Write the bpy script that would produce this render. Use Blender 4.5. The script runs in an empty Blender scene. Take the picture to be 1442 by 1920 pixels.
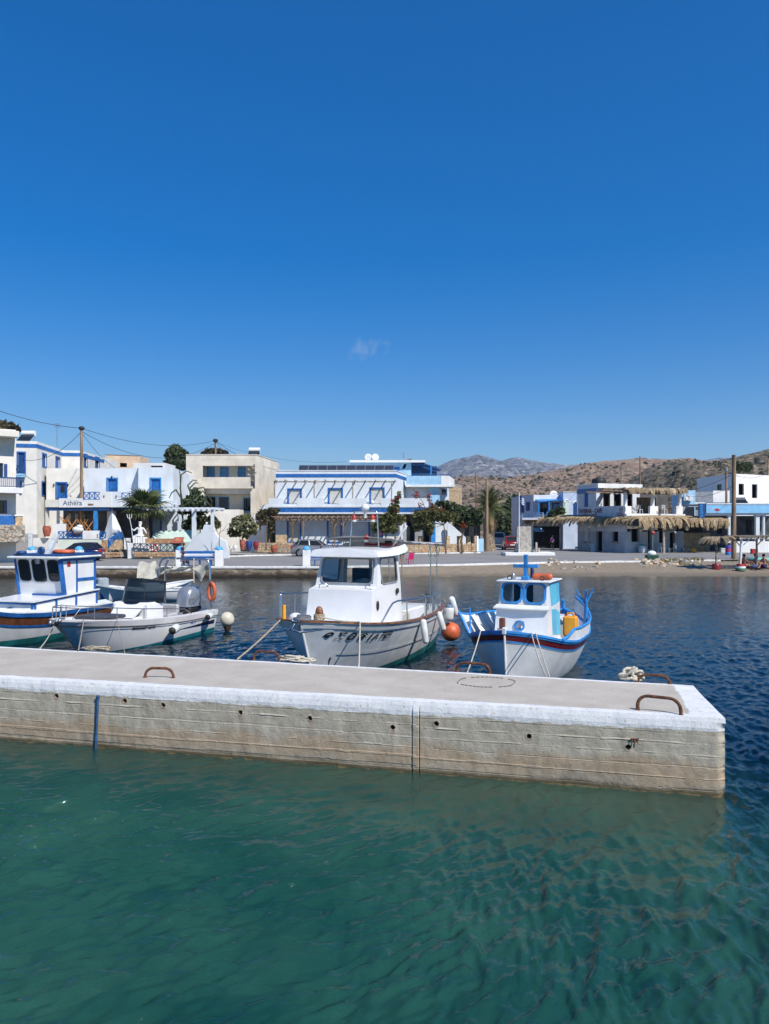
import bpy, math, random
import numpy as np
from mathutils import Vector, Matrix
random.seed(7)
rng = np.random.default_rng(11)
R = math.radians
# ---------------------------------------------------------------- camera, light, exposure
C = bpy.context.scene.collection
H, FPX, CX, HY = 3.55, 1442.0, 721.0, 985.0      # eye height; focal length, centre and horizon of the photograph
cam = bpy.data.objects.new('camera', bpy.data.cameras.new('camera'))
C.objects.link(cam)
cam.location = (0, 0, H); cam.rotation_euler = (R(90), 0, 0)
cam.data.sensor_fit = 'VERTICAL'; cam.data.sensor_height = 36
cam.data.lens = FPX / 1920 * 36
cam.data.shift_y = (HY - 960) / 1920
cam.data.clip_start = 0.1; cam.data.clip_end = 30000
bpy.context.scene.camera = cam
SUN = Vector((0.60, -0.66, 0.97)).normalized()
SUN_EL = math.asin(SUN.z); SUN_AZ = math.atan2(SUN.x, SUN.y)
world = bpy.data.worlds.new('World'); bpy.context.scene.world = world
world.use_nodes = True
wn, wl = world.node_tree.nodes, world.node_tree.links
bg = wn['Background']
sky = wn.new('ShaderNodeTexSky'); sky.sky_type = 'NISHITA'; sky.sun_disc = False
sky.sun_elevation = SUN_EL; sky.sun_rotation = SUN_AZ
sky.altitude = 0; sky.air_density = 1.0; sky.dust_density = 0.0; sky.ozone_density = 5.0
SKY_SAT = wn.new('ShaderNodeHueSaturation'); SKY_SAT.inputs['Saturation'].default_value = 1.64; SKY_G = wn.new('ShaderNodeGamma'); SKY_G.inputs[1].default_value = 0.77
SKY_SAT.inputs['Value'].default_value = 1.0; SKY_SAT.inputs['Hue'].default_value = 0.5125
wl.new(sky.outputs[0], SKY_G.inputs[0]); wl.new(SKY_G.outputs[0], SKY_SAT.inputs['Color'])
bg.inputs[1].default_value = 0.135
# one small wisp of cloud high over the houses
tc = wn.new('ShaderNodeTexCoord')
cd = Vector(((690 - CX) / FPX, 1, (HY - 655) / FPX)).normalized()
dist = wn.new('ShaderNodeVectorMath'); dist.operation = 'SUBTRACT'
wl.new(tc.outputs['Generated'], dist.inputs[0]); dist.inputs[1].default_value = cd
scl = wn.new('ShaderNodeVectorMath'); scl.operation = 'MULTIPLY'; scl.inputs[1].default_value = (27, 20, 48)
wl.new(dist.outputs[0], scl.inputs[0])
ln = wn.new('ShaderNodeVectorMath'); ln.operation = 'LENGTH'; wl.new(scl.outputs[0], ln.inputs[0])
cn = wn.new('ShaderNodeTexNoise'); cn.inputs['Scale'].default_value = 75; cn.inputs['Detail'].default_value = 7
wl.new(tc.outputs['Generated'], cn.inputs['Vector'])
sub = wn.new('ShaderNodeMath'); sub.operation = 'MULTIPLY_ADD'
wl.new(ln.outputs['Value'], sub.inputs[0]); sub.inputs[1].default_value = -0.34; wl.new(cn.outputs[0], sub.inputs[2])
cr = wn.new('ShaderNodeMapRange'); cr.inputs[1].default_value = 0.28; cr.inputs[2].default_value = 0.62
cr.inputs[3].default_value = 0; cr.inputs[4].default_value = 0.26
wl.new(sub.outputs[0], cr.inputs[0])
cm = wn.new('ShaderNodeMix'); cm.data_type = 'RGBA'
wl.new(cr.outputs[0], cm.inputs[0]); wl.new(SKY_SAT.outputs[0], cm.inputs[6]); cm.inputs[7].default_value = (3.4, 3.6, 3.9, 1)
wl.new(cm.outputs[2], bg.inputs[0])
sun = bpy.data.objects.new('sun', bpy.data.lights.new('sun', 'SUN'))
sun.data.energy = 4.4; sun.data.angle = R(0.55); sun.data.color = (1.0, 0.945, 0.87)
sun.rotation_euler = SUN.to_track_quat('Z', 'Y').to_euler()
C.objects.link(sun)
vs = bpy.context.scene.view_settings
vs.view_transform = 'Standard'; vs.look = 'None'; vs.exposure = 0.42; vs.gamma = 1.0; vs.use_curve_mapping = False
sc = bpy.context.scene
sc.render.engine = 'CYCLES'
sc.cycles.use_denoising = True
sc.cycles.max_bounces = 8; sc.cycles.transparent_max_bounces = 16
sc.cycles.glossy_bounces = 4; sc.cycles.diffuse_bounces = 3
sc.cycles.caustics_reflective = False; sc.cycles.caustics_refractive = False
sc.cycles.sample_clamp_indirect = 6

# ---------------------------------------------------------------- helpers
def at(px, py, Y):                      # the point at distance Y that the photograph shows at (px, py)
    return Vector(((px - CX) / FPX * Y, Y, H - (py - HY) / FPX * Y))
def XatP(px, Y): return (px - CX) / FPX * Y
def ZatP(py, Y): return H - (py - HY) / FPX * Y
def lerp(a, b, t): return a + (b - a) * t
def interp(x, xs, ys): return float(np.interp(x, xs, ys))

_h = rng.random((256, 256))
def vnoise(x, y):
    x = np.asarray(x, float); y = np.asarray(y, float)
    xi = np.floor(x).astype(int); yi = np.floor(y).astype(int)
    fx = x - xi; fy = y - yi
    fx = fx * fx * fx * (fx * (fx * 6 - 15) + 10); fy = fy * fy * fy * (fy * (fy * 6 - 15) + 10)
    a = _h[xi & 255, yi & 255]; b = _h[(xi + 1) & 255, yi & 255]
    c = _h[xi & 255, (yi + 1) & 255]; d = _h[(xi + 1) & 255, (yi + 1) & 255]
    return (a * (1 - fx) + b * fx) * (1 - fy) + (c * (1 - fx) + d * fx) * fy
def fbm(x, y, o=5, g=0.5):
    s = 0; a = 1; t = 0
    for i in range(o):
        s = s + a * vnoise(np.asarray(x) * 2 ** i + 17.3 * i, np.asarray(y) * 2 ** i - 9.1 * i); t += a; a *= g
    return s / t

def wm(o):
    m = Matrix(o.matrix_basis)
    while o.parent: o = o.parent; m = o.matrix_basis @ m
    return m
def frame(o, x, z=(0, 0, 1)):           # matrix with given origin, x axis and up
    x = Vector(x).normalized(); z = Vector(z); y = z.cross(x).normalized(); z = x.cross(y).normalized()
    return Matrix(((x.x, y.x, z.x, o[0]), (x.y, y.y, z.y, o[1]), (x.z, y.z, z.z, o[2]), (0, 0, 0, 1)))
def turn(loc, rz=0): return Matrix.Translation(Vector(loc)) @ Matrix.Rotation(rz, 4, 'Z')

def setp(o, label=None, cat=None, group=None, kind=None):
    if label: o['label'] = label
    if cat: o['category'] = cat
    if group: o['group'] = group
    if kind: o['kind'] = kind
    return o
def thing(name, label, cat, loc=(0, 0, 0), rz=0, group=None):
    o = bpy.data.objects.new(name, None); C.objects.link(o)
    o.empty_display_size = 0.1
    o.location = loc; o.rotation_euler = (0, 0, rz)
    return setp(o, label, cat, group)
def copy_tree(o, parent=None):
    c = o.copy(); C.objects.link(c)
    if parent: c.parent = parent
    for ch in KIDS.get(o.name, []): copy_tree(ch, c)
    return c
KIDS = {}

class MB:
    def __init__(s, M=None): s.v = []; s.f = []; s.sm = []; s.M = M
    def add(s, vs_, fs, smooth=False):
        n = len(s.v)
        s.v += [(s.M @ Vector(p)) if s.M else Vector(p) for p in vs_]
        s.f += [tuple(i + n for i in f) for f in fs]; s.sm += [smooth] * len(fs)
        return s
    def poly(s, pts): return s.add(pts, [tuple(range(len(pts)))])
    def box(s, x0, x1, y0, y1, z0, z1, M=None):
        p = [(x, y, z) for x in (x0, x1) for y in (y0, y1) for z in (z0, z1)]
        if M: p = [M @ Vector(q) for q in p]
        return s.add(p, [(0, 1, 3, 2), (4, 6, 7, 5), (0, 4, 5, 1), (2, 3, 7, 6), (0, 2, 6, 4), (1, 5, 7, 3)])
    def bbox(s, x0, x1, y0, y1, z0, z1, b=0.02, M=None):       # box with chamfered edges
        xs = [(x0, x0 + b), (x1, x1 - b)]; ys = [(y0, y0 + b), (y1, y1 - b)]; zs = [(z0, z0 + b), (z1, z1 - b)]
        P = []; I = {}
        for i in (0, 1):
            for j in (0, 1):
                for k in (0, 1):
                    for a in range(3):
                        I[i, j, k, a] = len(P)
                        P.append((xs[i][0 if a == 0 else 1], ys[j][0 if a == 1 else 1], zs[k][0 if a == 2 else 1]))
        F = []
        for a in range(3):
            for e in (0, 1):
                q = []
                for (u, w) in ((0, 0), (1, 0), (1, 1), (0, 1)):
                    t = [0, 0, 0]; t[a] = e; t[(a + 1) % 3] = u; t[(a + 2) % 3] = w; q.append(I[t[0], t[1], t[2], a])
                F.append(tuple(q if e else q[::-1]))
        for a in range(3):
            b1, b2 = (a + 1) % 3, (a + 2) % 3
            for u in (0, 1):
                for w in (0, 1):
                    t0 = [0, 0, 0]; t0[b1] = u; t0[b2] = w; t1 = list(t0); t1[a] = 1
                    F.append((I[(*t0, b1)], I[(*t1, b1)], I[(*t1, b2)], I[(*t0, b2)]))
        for i in (0, 1):
            for j in (0, 1):
                for k in (0, 1): F.append((I[i, j, k, 0], I[i, j, k, 1], I[i, j, k, 2]))
        if M: P = [M @ Vector(q) for q in P]
        return s.add(P, F)
    def tube(s, pts, r, n=8, caps=True, closed=False, sx=1.0):
        pts = [Vector(p) for p in pts]; m = len(pts)
        rs = r if isinstance(r, (list, tuple)) else [r] * m
        V = []; up = None
        for i, p in enumerate(pts):
            if closed: t = pts[(i + 1) % m] - pts[i - 1]
            else: t = pts[min(i + 1, m - 1)] - pts[max(i - 1, 0)]
            t = t.normalized() if t.length > 1e-9 else Vector((0, 0, 1))
            if up is None:
                up = Vector((0, 0, 1)) if abs(t.z) < 0.9 else Vector((1, 0, 0))
            a = t.cross(up)
            if a.length < 1e-6: a = t.cross(Vector((0.3, 1, 0.2)))
            a.normalize(); b = a.cross(t).normalized(); up = b
            for k in range(n):
                q = 2 * math.pi * k / n
                V.append(p + a * math.cos(q) * rs[i] * sx + b * math.sin(q) * rs[i])
        F = []
        for i in range(m if closed else m - 1):
            for k in range(n):
                F.append((i * n + k, i * n + (k + 1) % n, ((i + 1) % m) * n + (k + 1) % n, ((i + 1) % m) * n + k))
        s.add(V, F, n > 5)
        if caps and not closed:
            s.add(V[:n], [tuple(range(n))[::-1]]); s.add(V[-n:], [tuple(range(n))])
        return s
    def bar(s, a, b, w, h, up=(0, 0, 1)):
        a = Vector(a); b = Vector(b)
        up = Vector(up)
        if abs((b - a).normalized().dot(up)) > 0.95: up = Vector((1, 0, 0))
        M = frame(a, b - a, up)
        return s.box(0, (b - a).length, -w / 2, w / 2, -h / 2, h / 2, M)
    def lathe(s, prof, n=16, M=None, smooth=True):
        V = [(r * math.cos(2 * math.pi * k / n), r * math.sin(2 * math.pi * k / n), z) for r, z in prof for k in range(n)]
        if M: V = [M @ Vector(p) for p in V]
        F = [(i * n + k, i * n + (k + 1) % n, (i + 1) * n + (k + 1) % n, (i + 1) * n + k) for i in range(len(prof) - 1) for k in range(n)]
        s.add(V, F, smooth)
        if prof[0][0] > 1e-4: s.add(V[:n], [tuple(range(n))[::-1]])
        if prof[-1][0] > 1e-4: s.add(V[-n:], [tuple(range(n))])
        return s
    def ball(s, c, r, nu=12, nv=8, M=None):
        r = (r, r, r) if not hasattr(r, '__len__') else r
        T = Matrix.Translation(Vector(c)) @ Matrix.Diagonal((*r, 1))
        if M: T = M @ T
        return s.lathe([(max(math.sin(math.pi * i / nv), 1e-5), -math.cos(math.pi * i / nv)) for i in range(nv + 1)], nu, T)
    def prism(s, pts, w0, w1, M=None):   # polygon in (x, z), extruded along y
        n = len(pts)
        P = [(p[0], w0, p[1]) for p in pts] + [(p[0], w1, p[1]) for p in pts]
        if M: P = [M @ Vector(q) for q in P]
        return s.add(P, [tuple(range(n)), tuple(range(2 * n - 1, n - 1, -1))] + [(i, i + n, (i + 1) % n + n, (i + 1) % n) for i in range(n)])
    def grid(s, fn, nu, nv, smooth=True, flip=False):
        V = [fn(i / nu, j / nv) for i in range(nu + 1) for j in range(nv + 1)]
        F = []
        for i in range(nu):
            for j in range(nv):
                q = (i * (nv + 1) + j, (i + 1) * (nv + 1) + j, (i + 1) * (nv + 1) + j + 1, i * (nv + 1) + j + 1)
                F.append(q[::-1] if flip else q)
        return s.add(V, F, smooth)
    def build(s, name, m, parent=None, label=None, local=False, **kw):
        me = bpy.data.meshes.new(name)
        V = s.v
        if parent and not local:
            inv = wm(parent).inverted(); V = [inv @ p for p in V]
        me.from_pydata(V, [], s.f)
        me.polygons.foreach_set('use_smooth', s.sm)
        me.materials.append(m)
        me.update()
        o = bpy.data.objects.new(name, me); C.objects.link(o)
        if parent: o.parent = parent; KIDS.setdefault(parent.name, []).append(o)
        return setp(o, label, **kw)
def clone(o, M=None, parent=None):       # another object on the same mesh; M is its local matrix
    c = o.copy(); C.objects.link(c)
    if M is not None: c.matrix_basis = M
    p = parent or o.parent
    if p: c.parent = p; KIDS.setdefault(p.name, []).append(c)
    return c

# ---------------------------------------------------------------- materials
_M = {}
def mat(name, col, rough=0.6, var=0.12, scale=3.0, bump=0.0, bscale=None, metal=0.0, col2=None, dirt=0.0, spec=0.5, coat=0.0, stretch=(1, 1, 1), detail=5, trans=0.0):
    if name in _M: return _M[name]
    m = bpy.data.materials.new(name); m.use_nodes = True
    n, l = m.node_tree.nodes, m.node_tree.links
    b = n['Principled BSDF']
    b.inputs['Roughness'].default_value = rough; b.inputs['Metallic'].default_value = metal
    b.inputs['Specular IOR Level'].default_value = spec; b.inputs['Coat Weight'].default_value = coat
    t = n.new('ShaderNodeTexCoord'); mp = n.new('ShaderNodeMapping'); mp.inputs['Scale'].default_value = stretch
    g = n.new('ShaderNodeNewGeometry')
    l.new(g.outputs['Position'], mp.inputs['Vector'])
    nz = n.new('ShaderNodeTexNoise'); nz.inputs['Scale'].default_value = scale; nz.inputs['Detail'].default_value = detail
    l.new(mp.outputs[0], nz.inputs['Vector'])
    rp = n.new('ShaderNodeValToRGB')
    c = Vector(col[:3]); c2 = Vector(col2[:3]) if col2 else c * (1 - var * 2)
    c1 = c * (1 + var) if not col2 else c
    rp.color_ramp.elements[0].position = 0.34; rp.color_ramp.elements[1].position = 0.64
    rp.color_ramp.elements[0].color = (*c2, 1); rp.color_ramp.elements[1].color = (min(c1.x, 0.9), min(c1.y, 0.9), min(c1.z, 0.9), 1)
    l.new(nz.outputs[0], rp.inputs[0])
    out = rp.outputs[0]
    if dirt:                              # rain streaks and grime, stretched downwards
        m2 = n.new('ShaderNodeMapping'); m2.inputs['Scale'].default_value = (1.6, 1.6, 0.22)
        l.new(g.outputs['Position'], m2.inputs['Vector'])
        n2 = n.new('ShaderNodeTexNoise'); n2.inputs['Scale'].default_value = 1.4; n2.inputs['Detail'].default_value = 8; n2.inputs['Roughness'].default_value = 0.68
        l.new(m2.outputs[0], n2.inputs['Vector'])
        r2 = n.new('ShaderNodeMapRange'); r2.inputs[1].default_value = 0.5; r2.inputs[2].default_value = 0.75; r2.inputs[4].default_value = dirt
        l.new(n2.outputs[0], r2.inputs[0])
        mx = n.new('ShaderNodeMix'); mx.data_type = 'RGBA'
        l.new(r2.outputs[0], mx.inputs[0]); l.new(out, mx.inputs[6]); mx.inputs[7].default_value = (0.30, 0.25, 0.19, 1)
        out = mx.outputs[2]
    l.new(out, b.inputs['Base Color'])
    if bump:
        n3 = n.new('ShaderNodeTexNoise'); n3.inputs['Scale'].default_value = bscale or scale * 4; n3.inputs['Detail'].default_value = 6
        l.new(mp.outputs[0], n3.inputs['Vector'])
        bp = n.new('ShaderNodeBump'); bp.inputs['Strength'].default_value = min(bump, 1); bp.inputs['Distance'].default_value = 0.02
        l.new(n3.outputs[0], bp.inputs['Height']); l.new(bp.outputs[0], b.inputs['Normal'])
    if trans:                             # thin leaves and cloth let light through
        tr = n.new('ShaderNodeBsdfTranslucent'); l.new(out, tr.inputs[0])
        ms = n.new('ShaderNodeMixShader'); ms.inputs[0].default_value = trans
        l.new(b.outputs[0], ms.inputs[1]); l.new(tr.outputs[0], ms.inputs[2])
        l.new(ms.outputs[0], n['Material Output'].inputs[0])
    _M[name] = m
    return m
def glass(name, tint=(0.6, 0.65, 0.68), see=0.5, rough=0.03):
    if name in _M: return _M[name]
    m = bpy.data.materials.new(name); m.use_nodes = True
    n, l = m.node_tree.nodes, m.node_tree.links
    n.remove(n['Principled BSDF'])
    fr = n.new('ShaderNodeFresnel'); fr.inputs[0].default_value = 1.5
    g = n.new('ShaderNodeBsdfGlossy'); g.inputs['Roughness'].default_value = rough
    t = n.new('ShaderNodeBsdfTransparent'); t.inputs[0].default_value = (*tint, 1)
    d = n.new('ShaderNodeBsdfDiffuse'); d.inputs[0].default_value = (0.02, 0.025, 0.03, 1)
    m1 = n.new('ShaderNodeMixShader'); m1.inputs[0].default_value = 1 - see
    l.new(t.outputs[0], m1.inputs[1]); l.new(d.outputs[0], m1.inputs[2])
    m2 = n.new('ShaderNodeMixShader')
    l.new(fr.outputs[0], m2.inputs[0]); l.new(m1.outputs[0], m2.inputs[1]); l.new(g.outputs[0], m2.inputs[2])
    l.new(m2.outputs[0], n['Material Output'].inputs[0])
    _M[name] = m
    return m
WHITE = mat('whitewash', (0.74, 0.75, 0.74), 0.85, 0.05, 0.8, 0.25, 9, dirt=0.2)
WHITE2 = mat('whitewash_cool', (0.66, 0.71, 0.75), 0.85, 0.05, 0.8, 0.25, 9, dirt=0.18)
CREAM = mat('cream_render', (0.66, 0.60, 0.50), 0.9, 0.08, 0.7, 0.3, 8, dirt=0.3)
CREAM2 = mat('cream_wall', (0.72, 0.69, 0.62), 0.9, 0.06, 0.7, 0.25, 8, dirt=0.2)
PALEBLUE = mat('pale_blue_paint', (0.32, 0.55, 0.74), 0.8, 0.07, 1.5, 0.1, dirt=0.1)
BLUE = mat('blue_paint', (0.016, 0.125, 0.40), 0.5, 0.16, 4, 0.1)
BLUE_D = mat('dark_blue_paint', (0.010, 0.060, 0.20), 0.5, 0.18, 4, 0.1)
BLUE_L = mat('bright_blue_paint', (0.03, 0.235, 0.60), 0.5, 0.14, 4, 0.1)
BOATWHITE = mat('white_gelcoat', (0.76, 0.77, 0.77), 0.28, 0.04, 1.2, coat=0.3, dirt=0.11)
OLDWHITE = mat('old_white_boat_paint', (0.70, 0.72, 0.72), 0.42, 0.07, 2.5, 0.08, dirt=0.27)
TEAL = mat('teal_antifouling', (0.012, 0.20, 0.20), 0.6, 0.2, 3, 0.1)
WOOD = mat('varnished_wood', (0.20, 0.085, 0.035), 0.42, 0.3, 8, 0.1, stretch=(1, 1, 0.4))
OLDWOOD = mat('weathered_wood', (0.23, 0.15, 0.09), 0.9, 0.3, 6, 0.4, stretch=(1, 1, 0.3))
GREYWOOD = mat('grey_driftwood', (0.36, 0.31, 0.26), 0.9, 0.28, 6, 0.4)
POLEWOOD = mat('utility_pole_wood', (0.27, 0.185, 0.115), 0.9, 0.3, 3, 0.4, stretch=(1, 1, 0.15))
STEEL = mat('stainless_steel', (0.60, 0.61, 0.62), 0.22, 0.05, 5, metal=1.0)
DULLSTEEL = mat('dull_steel', (0.33, 0.34, 0.35), 0.45, 0.1, 5, metal=0.8)
RUST = mat('rusted_iron', (0.19, 0.075, 0.035), 0.9, 0.4, 22, 0.9, 60, col2=(0.055, 0.024, 0.016))
BLACK = mat('black_rubber', (0.016, 0.016, 0.017), 0.6, 0.15, 5)
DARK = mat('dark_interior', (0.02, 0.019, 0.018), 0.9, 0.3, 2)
ROPE = mat('old_rope', (0.44, 0.37, 0.27), 0.95, 0.3, 40, 0.8, 90)
ROPE_W = mat('pale_rope', (0.58, 0.53, 0.43), 0.95, 0.2, 40, 0.7, 90)
ORANGE = mat('orange_plastic', (0.56, 0.12, 0.045), 0.5, 0.15, 4)
RED = mat('red_paint', (0.42, 0.025, 0.02), 0.5, 0.15, 4)
YELLOW = mat('yellow_plastic', (0.78, 0.33, 0.02), 0.45, 0.08, 4)
FENDER = mat('white_vinyl', (0.68, 0.71, 0.70), 0.45, 0.07, 6, dirt=0.16)
CANVAS = mat('pale_canvas', (0.58, 0.55, 0.47), 0.95, 0.1, 4, 0.2, trans=0.15)
AWN = mat('grey_awning_cloth', (0.42, 0.42, 0.41), 0.95, 0.1, 3, 0.2, trans=0.12)
TERRA = mat('terracotta', (0.36, 0.10, 0.06), 0.8, 0.2, 6)
STONE_O = mat('orange_stone', (0.47, 0.28, 0.15), 0.95, 0.25, 7, 0.6, 25)
STONE_Y = mat('honey_stone', (0.52, 0.38, 0.23), 0.95, 0.22, 6, 0.6, 25)
STONE_G = mat('grey_stone', (0.36, 0.32, 0.27), 0.95, 0.28, 5, 0.6, 20)
MORTAR = mat('mortar', (0.44, 0.37, 0.28), 0.95, 0.15, 6, 0.4)
THATCH = mat('dry_palm_frond', (0.42, 0.32, 0.185), 0.95, 0.28, 5, 0.3, col2=(0.20, 0.14, 0.075))
LEAF = mat('dark_green_leaf', (0.095, 0.125, 0.05), 0.6, 0.3, 2.5, trans=0.35, col2=(0.04, 0.06, 0.027))
LEAF2 = mat('olive_leaf', (0.19, 0.19, 0.065), 0.65, 0.3, 2.5, trans=0.35, col2=(0.075, 0.09, 0.035))
LEAF_P = mat('palm_leaf', (0.14, 0.16, 0.05), 0.5, 0.25, 2, trans=0.25, col2=(0.055, 0.08, 0.028))
LEAF_B = mat('brown_scrub_leaf', (0.12, 0.10, 0.05), 0.8, 0.3, 2, trans=0.2, col2=(0.05, 0.05, 0.025))
FLOWER = mat('bougainvillea_flower', (0.38, 0.03, 0.075), 0.7, 0.3, 3, trans=0.3)
FLOWER2 = mat('rust_orange_flower', (0.32, 0.085, 0.03), 0.7, 0.3, 3, trans=0.3)
BARK = mat('bark', (0.20, 0.14, 0.09), 0.95, 0.3, 8, 0.7, 20)
TEXT_B = mat('black_lettering', (0.012, 0.013, 0.016), 0.5, 0.05)
TEXT_R = mat('maroon_lettering', (0.14, 0.018, 0.03), 0.7, 0.2, 8)
TEXT_S = mat('slate_lettering', (0.07, 0.13, 0.19), 0.6, 0.05)
GLASS = glass('tinted_window_glass', (0.35, 0.37, 0.38), 0.55)
GLASS_C = glass('clear_window_glass', (0.86, 0.90, 0.91), 0.93)
GLASS_D = glass('dark_window_glass', (0.1, 0.11, 0.12), 0.12)
SKIN = mat('skin', (0.40, 0.20, 0.12), 0.55, 0.08, 6)
# ---------------------------------------------------------------- setting: materials of ground, water, hills
def node_mat(name):
    m = bpy.data.materials.new(name); m.use_nodes = True
    return m, m.node_tree.nodes, m.node_tree.links
def noise(n, l, vec, scale, detail=6, rough=0.55):
    t = n.new('ShaderNodeTexNoise'); t.inputs['Scale'].default_value = scale; t.inputs['Detail'].default_value = detail
    t.inputs['Roughness'].default_value = rough; l.new(vec, t.inputs['Vector']); return t.outputs[0]
def mapr(n, l, x, a, b, c=0.0, d=1.0):
    t = n.new('ShaderNodeMapRange'); t.inputs[1].default_value = a; t.inputs[2].default_value = b
    t.inputs[3].default_value = c; t.inputs[4].default_value = d; l.new(x, t.inputs[0]); return t.outputs[0]
def mixc(n, l, f, a, b):
    t = n.new('ShaderNodeMix'); t.data_type = 'RGBA'
    if hasattr(f, 'links'): l.new(f, t.inputs[0])
    else: t.inputs[0].default_value = f
    for i, c in ((6, a), (7, b)):
        if hasattr(c, 'links'): l.new(c, t.inputs[i])
        else: t.inputs[i].default_value = (*c, 1)
    return t.outputs[2]
def pos(n, l, s=(1, 1, 1)):
    g = n.new('ShaderNodeNewGeometry'); mp = n.new('ShaderNodeMapping'); mp.inputs['Scale'].default_value = s
    l.new(g.outputs['Position'], mp.inputs[0]); return mp.outputs[0]
def attr(n, name):
    t = n.new('ShaderNodeAttribute'); t.attribute_name = name; return t.outputs['Fac']
def math_(n, l, op, a, b=None, c=None):
    t = n.new('ShaderNodeMath'); t.operation = op
    for i, x in enumerate((a, b, c)):
        if x is None: continue
        if hasattr(x, 'links'): l.new(x, t.inputs[i])
        else: t.inputs[i].default_value = x
    return t.outputs[0]
def bumpn(n, l, b, h, strength, dist=0.02):
    t = n.new('ShaderNodeBump'); t.inputs['Strength'].default_value = strength; t.inputs['Distance'].default_value = dist
    l.new(h, t.inputs['Height']); l.new(t.outputs[0], b.inputs['Normal'])

# water: mirror-like skin over clear, scattering teal water; the seabed shows through
WATER, n, l = node_mat('sea_water'); n.remove(n['Principled BSDF'])
v1 = pos(n, l, (1.0, 1.0, 1)); h1 = noise(n, l, v1, 4.5, 3, 0.5); v2 = pos(n, l, (1.2, 2.2, 1)); h2 = noise(n, l, v2, 15.0, 3, 0.55)
hs = math_(n, l, 'MULTIPLY_ADD', h2, 0.22, h1)
bw = n.new('ShaderNodeBump'); bw.inputs['Strength'].default_value = 1.0; bw.inputs['Distance'].default_value = 0.014; l.new(hs, bw.inputs['Height'])
gi = n.new('ShaderNodeNewGeometry'); dt = n.new('ShaderNodeVectorMath'); dt.operation = 'DOT_PRODUCT'; l.new(gi.outputs['Incoming'], dt.inputs[0]); l.new(bw.outputs[0], dt.inputs[1])
one_ = math_(n, l, 'SUBTRACT', 1.0, math_(n, l, 'MINIMUM', math_(n, l, 'ABSOLUTE', dt.outputs['Value']), 1.0))
fr = math_(n, l, 'MULTIPLY_ADD', math_(n, l, 'POWER', one_, 5.0), 0.98, 0.022)              # Schlick reflectance of water
gl = n.new('ShaderNodeBsdfGlossy'); gl.inputs['Roughness'].default_value = 0.008; l.new(bw.outputs[0], gl.inputs['Normal'])
tr = n.new('ShaderNodeBsdfTransparent'); l_tr = tr
df = n.new('ShaderNodeBsdfDiffuse'); tr.inputs[0].default_value = (0.93, 0.97, 0.96, 1)
patch = mapr(n, l, noise(n, l, pos(n, l), 0.42, 5, 0.6), 0.38, 0.66)
zz = n.new('ShaderNodeNewGeometry'); sp = n.new('ShaderNodeSeparateXYZ'); l.new(zz.outputs['Position'], sp.inputs[0])
deep = math_(n, l, 'MAXIMUM', mapr(n, l, sp.outputs[1], 9.5, 17.0), mapr(n, l, math_(n, l, 'MULTIPLY_ADD', sp.outputs[1], 0.25, sp.outputs[0]), 5.2, 8.5))   # the bottom drops away beyond the pier
l.new(mixc(n, l, deep, mixc(n, l, patch, (0.014, 0.116, 0.104), (0.054, 0.198, 0.150)), (0.003, 0.028, 0.064)), df.inputs[0])
rf0 = n.new('ShaderNodeBsdfRefraction'); rf0.inputs['Color'].default_value = (0.93, 0.97, 0.96, 1); rf0.inputs['IOR'].default_value = 1.33; rf0.inputs['Roughness'].default_value = 0.0; l.new(bw.outputs[0], rf0.inputs['Normal'])
m0 = n.new('ShaderNodeMixShader'); m0.inputs[0].default_value = 0.68; l.new(tr.outputs[0], m0.inputs[1]); l.new(rf0.outputs[0], m0.inputs[2])
m1 = n.new('ShaderNodeMixShader'); m1.inputs[0].default_value = 0.30; l.new(m0.outputs[0], m1.inputs[1]); l.new(df.outputs[0], m1.inputs[2])
m2 = n.new('ShaderNodeMixShader'); l.new(fr, m2.inputs[0]); l.new(m1.outputs[0], m2.inputs[1]); l.new(gl.outputs[0], m2.inputs[2])
l.new(m2.outputs[0], n['Material Output'].inputs[0])
va = n.new('ShaderNodeVolumeAbsorption'); va.inputs['Color'].default_value = (0.34, 0.79, 0.79, 1); va.inputs['Density'].default_value = 0.54
l.new(va.outputs[0], n['Material Output'].inputs['Volume'])

SEABED, n, l = node_mat('seabed_sand_and_weed'); b = n['Principled BSDF']; b.inputs['Roughness'].default_value = 0.95
w1 = mapr(n, l, noise(n, l, pos(n, l), 0.8, 7, 0.65), 0.36, 0.58); w2 = mapr(n, l, noise(n, l, pos(n, l), 5, 5), 0.35, 0.7)
c1 = mixc(n, l, w2, (0.46, 0.42, 0.28), (0.30, 0.27, 0.17)); c2 = mixc(n, l, w1, c1, (0.05, 0.062, 0.028))
zz = n.new('ShaderNodeNewGeometry'); sp = n.new('ShaderNodeSeparateXYZ'); l.new(zz.outputs['Position'], sp.inputs[0])
dry = mapr(n, l, sp.outputs[2], -0.12, 0.06); wet = mapr(n, l, sp.outputs[2], 0.04, 0.22)
sn = mapr(n, l, noise(n, l, pos(n, l), 2.2, 8, 0.7), 0.35, 0.68)
sand = mixc(n, l, sn, (0.27, 0.215, 0.15), (0.18, 0.15, 0.11)); wets = mixc(n, l, 0.5, sand, (0.06, 0.048, 0.036))
l.new(mixc(n, l, dry, c2, mixc(n, l, wet, wets, sand)), b.inputs['Base Color']); bumpn(n, l, b, noise(n, l, pos(n, l), 7, 8, 0.7), 0.9, 0.06)

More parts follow.
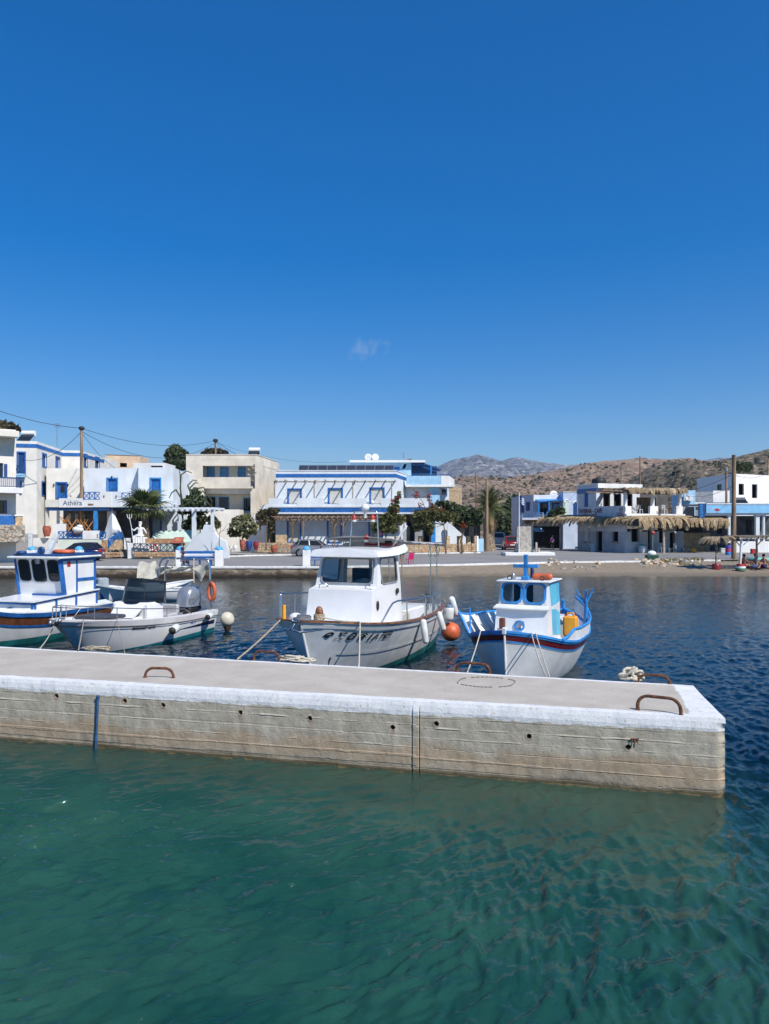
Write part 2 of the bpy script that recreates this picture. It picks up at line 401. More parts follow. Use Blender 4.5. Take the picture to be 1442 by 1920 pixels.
ASPHALT, n, l = node_mat('worn_asphalt'); b = n['Principled BSDF']; b.inputs['Roughness'].default_value = 0.92
a1 = mapr(n, l, noise(n, l, pos(n, l, (0.35, 1.2, 1)), 0.8, 8, 0.65), 0.35, 0.68); a2 = noise(n, l, pos(n, l), 40, 3)
ac = mixc(n, l, a1, (0.20, 0.195, 0.19), (0.29, 0.28, 0.265)); l.new(mixc(n, l, mapr(n, l, a2, 0.3, 0.7, 0, 0.35), ac, (0.10, 0.10, 0.10)), b.inputs['Base Color'])
cv = n.new('ShaderNodeTexVoronoi'); cv.feature = 'DISTANCE_TO_EDGE'; cv.inputs['Scale'].default_value = 0.32; l.new(pos(n, l), cv.inputs['Vector'])
bumpn(n, l, b, a2, 0.4, 0.02)
KERBW = mat('white_painted_kerb', (0.72, 0.72, 0.70), 0.85, 0.1, 3, 0.2, dirt=0.3)
QUAYC, n, l = node_mat('stained_quay_concrete'); b = n['Principled BSDF']; b.inputs['Roughness'].default_value = 0.9
zz = n.new('ShaderNodeNewGeometry'); sp = n.new('ShaderNodeSeparateXYZ'); l.new(zz.outputs['Position'], sp.inputs[0])
q1 = noise(n, l, pos(n, l, (1, 1, 2.2)), 1.6, 9, 0.72)
zt = math_(n, l, 'MULTIPLY_ADD', q1, 0.62, math_(n, l, 'SUBTRACT', sp.outputs[2], 0.31))
qa = mapr(n, l, zt, 0.12, 0.42)
qc = mixc(n, l, qa, (0.04, 0.028, 0.018), mixc(n, l, mapr(n, l, q1, 0.35, 0.65), (0.15, 0.11, 0.075), (0.36, 0.30, 0.22)))
l.new(qc, b.inputs['Base Color']); bumpn(n, l, b, q1, 0.9, 0.08)
EARTH = mat('dry_earth', (0.27, 0.21, 0.14), 0.95, 0.25, 0.6, 0.5, 4)

def heightfield(name, X, Y, Z, m, kind='structure', smooth=True):
    nx, ny = X.shape
    V = np.stack([X.ravel(), Y.ravel(), Z.ravel()], 1)
    i = np.arange(nx - 1)[:, None]; j = np.arange(ny - 1)[None, :]
    a = i * ny + j
    F = np.stack([a, a + ny, a + ny + 1, a + 1], -1).reshape(-1, 4)
    return npmesh(name, V, F, m, kind, smooth)
def npmesh(name, V, F, m, kind=None, smooth=True, parent=None):
    me = bpy.data.meshes.new(name); k = F.shape[1]
    me.vertices.add(len(V)); me.vertices.foreach_set('co', np.ascontiguousarray(V, dtype=np.float32).ravel())
    me.loops.add(F.size); me.loops.foreach_set('vertex_index', F.astype(np.int32).ravel())
    me.polygons.add(len(F)); me.polygons.foreach_set('loop_start', (np.arange(len(F)) * k).astype(np.int32))
    me.polygons.foreach_set('use_smooth', np.full(len(F), smooth))
    me.update(calc_edges=True); me.validate()
    me.materials.append(m)
    o = bpy.data.objects.new(name, me); C.objects.link(o)
    if parent: o.parent = parent; KIDS.setdefault(parent.name, []).append(o)
    if kind: o['kind'] = kind
    return o

# ---------------------------------------------------------------- water, seabed and beach
Zp = 1.03                                                  # top of the pier above the water
def wave_z(x, y, dx, dy):
    r = np.random.default_rng(5); z = np.zeros_like(x)
    a_w = 1 / (1 + np.exp((x - 0.2) / 0.9)); b_w = 1 - a_w
    # ripples lean differently on the two sides of the near basin
    warpx = 0.35 * (fbm(x * 0.5, y * 0.5, 3) - 0.5); warpy = 0.35 * (fbm(x * 0.5 + 40, y * 0.5, 3) - 0.5)
    gust = 0.55 + 0.9 * fbm(x * 0.22 + 5, y * 0.22, 3)
    for i in range(84):
        lam = 0.11 * (8.5 ** r.random()); k = 2 * math.pi / lam
        tr_ = i % 3
        base = (124, 172, 78)[tr_] + r.normal() * (15, 15, 26)[tr_]
        d = np.array((math.cos(R(base)), math.sin(R(base)))); amp = 0.00215 * (lam / 0.5) ** 1.0
        w = (1.35 * a_w, b_w, 0.72)[tr_]
        cut = np.clip((lam / (2.2 * np.maximum(dx, dy * 0.6)) - 1), 0, 1)
        ph = k * (d[0] * (x + warpx) + d[1] * (y + warpy)) + r.random() * 6.283
        sn_ = np.sin(ph)
        z += amp * w * cut * (sn_ + 0.28 * np.cos(2 * ph)) * gust
    for i in range(64):                                    # short steep crests, broken into patches
        lam = 0.15 * (2.9 ** r.random()); k = 2 * math.pi / lam; tr_ = i % 2
        base = (122, 164)[tr_] + r.normal() * (13, 17)[tr_]; d = np.array((math.cos(R(base)), math.sin(R(base))))
        cut = np.clip((lam / (3.0 * np.maximum(dx, dy * 0.6)) - 1), 0, 1)
        ph = k * (d[0] * (x + 1.5 * warpx) + d[1] * (y + 1.5 * warpy)) + r.random() * 6.283
        patch_ = np.clip(vnoise(x * 2.2 + i * 7.7, y * 2.2 - i * 3.1) * 2.6 - 1.2, 0, 1)
        z += (1.5 * a_w, b_w)[tr_] * cut * patch_ * 0.0180 * (lam / 0.35) * ((1 + np.cos(ph)) / 2) ** 4 * gust
    return z
ys = [3.0]
while ys[-1] < 57:
    Y = ys[-1]; ys.append(Y + max(0.022, 0.00019 * Y * Y + 0.00035 * Y))
ys = np.array(ys); nx = 560
s = np.linspace(-1, 1, nx)
hw = 0.56 * ys + 1.6
X = s[:, None] * hw[None, :]; Y = np.repeat(ys[None, :], nx, 0)
DX = np.broadcast_to((2 * hw / nx)[None, :], X.shape); DY = np.broadcast_to(np.gradient(ys)[None, :], X.shape)
Z = wave_z(X, Y, DX, DY)
Z *= np.clip((1 - np.abs(s))[:, None] * 25, 0, 1) * np.clip((Y - 3) * 3, 0, 1)
pA_ = np.array((at(1361, 1369, 10.0).x, 10.0)); pB_ = np.array((XatP(0, 12.67), 12.67)); pd_ = (pB_ - pA_) / np.linalg.norm(pB_ - pA_)
lee = (X - pA_[0]) * pd_[1] - (Y - pA_[1]) * pd_[0]         # metres out from the pier face: the water lies calmer close to it
lee = np.where((X < pA_[0]) & (Y < 13.5), np.clip(0.34 + 0.66 * np.abs(lee) / 3.4, 0, 1), 1)
Z *= np.where(Y > 14, 0.72, 1) * lee
sea = heightfield('sea_water', X, Y, Z, WATER)
ow = MB()                                                  # calm water outside that patch, level with its flat rim; sides and floor close the body of water
for sgn in (-1, 1):
    ow.poly([(sgn * hw[0], 3, 0), (sgn * hw[-1], ys[-1], 0), (sgn * 420, ys[-1], 0), (sgn * 420, 3, 0)][::-sgn])
ow.poly([(-420, -160, 0), (420, -160, 0), (420, 3, 0), (-420, 3, 0)])
yE = ys[-1]; ow.box(-420, 420, -160, yE, -8, 0); del ow.f[-1], ow.sm[-1]
ow.f = [f_ for f_ in ow.f if not all(abs(ow.v[i_].z) < 1e-6 for i_ in f_) or f_[0] < 12]; ow.sm = [False] * len(ow.f)
body_ = ow.build('sea_water', WATER, kind='structure')
bpy.context.view_layer.objects.active = sea
with bpy.context.temp_override(active_object=sea, selected_editable_objects=[sea, body_], selected_objects=[sea, body_]): bpy.ops.object.join()

EDGE = [(-130, 53), (-4.5, 53), (6, 56.5), (14, 60), (26, 63), (60, 66), (130, 70), (420, 90)]     # front edge of the quay
ex, ey = zip(*EDGE)
gx = np.concatenate([np.linspace(-420, -30, 20), np.linspace(-28, 60, 230), np.linspace(64, 420, 30)])
gy = np.concatenate([np.linspace(-160, 0, 10), np.linspace(2, 40, 60), np.linspace(40.5, 72, 110), np.linspace(76, 140, 8)])
X, Y = np.meshgrid(gx, gy, indexing='ij')
E = np.interp(X, ex, ey); shore = np.interp(X, [-9, -5.5, -2, 8, 20, 60], [55.5, 53.3, 52.7, 53.6, 53.4, 52.0])
zb = np.where(Y < shore, np.maximum(-2.3 - 2.6 * np.clip((Y - 13) / 7, 0, 1) - 1.5 * np.clip((X + 0.25 * Y - 7) / 4, 0, 1) + 0.25 * fbm(X * 0.4, Y * 0.4), (Y - shore) * 0.16), (Y - shore) * 0.70 / np.maximum(E - shore, 1.2))
zb = np.where(Y < 20, zb + 0.35 * (fbm(X * 0.8, Y * 0.8, 4) - 0.5), zb)
zb = np.minimum(zb, 0.60) + np.where(Y > shore, 0.05 * (fbm(X * 1.3, Y * 1.3, 4) - 0.5), 0)
zb = np.where(X < -5.2, np.minimum(zb, -0.9), zb)
heightfield('beach_sand', X, Y, zb, SEABED)

# ---------------------------------------------------------------- quay, road, ground, hills
q = MB()
back = 400
top = [(x, y, 0.70) for x, y in EDGE]
for i in range(len(EDGE) - 1):
    (xa, ya), (xb, yb) = EDGE[i], EDGE[i + 1]
    q.poly([(xa, ya, 0.70), (xb, yb, 0.70), (xb, back, 0.70), (xa, back, 0.70)])
q.build('quay_pavement', ASPHALT, kind='structure')
N = 240                                                    # quay wall face, eroded
def wallf(u, v):
    x = lerp(-60, 7.0, u); y = interp(x, ex, ey); z = lerp(-1.6, 0.66, v)
    e = 0.16 * (float(fbm(x * 1.7, z * 2.1 + 3, 4)) - 0.5) - 0.05 * (1 - v)
    return (x, y + 0.06 + e * (1 - 0.6 * v), z)
MB().grid(wallf, 420, 14, True).build('quay_wall', QUAYC, kind='structure')
k = MB()                                                   # white coping along the edge
for i in range(len(EDGE) - 2):
    (xa, ya), (xb, yb) = EDGE[i], EDGE[i + 1]
    m_ = max(1, int(abs(xb - xa) / 1.6))
    for j in range(m_):
        p = Vector((lerp(xa, xb, j / m_), lerp(ya, yb, j / m_), 0)); p2 = Vector((lerp(xa, xb, (j + 1) / m_), lerp(ya, yb, (j + 1) / m_), 0))
        if xa > -6 and random.random() < 0.10: continue
        F = frame(p, p2 - p); L = (p2 - p).length
        k.bbox(0, L - 0.004, 0.0, 0.42, 0.57, 0.716 + random.uniform(-0.01, 0.012), 0.015, F)
k.build('quay_edging', KERBW, kind='structure')
g = MB()
g.poly([(-6000, 150, 0.62), (6000, 150, 0.62), (6000, 7000, 0.62), (-6000, 7000, 0.62)])
g.poly([(-6000, 80, 0.615), (-100, 80, 0.615), (-100, 150, 0.615), (-6000, 150, 0.615)])
g.poly([(100, 80, 0.615), (6000, 80, 0.615), (6000, 150, 0.615), (100, 150, 0.615)])
g.build('ground', EARTH, kind='structure')

def hill_mat(name, soil, soil2, rock, scrub, s=1.0, amt=0.5):
    m, n, l = node_mat(name); b = n['Principled BSDF']; b.inputs['Roughness'].default_value = 0.95
    a = mapr(n, l, noise(n, l, pos(n, l), 0.05 * s, 8, 0.65), 0.35, 0.65); c = mixc(n, l, a, soil, soil2)
    r = mapr(n, l, noise(n, l, pos(n, l, (1, 0.5, 2.2)), 0.22 * s, 9, 0.75), 0.53, 0.62); c = mixc(n, l, r, c, rock)
    v = n.new('ShaderNodeTexVoronoi'); v.inputs['Scale'].default_value = 0.42 * s; l.new(pos(n, l, (1, 0.6, 1.6)), v.inputs['Vector'])
    d = mapr(n, l, v.outputs['Distance'], 0.30, 0.62, 1, 0); e = mapr(n, l, noise(n, l, pos(n, l), 0.03 * s, 6, 0.6), 0.5 - 0.2 * amt, 0.68 - 0.2 * amt)
    l.new(mixc(n, l, math_(n, l, 'MULTIPLY', d, e), c, scrub), b.inputs['Base Color'])
    bumpn(n, l, b, noise(n, l, pos(n, l), 0.3 * s, 9, 0.75), 1.0, 1.2 / s)
    return m
HILL_B = hill_mat('brown_hillside', (0.225, 0.155, 0.11), (0.30, 0.215, 0.155), (0.40, 0.32, 0.245), (0.06, 0.05, 0.03), 1.0, 0.6)
HILL_D = hill_mat('scrubby_hillside', (0.20, 0.145, 0.095), (0.15, 0.12, 0.075), (0.36, 0.29, 0.21), (0.03, 0.034, 0.018), 1.3, 1.15)
MOUNT = hill_mat('grey_mountain', (0.27, 0.25, 0.23), (0.17, 0.155, 0.14), (0.56, 0.53, 0.50), (0.075, 0.07, 0.055), 0.085, 0.8)

def ridge_hill(name, prof, Yr, Y0, Yb, x0, x1, nx, ny, m, rough, foot=0.5, nsc=0.02):
    px, py = zip(*prof)
    xs_ = np.linspace(x0, x1, nx); ys_ = np.concatenate([np.linspace(Y0, Yr, int(ny * 0.75)), np.linspace(Yr, Yb, ny - int(ny * 0.75) + 1)[1:]])
    X, Y = np.meshgrid(xs_, ys_, indexing='ij')
    zr = H - (np.interp(CX + X / Yr * FPX, px, py) - HY) / FPX * Yr
    t = np.clip((Y - Y0) / (Yr - Y0), 0, 1); up = t ** 1.15 * (1.25 - 0.25 * t) if True else t
    dn = np.clip((Yb - Y) / (Yb - Yr), 0, 1)
    prof_t = np.where(Y <= Yr, up, dn ** 0.7)
    rn = 1 - np.abs(2 * fbm(X * nsc, Y * nsc * 0.8, 7, 0.55) - 1) * 2
    small = fbm(X * nsc * 6, Y * nsc * 6, 5, 0.6) - 0.5
    env = np.clip(prof_t * 1.3, 0, 1) * np.where(Y < Yr * 0.985, 1, 0.35)
    Z = foot + (zr - foot) * prof_t + rough * env * (0.5 * (rn - 0.55) * (1 - 0.75 * np.clip((Y - Y0) / (Yr - Y0), 0, 1) ** 4) + 0.35 * small)
    return heightfield(name, X, Y, Z, m), (X, Y, Z)
ridge_hill('mountain', [(200, 935), (600, 925), (700, 908), (780, 893), (820, 875), (845, 863), (872, 857), (895, 851), (912, 857), (935, 864), (958, 859), (975, 860), (1000, 866), (1030, 871), (1075, 872), (1120, 874), (1200, 878), (1290, 868), (1350, 857), (1400, 860), (1500, 868), (1700, 890), (2100, 930)],
           4600, 2300, 5600, -1700, 3600, 300, 150, MOUNT, 120, 0.5, 0.0022)
_, hb = ridge_hill('brown_hill', [(-300, 960), (400, 955), (700, 930), (800, 906), (862, 894), (930, 899), (1000, 889), (1045, 880), (1080, 872), (1150, 863), (1200, 860), (1245, 860), (1300, 868), (1400, 880), (1600, 890), (2000, 905)],
           560, 190, 760, -260, 520, 300, 150, HILL_B, 16, 0.5, 0.016)
_, hd = ridge_hill('scrub_hill', [(900, 984), (1000, 978), (1080, 955), (1130, 930), (1180, 900), (1215, 878), (1250, 868), (1290, 865), (1340, 864), (1380, 857), (1442, 842), (1600, 812), (1900, 800)],
           340, 135, 460, 30, 330, 240, 130, HILL_D, 8, 0.5, 0.03)
def scrub_cover(name, hf, count, size, m, ylim, seed):
    r = np.random.default_rng(seed); X, Y, Z = hf; nx, ny = X.shape
    i = r.integers(1, nx - 1, count * 3); j = r.integers(1, ny - 1, count * 3)
    ok = (Y[i, j] < ylim) & (fbm(X[i, j] * 0.03, Y[i, j] * 0.03, 4) + 0.5 * (fbm(X[i, j] * 0.11 + 7, Y[i, j] * 0.11, 3) - 0.5) + r.normal(0, 0.06, i.size) > 0.50); i, j = i[ok][:count], j[ok][:count]
    fx, fy = r.random(i.size), r.random(i.size)
    x = X[i, j] + (X[i + 1, j] - X[i, j]) * fx; y = Y[i, j] + (Y[i, j + 1] - Y[i, j]) * fy
    z = Z[i, j] * (1 - fx) * (1 - fy) + Z[i + 1, j] * fx * (1 - fy) + Z[i, j + 1] * (1 - fx) * fy + Z[i + 1, j + 1] * fx * fy
    base = np.array([(1, 0, 0), (0.3, 0.95, 0), (-0.8, 0.6, 0), (-0.8, -0.6, 0), (0.3, -0.95, 0), (0.6, 0.3, 0.6), (-0.4, 0.5, 0.7), (-0.1, -0.6, 0.65), (0, 0, 0.95)])
    tri = np.array([(0, 1, 5), (1, 6, 5), (1, 2, 6), (2, 3, 6), (3, 7, 6), (3, 4, 7), (4, 0, 7), (0, 5, 7), (5, 6, 8), (6, 7, 8), (7, 5, 8)])
    sz = size * (0.3 + r.random(i.size) ** 3 * 1.9)
    V = base[None] * (0.75 + 0.5 * r.random((i.size, 9, 1))) * sz[:, None, None] + np.stack([x, y, z - 0.15], 1)[:, None]
    F = tri[None] + (np.arange(i.size) * 9)[:, None, None]
    npmesh(name, V.reshape(-1, 3), F.reshape(-1, 3), m, 'stuff', False)
SCRUB = mat('hill_scrub', (0.07, 0.062, 0.035), 0.9, 0.3, 0.3, col2=(0.03, 0.034, 0.018))
scrub_cover('hill_scrub', hb, 7500, 0.9, SCRUB, 556, 3)
scrub_cover('hill_scrub', hd, 7500, 0.7, SCRUB, 338, 4)

# haze: one closed box of thin air round everything
HZ = bpy.data.materials.new('thin_haze'); HZ.use_nodes = True
n, l = HZ.node_tree.nodes, HZ.node_tree.links; n.remove(n['Principled BSDF'])
pv = n.new('ShaderNodeVolumePrincipled'); pv.inputs['Color'].default_value = (0.40, 0.66, 1.0, 1); pv.inputs['Density'].default_value = 0.95e-4; pv.inputs['Anisotropy'].default_value = 0.2
l.new(pv.outputs[0], n['Material Output'].inputs['Volume'])
hzb = MB(); hzb.box(-6200, 6200, -320, 7200, -9.5, 500)
hz = hzb.build('haze', HZ, kind='stuff')
# ---------------------------------------------------------------- the pier in the foreground
pier = thing('concrete_pier', 'long low concrete pier with white painted edges in the foreground', 'pier', (at(1361, 1369, 10.0).x, 10.0, 0))
pA = Vector((at(1361, 1369, 10.0).x, 10.0)); pB = Vector((XatP(0, 12.67), 12.67))
pu = (pB - pA).normalized(); pn = Vector((pu.y, -pu.x))
if pn.y > 0: pn = -pn                                       # outwards, to the camera
PEND = 19.0; CH = 0.035                                     # length built; edge chamfer
farA = Vector((XatP(1300, 12.1), 12.1)); farB = Vector((XatP(0, 16.0), 16.0))
fu = (farB - farA).normalized()
def pier_top(u, t):                                         # u along the pier from its end, t across it
    a = pA + pu * u - pn * CH; b_ = farA + fu * (u * 1.02)
    return a.lerp(b_, t)
CONC, n, l = node_mat('board_marked_concrete'); b = n['Principled BSDF']; b.inputs['Roughness'].default_value = 0.9
gz = n.new('ShaderNodeNewGeometry'); sp = n.new('ShaderNodeSeparateXYZ'); l.new(gz.outputs['Position'], sp.inputs[0])
f1 = noise(n, l, pos(n, l, (0.8, 0.8, 2.0)), 1.3, 9, 0.70); f2 = noise(n, l, pos(n, l), 28, 6, 0.7); f3 = noise(n, l, pos(n, l, (1, 1, 0.35)), 5.5, 8, 0.7)
zw = math_(n, l, 'MULTIPLY_ADD', math_(n, l, 'SUBTRACT', f1, 0.5), 0.75, sp.outputs[2])
grey = mixc(n, l, mapr(n, l, f3, 0.32, 0.66), (0.30, 0.268, 0.205), (0.49, 0.445, 0.355))
brown = mixc(n, l, mapr(n, l, f3, 0.35, 0.65), (0.31, 0.235, 0.155), (0.44, 0.345, 0.24))
low = mixc(n, l, mapr(n, l, f3, 0.35, 0.65), (0.23, 0.20, 0.15), (0.44, 0.38, 0.29))
c = mixc(n, l, mapr(n, l, zw, 0.34, 0.46), brown, grey); c = mixc(n, l, mapr(n, l, zw, 0.10, 0.22), low, c)
c = mixc(n, l, mapr(n, l, math_(n, l, 'MULTIPLY_ADD', f3, 0.09, sp.outputs[2]), 0.03, 0.075), (0.36, 0.265, 0.115), mixc(n, l, mapr(n, l, math_(n, l, 'MULTIPLY_ADD', f1, 0.16, sp.outputs[2]), 0.12, 0.20), (0.085, 0.066, 0.032), c))       # weed below the tide line
topc = mixc(n, l, mapr(n, l, noise(n, l, pos(n, l), 1.7, 8, 0.65), 0.32, 0.68), (0.375, 0.338, 0.283), (0.47, 0.437, 0.378))
c = mixc(n, l, mapr(n, l, sp.outputs[2], Zp - 0.06, Zp - 0.03), c, topc)
c = mixc(n, l, mapr(n, l, f2, 0.30, 0.42, 0.55, 0), c, (0.09, 0.085, 0.07))             # pits
c = mixc(n, l, attr(n, 'fin'), c, (0.56, 0.52, 0.42))
c = mixc(n, l, math_(n, l, 'MULTIPLY', attr(n, 'rust'), mapr(n, l, f3, 0.2, 0.7, 0.3, 1)), c, (0.20, 0.085, 0.03))
pt = math_(n, l, 'ADD', attr(n, 'paint'), math_(n, l, 'MULTIPLY', math_(n, l, 'SUBTRACT', noise(n, l, pos(n, l), 7, 8, 0.7), 0.5), 1.25))
pm = mapr(n, l, pt, 0.44, 0.56); chip = mapr(n, l, noise(n, l, pos(n, l), 16, 6, 0.75), 0.35, 0.43); pm = math_(n, l, 'MULTIPLY', pm, chip)
l.new(mixc(n, l, pm, c, mixc(n, l, mapr(n, l, f3, 0.3, 0.7), (0.55, 0.57, 0.59), (0.74, 0.75, 0.75))), b.inputs['Base Color'])
bumpn(n, l, b, math_(n, l, 'MULTIPLY_ADD', noise(n, l, pos(n, l), 90, 4), 0.5, f2), 0.55, 0.012)
def u_at(px, py_guess=None):                                # where the ray through column px meets the front face
    k_ = (px - CX) / FPX
    return (k_ * pA.y - pA.x) / (pu.x - k_ * pu.y)
def z_at(px, py): return ZatP(py, (pA + pu * u_at(px)).y)
holes = [(106, 1305), (234, 1314), (306, 1322), (451, 1336), (581, 1347), (736, 1364), (818, 1357), (992, 1381), (1178, 1401)]
HOLES = [(u_at(x), z_at(x, y)) for x, y in holes]
ZE = Zp - 0.135
boards = [ZE, 0.83, 0.69, 0.545, 0.385, 0.25, 0.09]
UJ = u_at(779)
us = np.unique(np.concatenate([np.arange(0, 11.6, 0.0125), np.arange(11.6, PEND, 0.05), [PEND]]))
zs = np.unique(np.concatenate([np.linspace(-2.7, -0.12, 14), np.arange(-0.10, ZE - 0.004, 0.0105), [ZE]]))
U, Zg = np.meshgrid(us, zs, indexing='ij')
off = 0.010 * (fbm(U * 1.1, Zg * 3, 4) - 0.5) + 0.010 * (fbm(U * 9, Zg * 9, 4) - 0.5)
fin = np.zeros_like(U)
right = U < UJ
for bi, zb_ in enumerate(boards[1:]):
    zl = np.where(right, zb_ - 0.012, zb_ + 0.018 * math.sin(bi * 2.1)) + 0.006 * np.sin(U * 0.9 + bi) + 0.016 * (fbm(U * 2.5, U * 0 + bi * 7, 3) - 0.5)
    amp = (0.25, 0.85, 0.4, 0.14, 0.1, 0.08)[bi] * np.clip(3.4 * fbm(U * 3 + bi * 31, U * 0 + bi, 6, 0.6) - 1.3, 0, 1.2)
    gss = np.exp(-((Zg - zl) / 0.0085) ** 2)
    off += 0.013 * amp * gss
    off -= 0.003 * np.exp(-((Zg - zl + 0.016) / 0.008) ** 2) * (0.4 + amp)
    fin = np.maximum(fin, gss * amp * (0.85 if bi == 1 else 0.5))
    off += 0.006 * math.sin(bi * 12.9) * (Zg < zl) * (Zg > zl - 0.15)
jz = np.abs(U - UJ)
off += np.where((U > UJ - 0.045) & (U < UJ + 0.045), 0.012, 0)
off -= 0.030 * (np.abs(U - (UJ - 0.052)) < 0.007) + 0.006 * (np.abs(U - (UJ + 0.052)) < 0.007)
rust = np.zeros_like(U)
for i, (hu, hz_) in enumerate(HOLES):
    d = np.hypot(U - hu, Zg - hz_); rr = 0.030
    off = np.where(d < rr, -0.14, off); off += 0.004 * np.exp(-((d - rr - 0.012) / 0.01) ** 2)
    st = np.exp(-((U - hu - 0.01 * np.sin(Zg * 30)) / (0.022 + 0.03 * np.clip(hz_ - Zg, 0, 1))) ** 2) * (Zg < hz_) * np.exp(-np.clip(hz_ - Zg, 0, 9) / 0.14)
    rust = np.maximum(rust, st * (0.25, 0.15, 0.35, 0.95, 0.45, 0.9, 0, 0.1, 0.05)[i])
    rust = np.maximum(rust, 0.8 * (np.abs(d - rr) < 0.012))
bite = np.exp(-(U / 0.06) ** 2) * fbm(Zg * 6 + 9, U * 0 + 2, 4)                       # worn arris at the end of the pier
off -= 0.11 * bite
V = np.stack([pA.x + pu.x * U + pn.x * off, pA.y + pu.y * U + pn.y * off, Zg], -1)
nz_ = len(zs)
# chamfer and top rows continue the same sheet so that the worn edge stays closed
top_rows = []; ts = np.concatenate([[0.0], np.linspace(0.01, 0.19, 9), np.linspace(0.22, 0.92, 34), np.linspace(0.935, 1.0, 5)])
rag = 0.020 * (fbm(us * 4, us * 0 + 3, 5) - 0.5)
ch1 = np.stack([pA.x + pu.x * us - pn.x * (CH * 0.45 + rag), pA.y + pu.y * us - pn.y * (CH * 0.45 + rag), Zp - 0.055 + rag * 0.8], -1)
top_rows.append(ch1)
for t in ts:
    p0 = np.stack([pA.x + pu.x * us - pn.x * (CH + rag * (t < 0.02)), pA.y + pu.y * us - pn.y * (CH + rag * (t < 0.02))], -1)
    p1 = np.stack([farA.x + fu.x * us * 1.02, farA.y + fu.y * us * 1.02], -1)
    q2 = p0 + (p1 - p0) * t
    zt_ = Zp + 0.012 * (fbm(q2[:, 0] * 1.4, q2[:, 1] * 1.4, 4) - 0.5) - 0.006 * (t > 0.14) * (t < 0.93)
    top_rows.append(np.concatenate([q2, zt_[:, None]], 1))
farw = [np.concatenate([top_rows[-1][:, :2] - np.array((pn.x, pn.y)) * 0.02, np.full((len(us), 1), z_)], 1) for z_ in (Zp - 0.06, 0.0, -2.7)]
V = np.concatenate([V, np.stack(top_rows + farw, 1)], 1); nt = V.shape[1]
paint = np.zeros(V.shape[:2])
drip = 0.015 + 0.13 * fbm(us * 0.9 + 4, us * 0 + 8, 4) + 0.05 * fbm(us * 7, us * 0, 3) - 0.02
paint[:, :nz_] = np.clip(0.5 + (Zg - (ZE - drip[:, None] * 0.62)) / 0.05, 0, 1)
wid = 0.066 + 0.02 * fbm(us * 1.3, us * 0 + 20, 3); paint[:, nz_] = 1
for i, t in enumerate(ts):
    paint[:, nz_ + 1 + i] = np.maximum.reduce([np.clip(0.5 + (wid - t) / 0.02, 0, 1), np.full(len(us), np.clip(0.5 + (t - 0.955) / 0.03, 0, 1)), np.clip(0.5 + (0.40 - 0.12 * t - us) / 0.12, 0, 1)])
nsr = nt - nz_ - 1 - len(ts); paint[:, -nsr:] = 1
i_ = np.arange(len(us) - 1)[:, None]; j_ = np.arange(nt - 1)[None]; a_ = i_ * nt + j_
F = np.stack([a_, a_ + 1, a_ + nt + 1, a_ + nt], -1).reshape(-1, 4)[:, ::-1]
loc = np.array(pier.location)
body = npmesh('concrete_body', V.reshape(-1, 3) - loc, F, CONC, parent=pier, smooth=False)
for nm, arr in (('paint', paint), ('rust', np.pad(rust, ((0, 0), (0, nt - nz_)))), ('fin', np.pad(np.clip(fin, 0, 1), ((0, 0), (0, nt - nz_))))):
    at_ = body.data.attributes.new(nm, 'FLOAT', 'POINT'); at_.data.foreach_set('value', arr.ravel().astype(np.float32))
# end face of the pier
ring = V[0]
ef = MB()
ef.add([tuple(p) for p in ring], [tuple(range(len(ring)))])
ef.build('end_face', CONC, pier)

def handle(pts_px, Yg, lean, name='mooring_handle', r=0.023, hgt=0.19, label=None):
    # two feet given in the photograph, joined by a rounded iron bar
    (ax, ay), (bx, by) = pts_px
    A = at(ax, ay, 1); B = at(bx, by, 1)
    ya = (H - Zp) * FPX / (ay - HY); yb = (H - Zp) * FPX / (by - HY)
    A = at(ax, ay, ya); B = at(bx, by, yb); A.z = B.z = Zp - 0.03
    d = (B - A); up = Vector((lean[0], lean[1], 1)).normalized()
    pts = []
    rc = min(0.14, d.length * 0.3)
    for k_ in range(6):
        q_ = k_ / 5 * math.pi / 2; pts.append(A + d.normalized() * (rc - rc * math.cos(q_)) + up * (hgt + 0.03 - rc + rc * math.sin(q_)))
    for k_ in range(6):
        q_ = (1 - k_ / 5) * math.pi / 2; pts.append(B - d.normalized() * (rc - rc * math.cos(q_)) + up * (hgt + 0.03 - rc + rc * math.sin(q_)))
    pts = [A] + pts + [B]
    m_ = MB().tube(pts, [r * random.uniform(0.9, 1.12) for _ in pts], 10)
    for P_ in (A, B): m_.lathe([(r * 1.5, 0), (r * 1.45, 0.035), (r * 1.0, 0.045)], 10, Matrix.Translation(P_))
    return m_.build(name, RUST, pier, label), A, B, up
handle([(272, 1270), (325, 1271)], 0, (0.0, 0.05), hgt=0.155)
handle([(1196, 1331), (1277, 1340)], 0, (-0.0, 0.10), hgt=0.20)
hl, hA, hB, _ = handle([(476, 1236), (524, 1240)], 0, (0.0, 0.1), hgt=0.16)
h3, h3A, h3B, _ = handle([(856, 1257), (918, 1262)], 0, (0.05, -0.1), hgt=0.15)
h4, h4A, h4B, _ = handle([(1195, 1278), (1256, 1283)], 0, (0.1, 0.0), hgt=0.125)
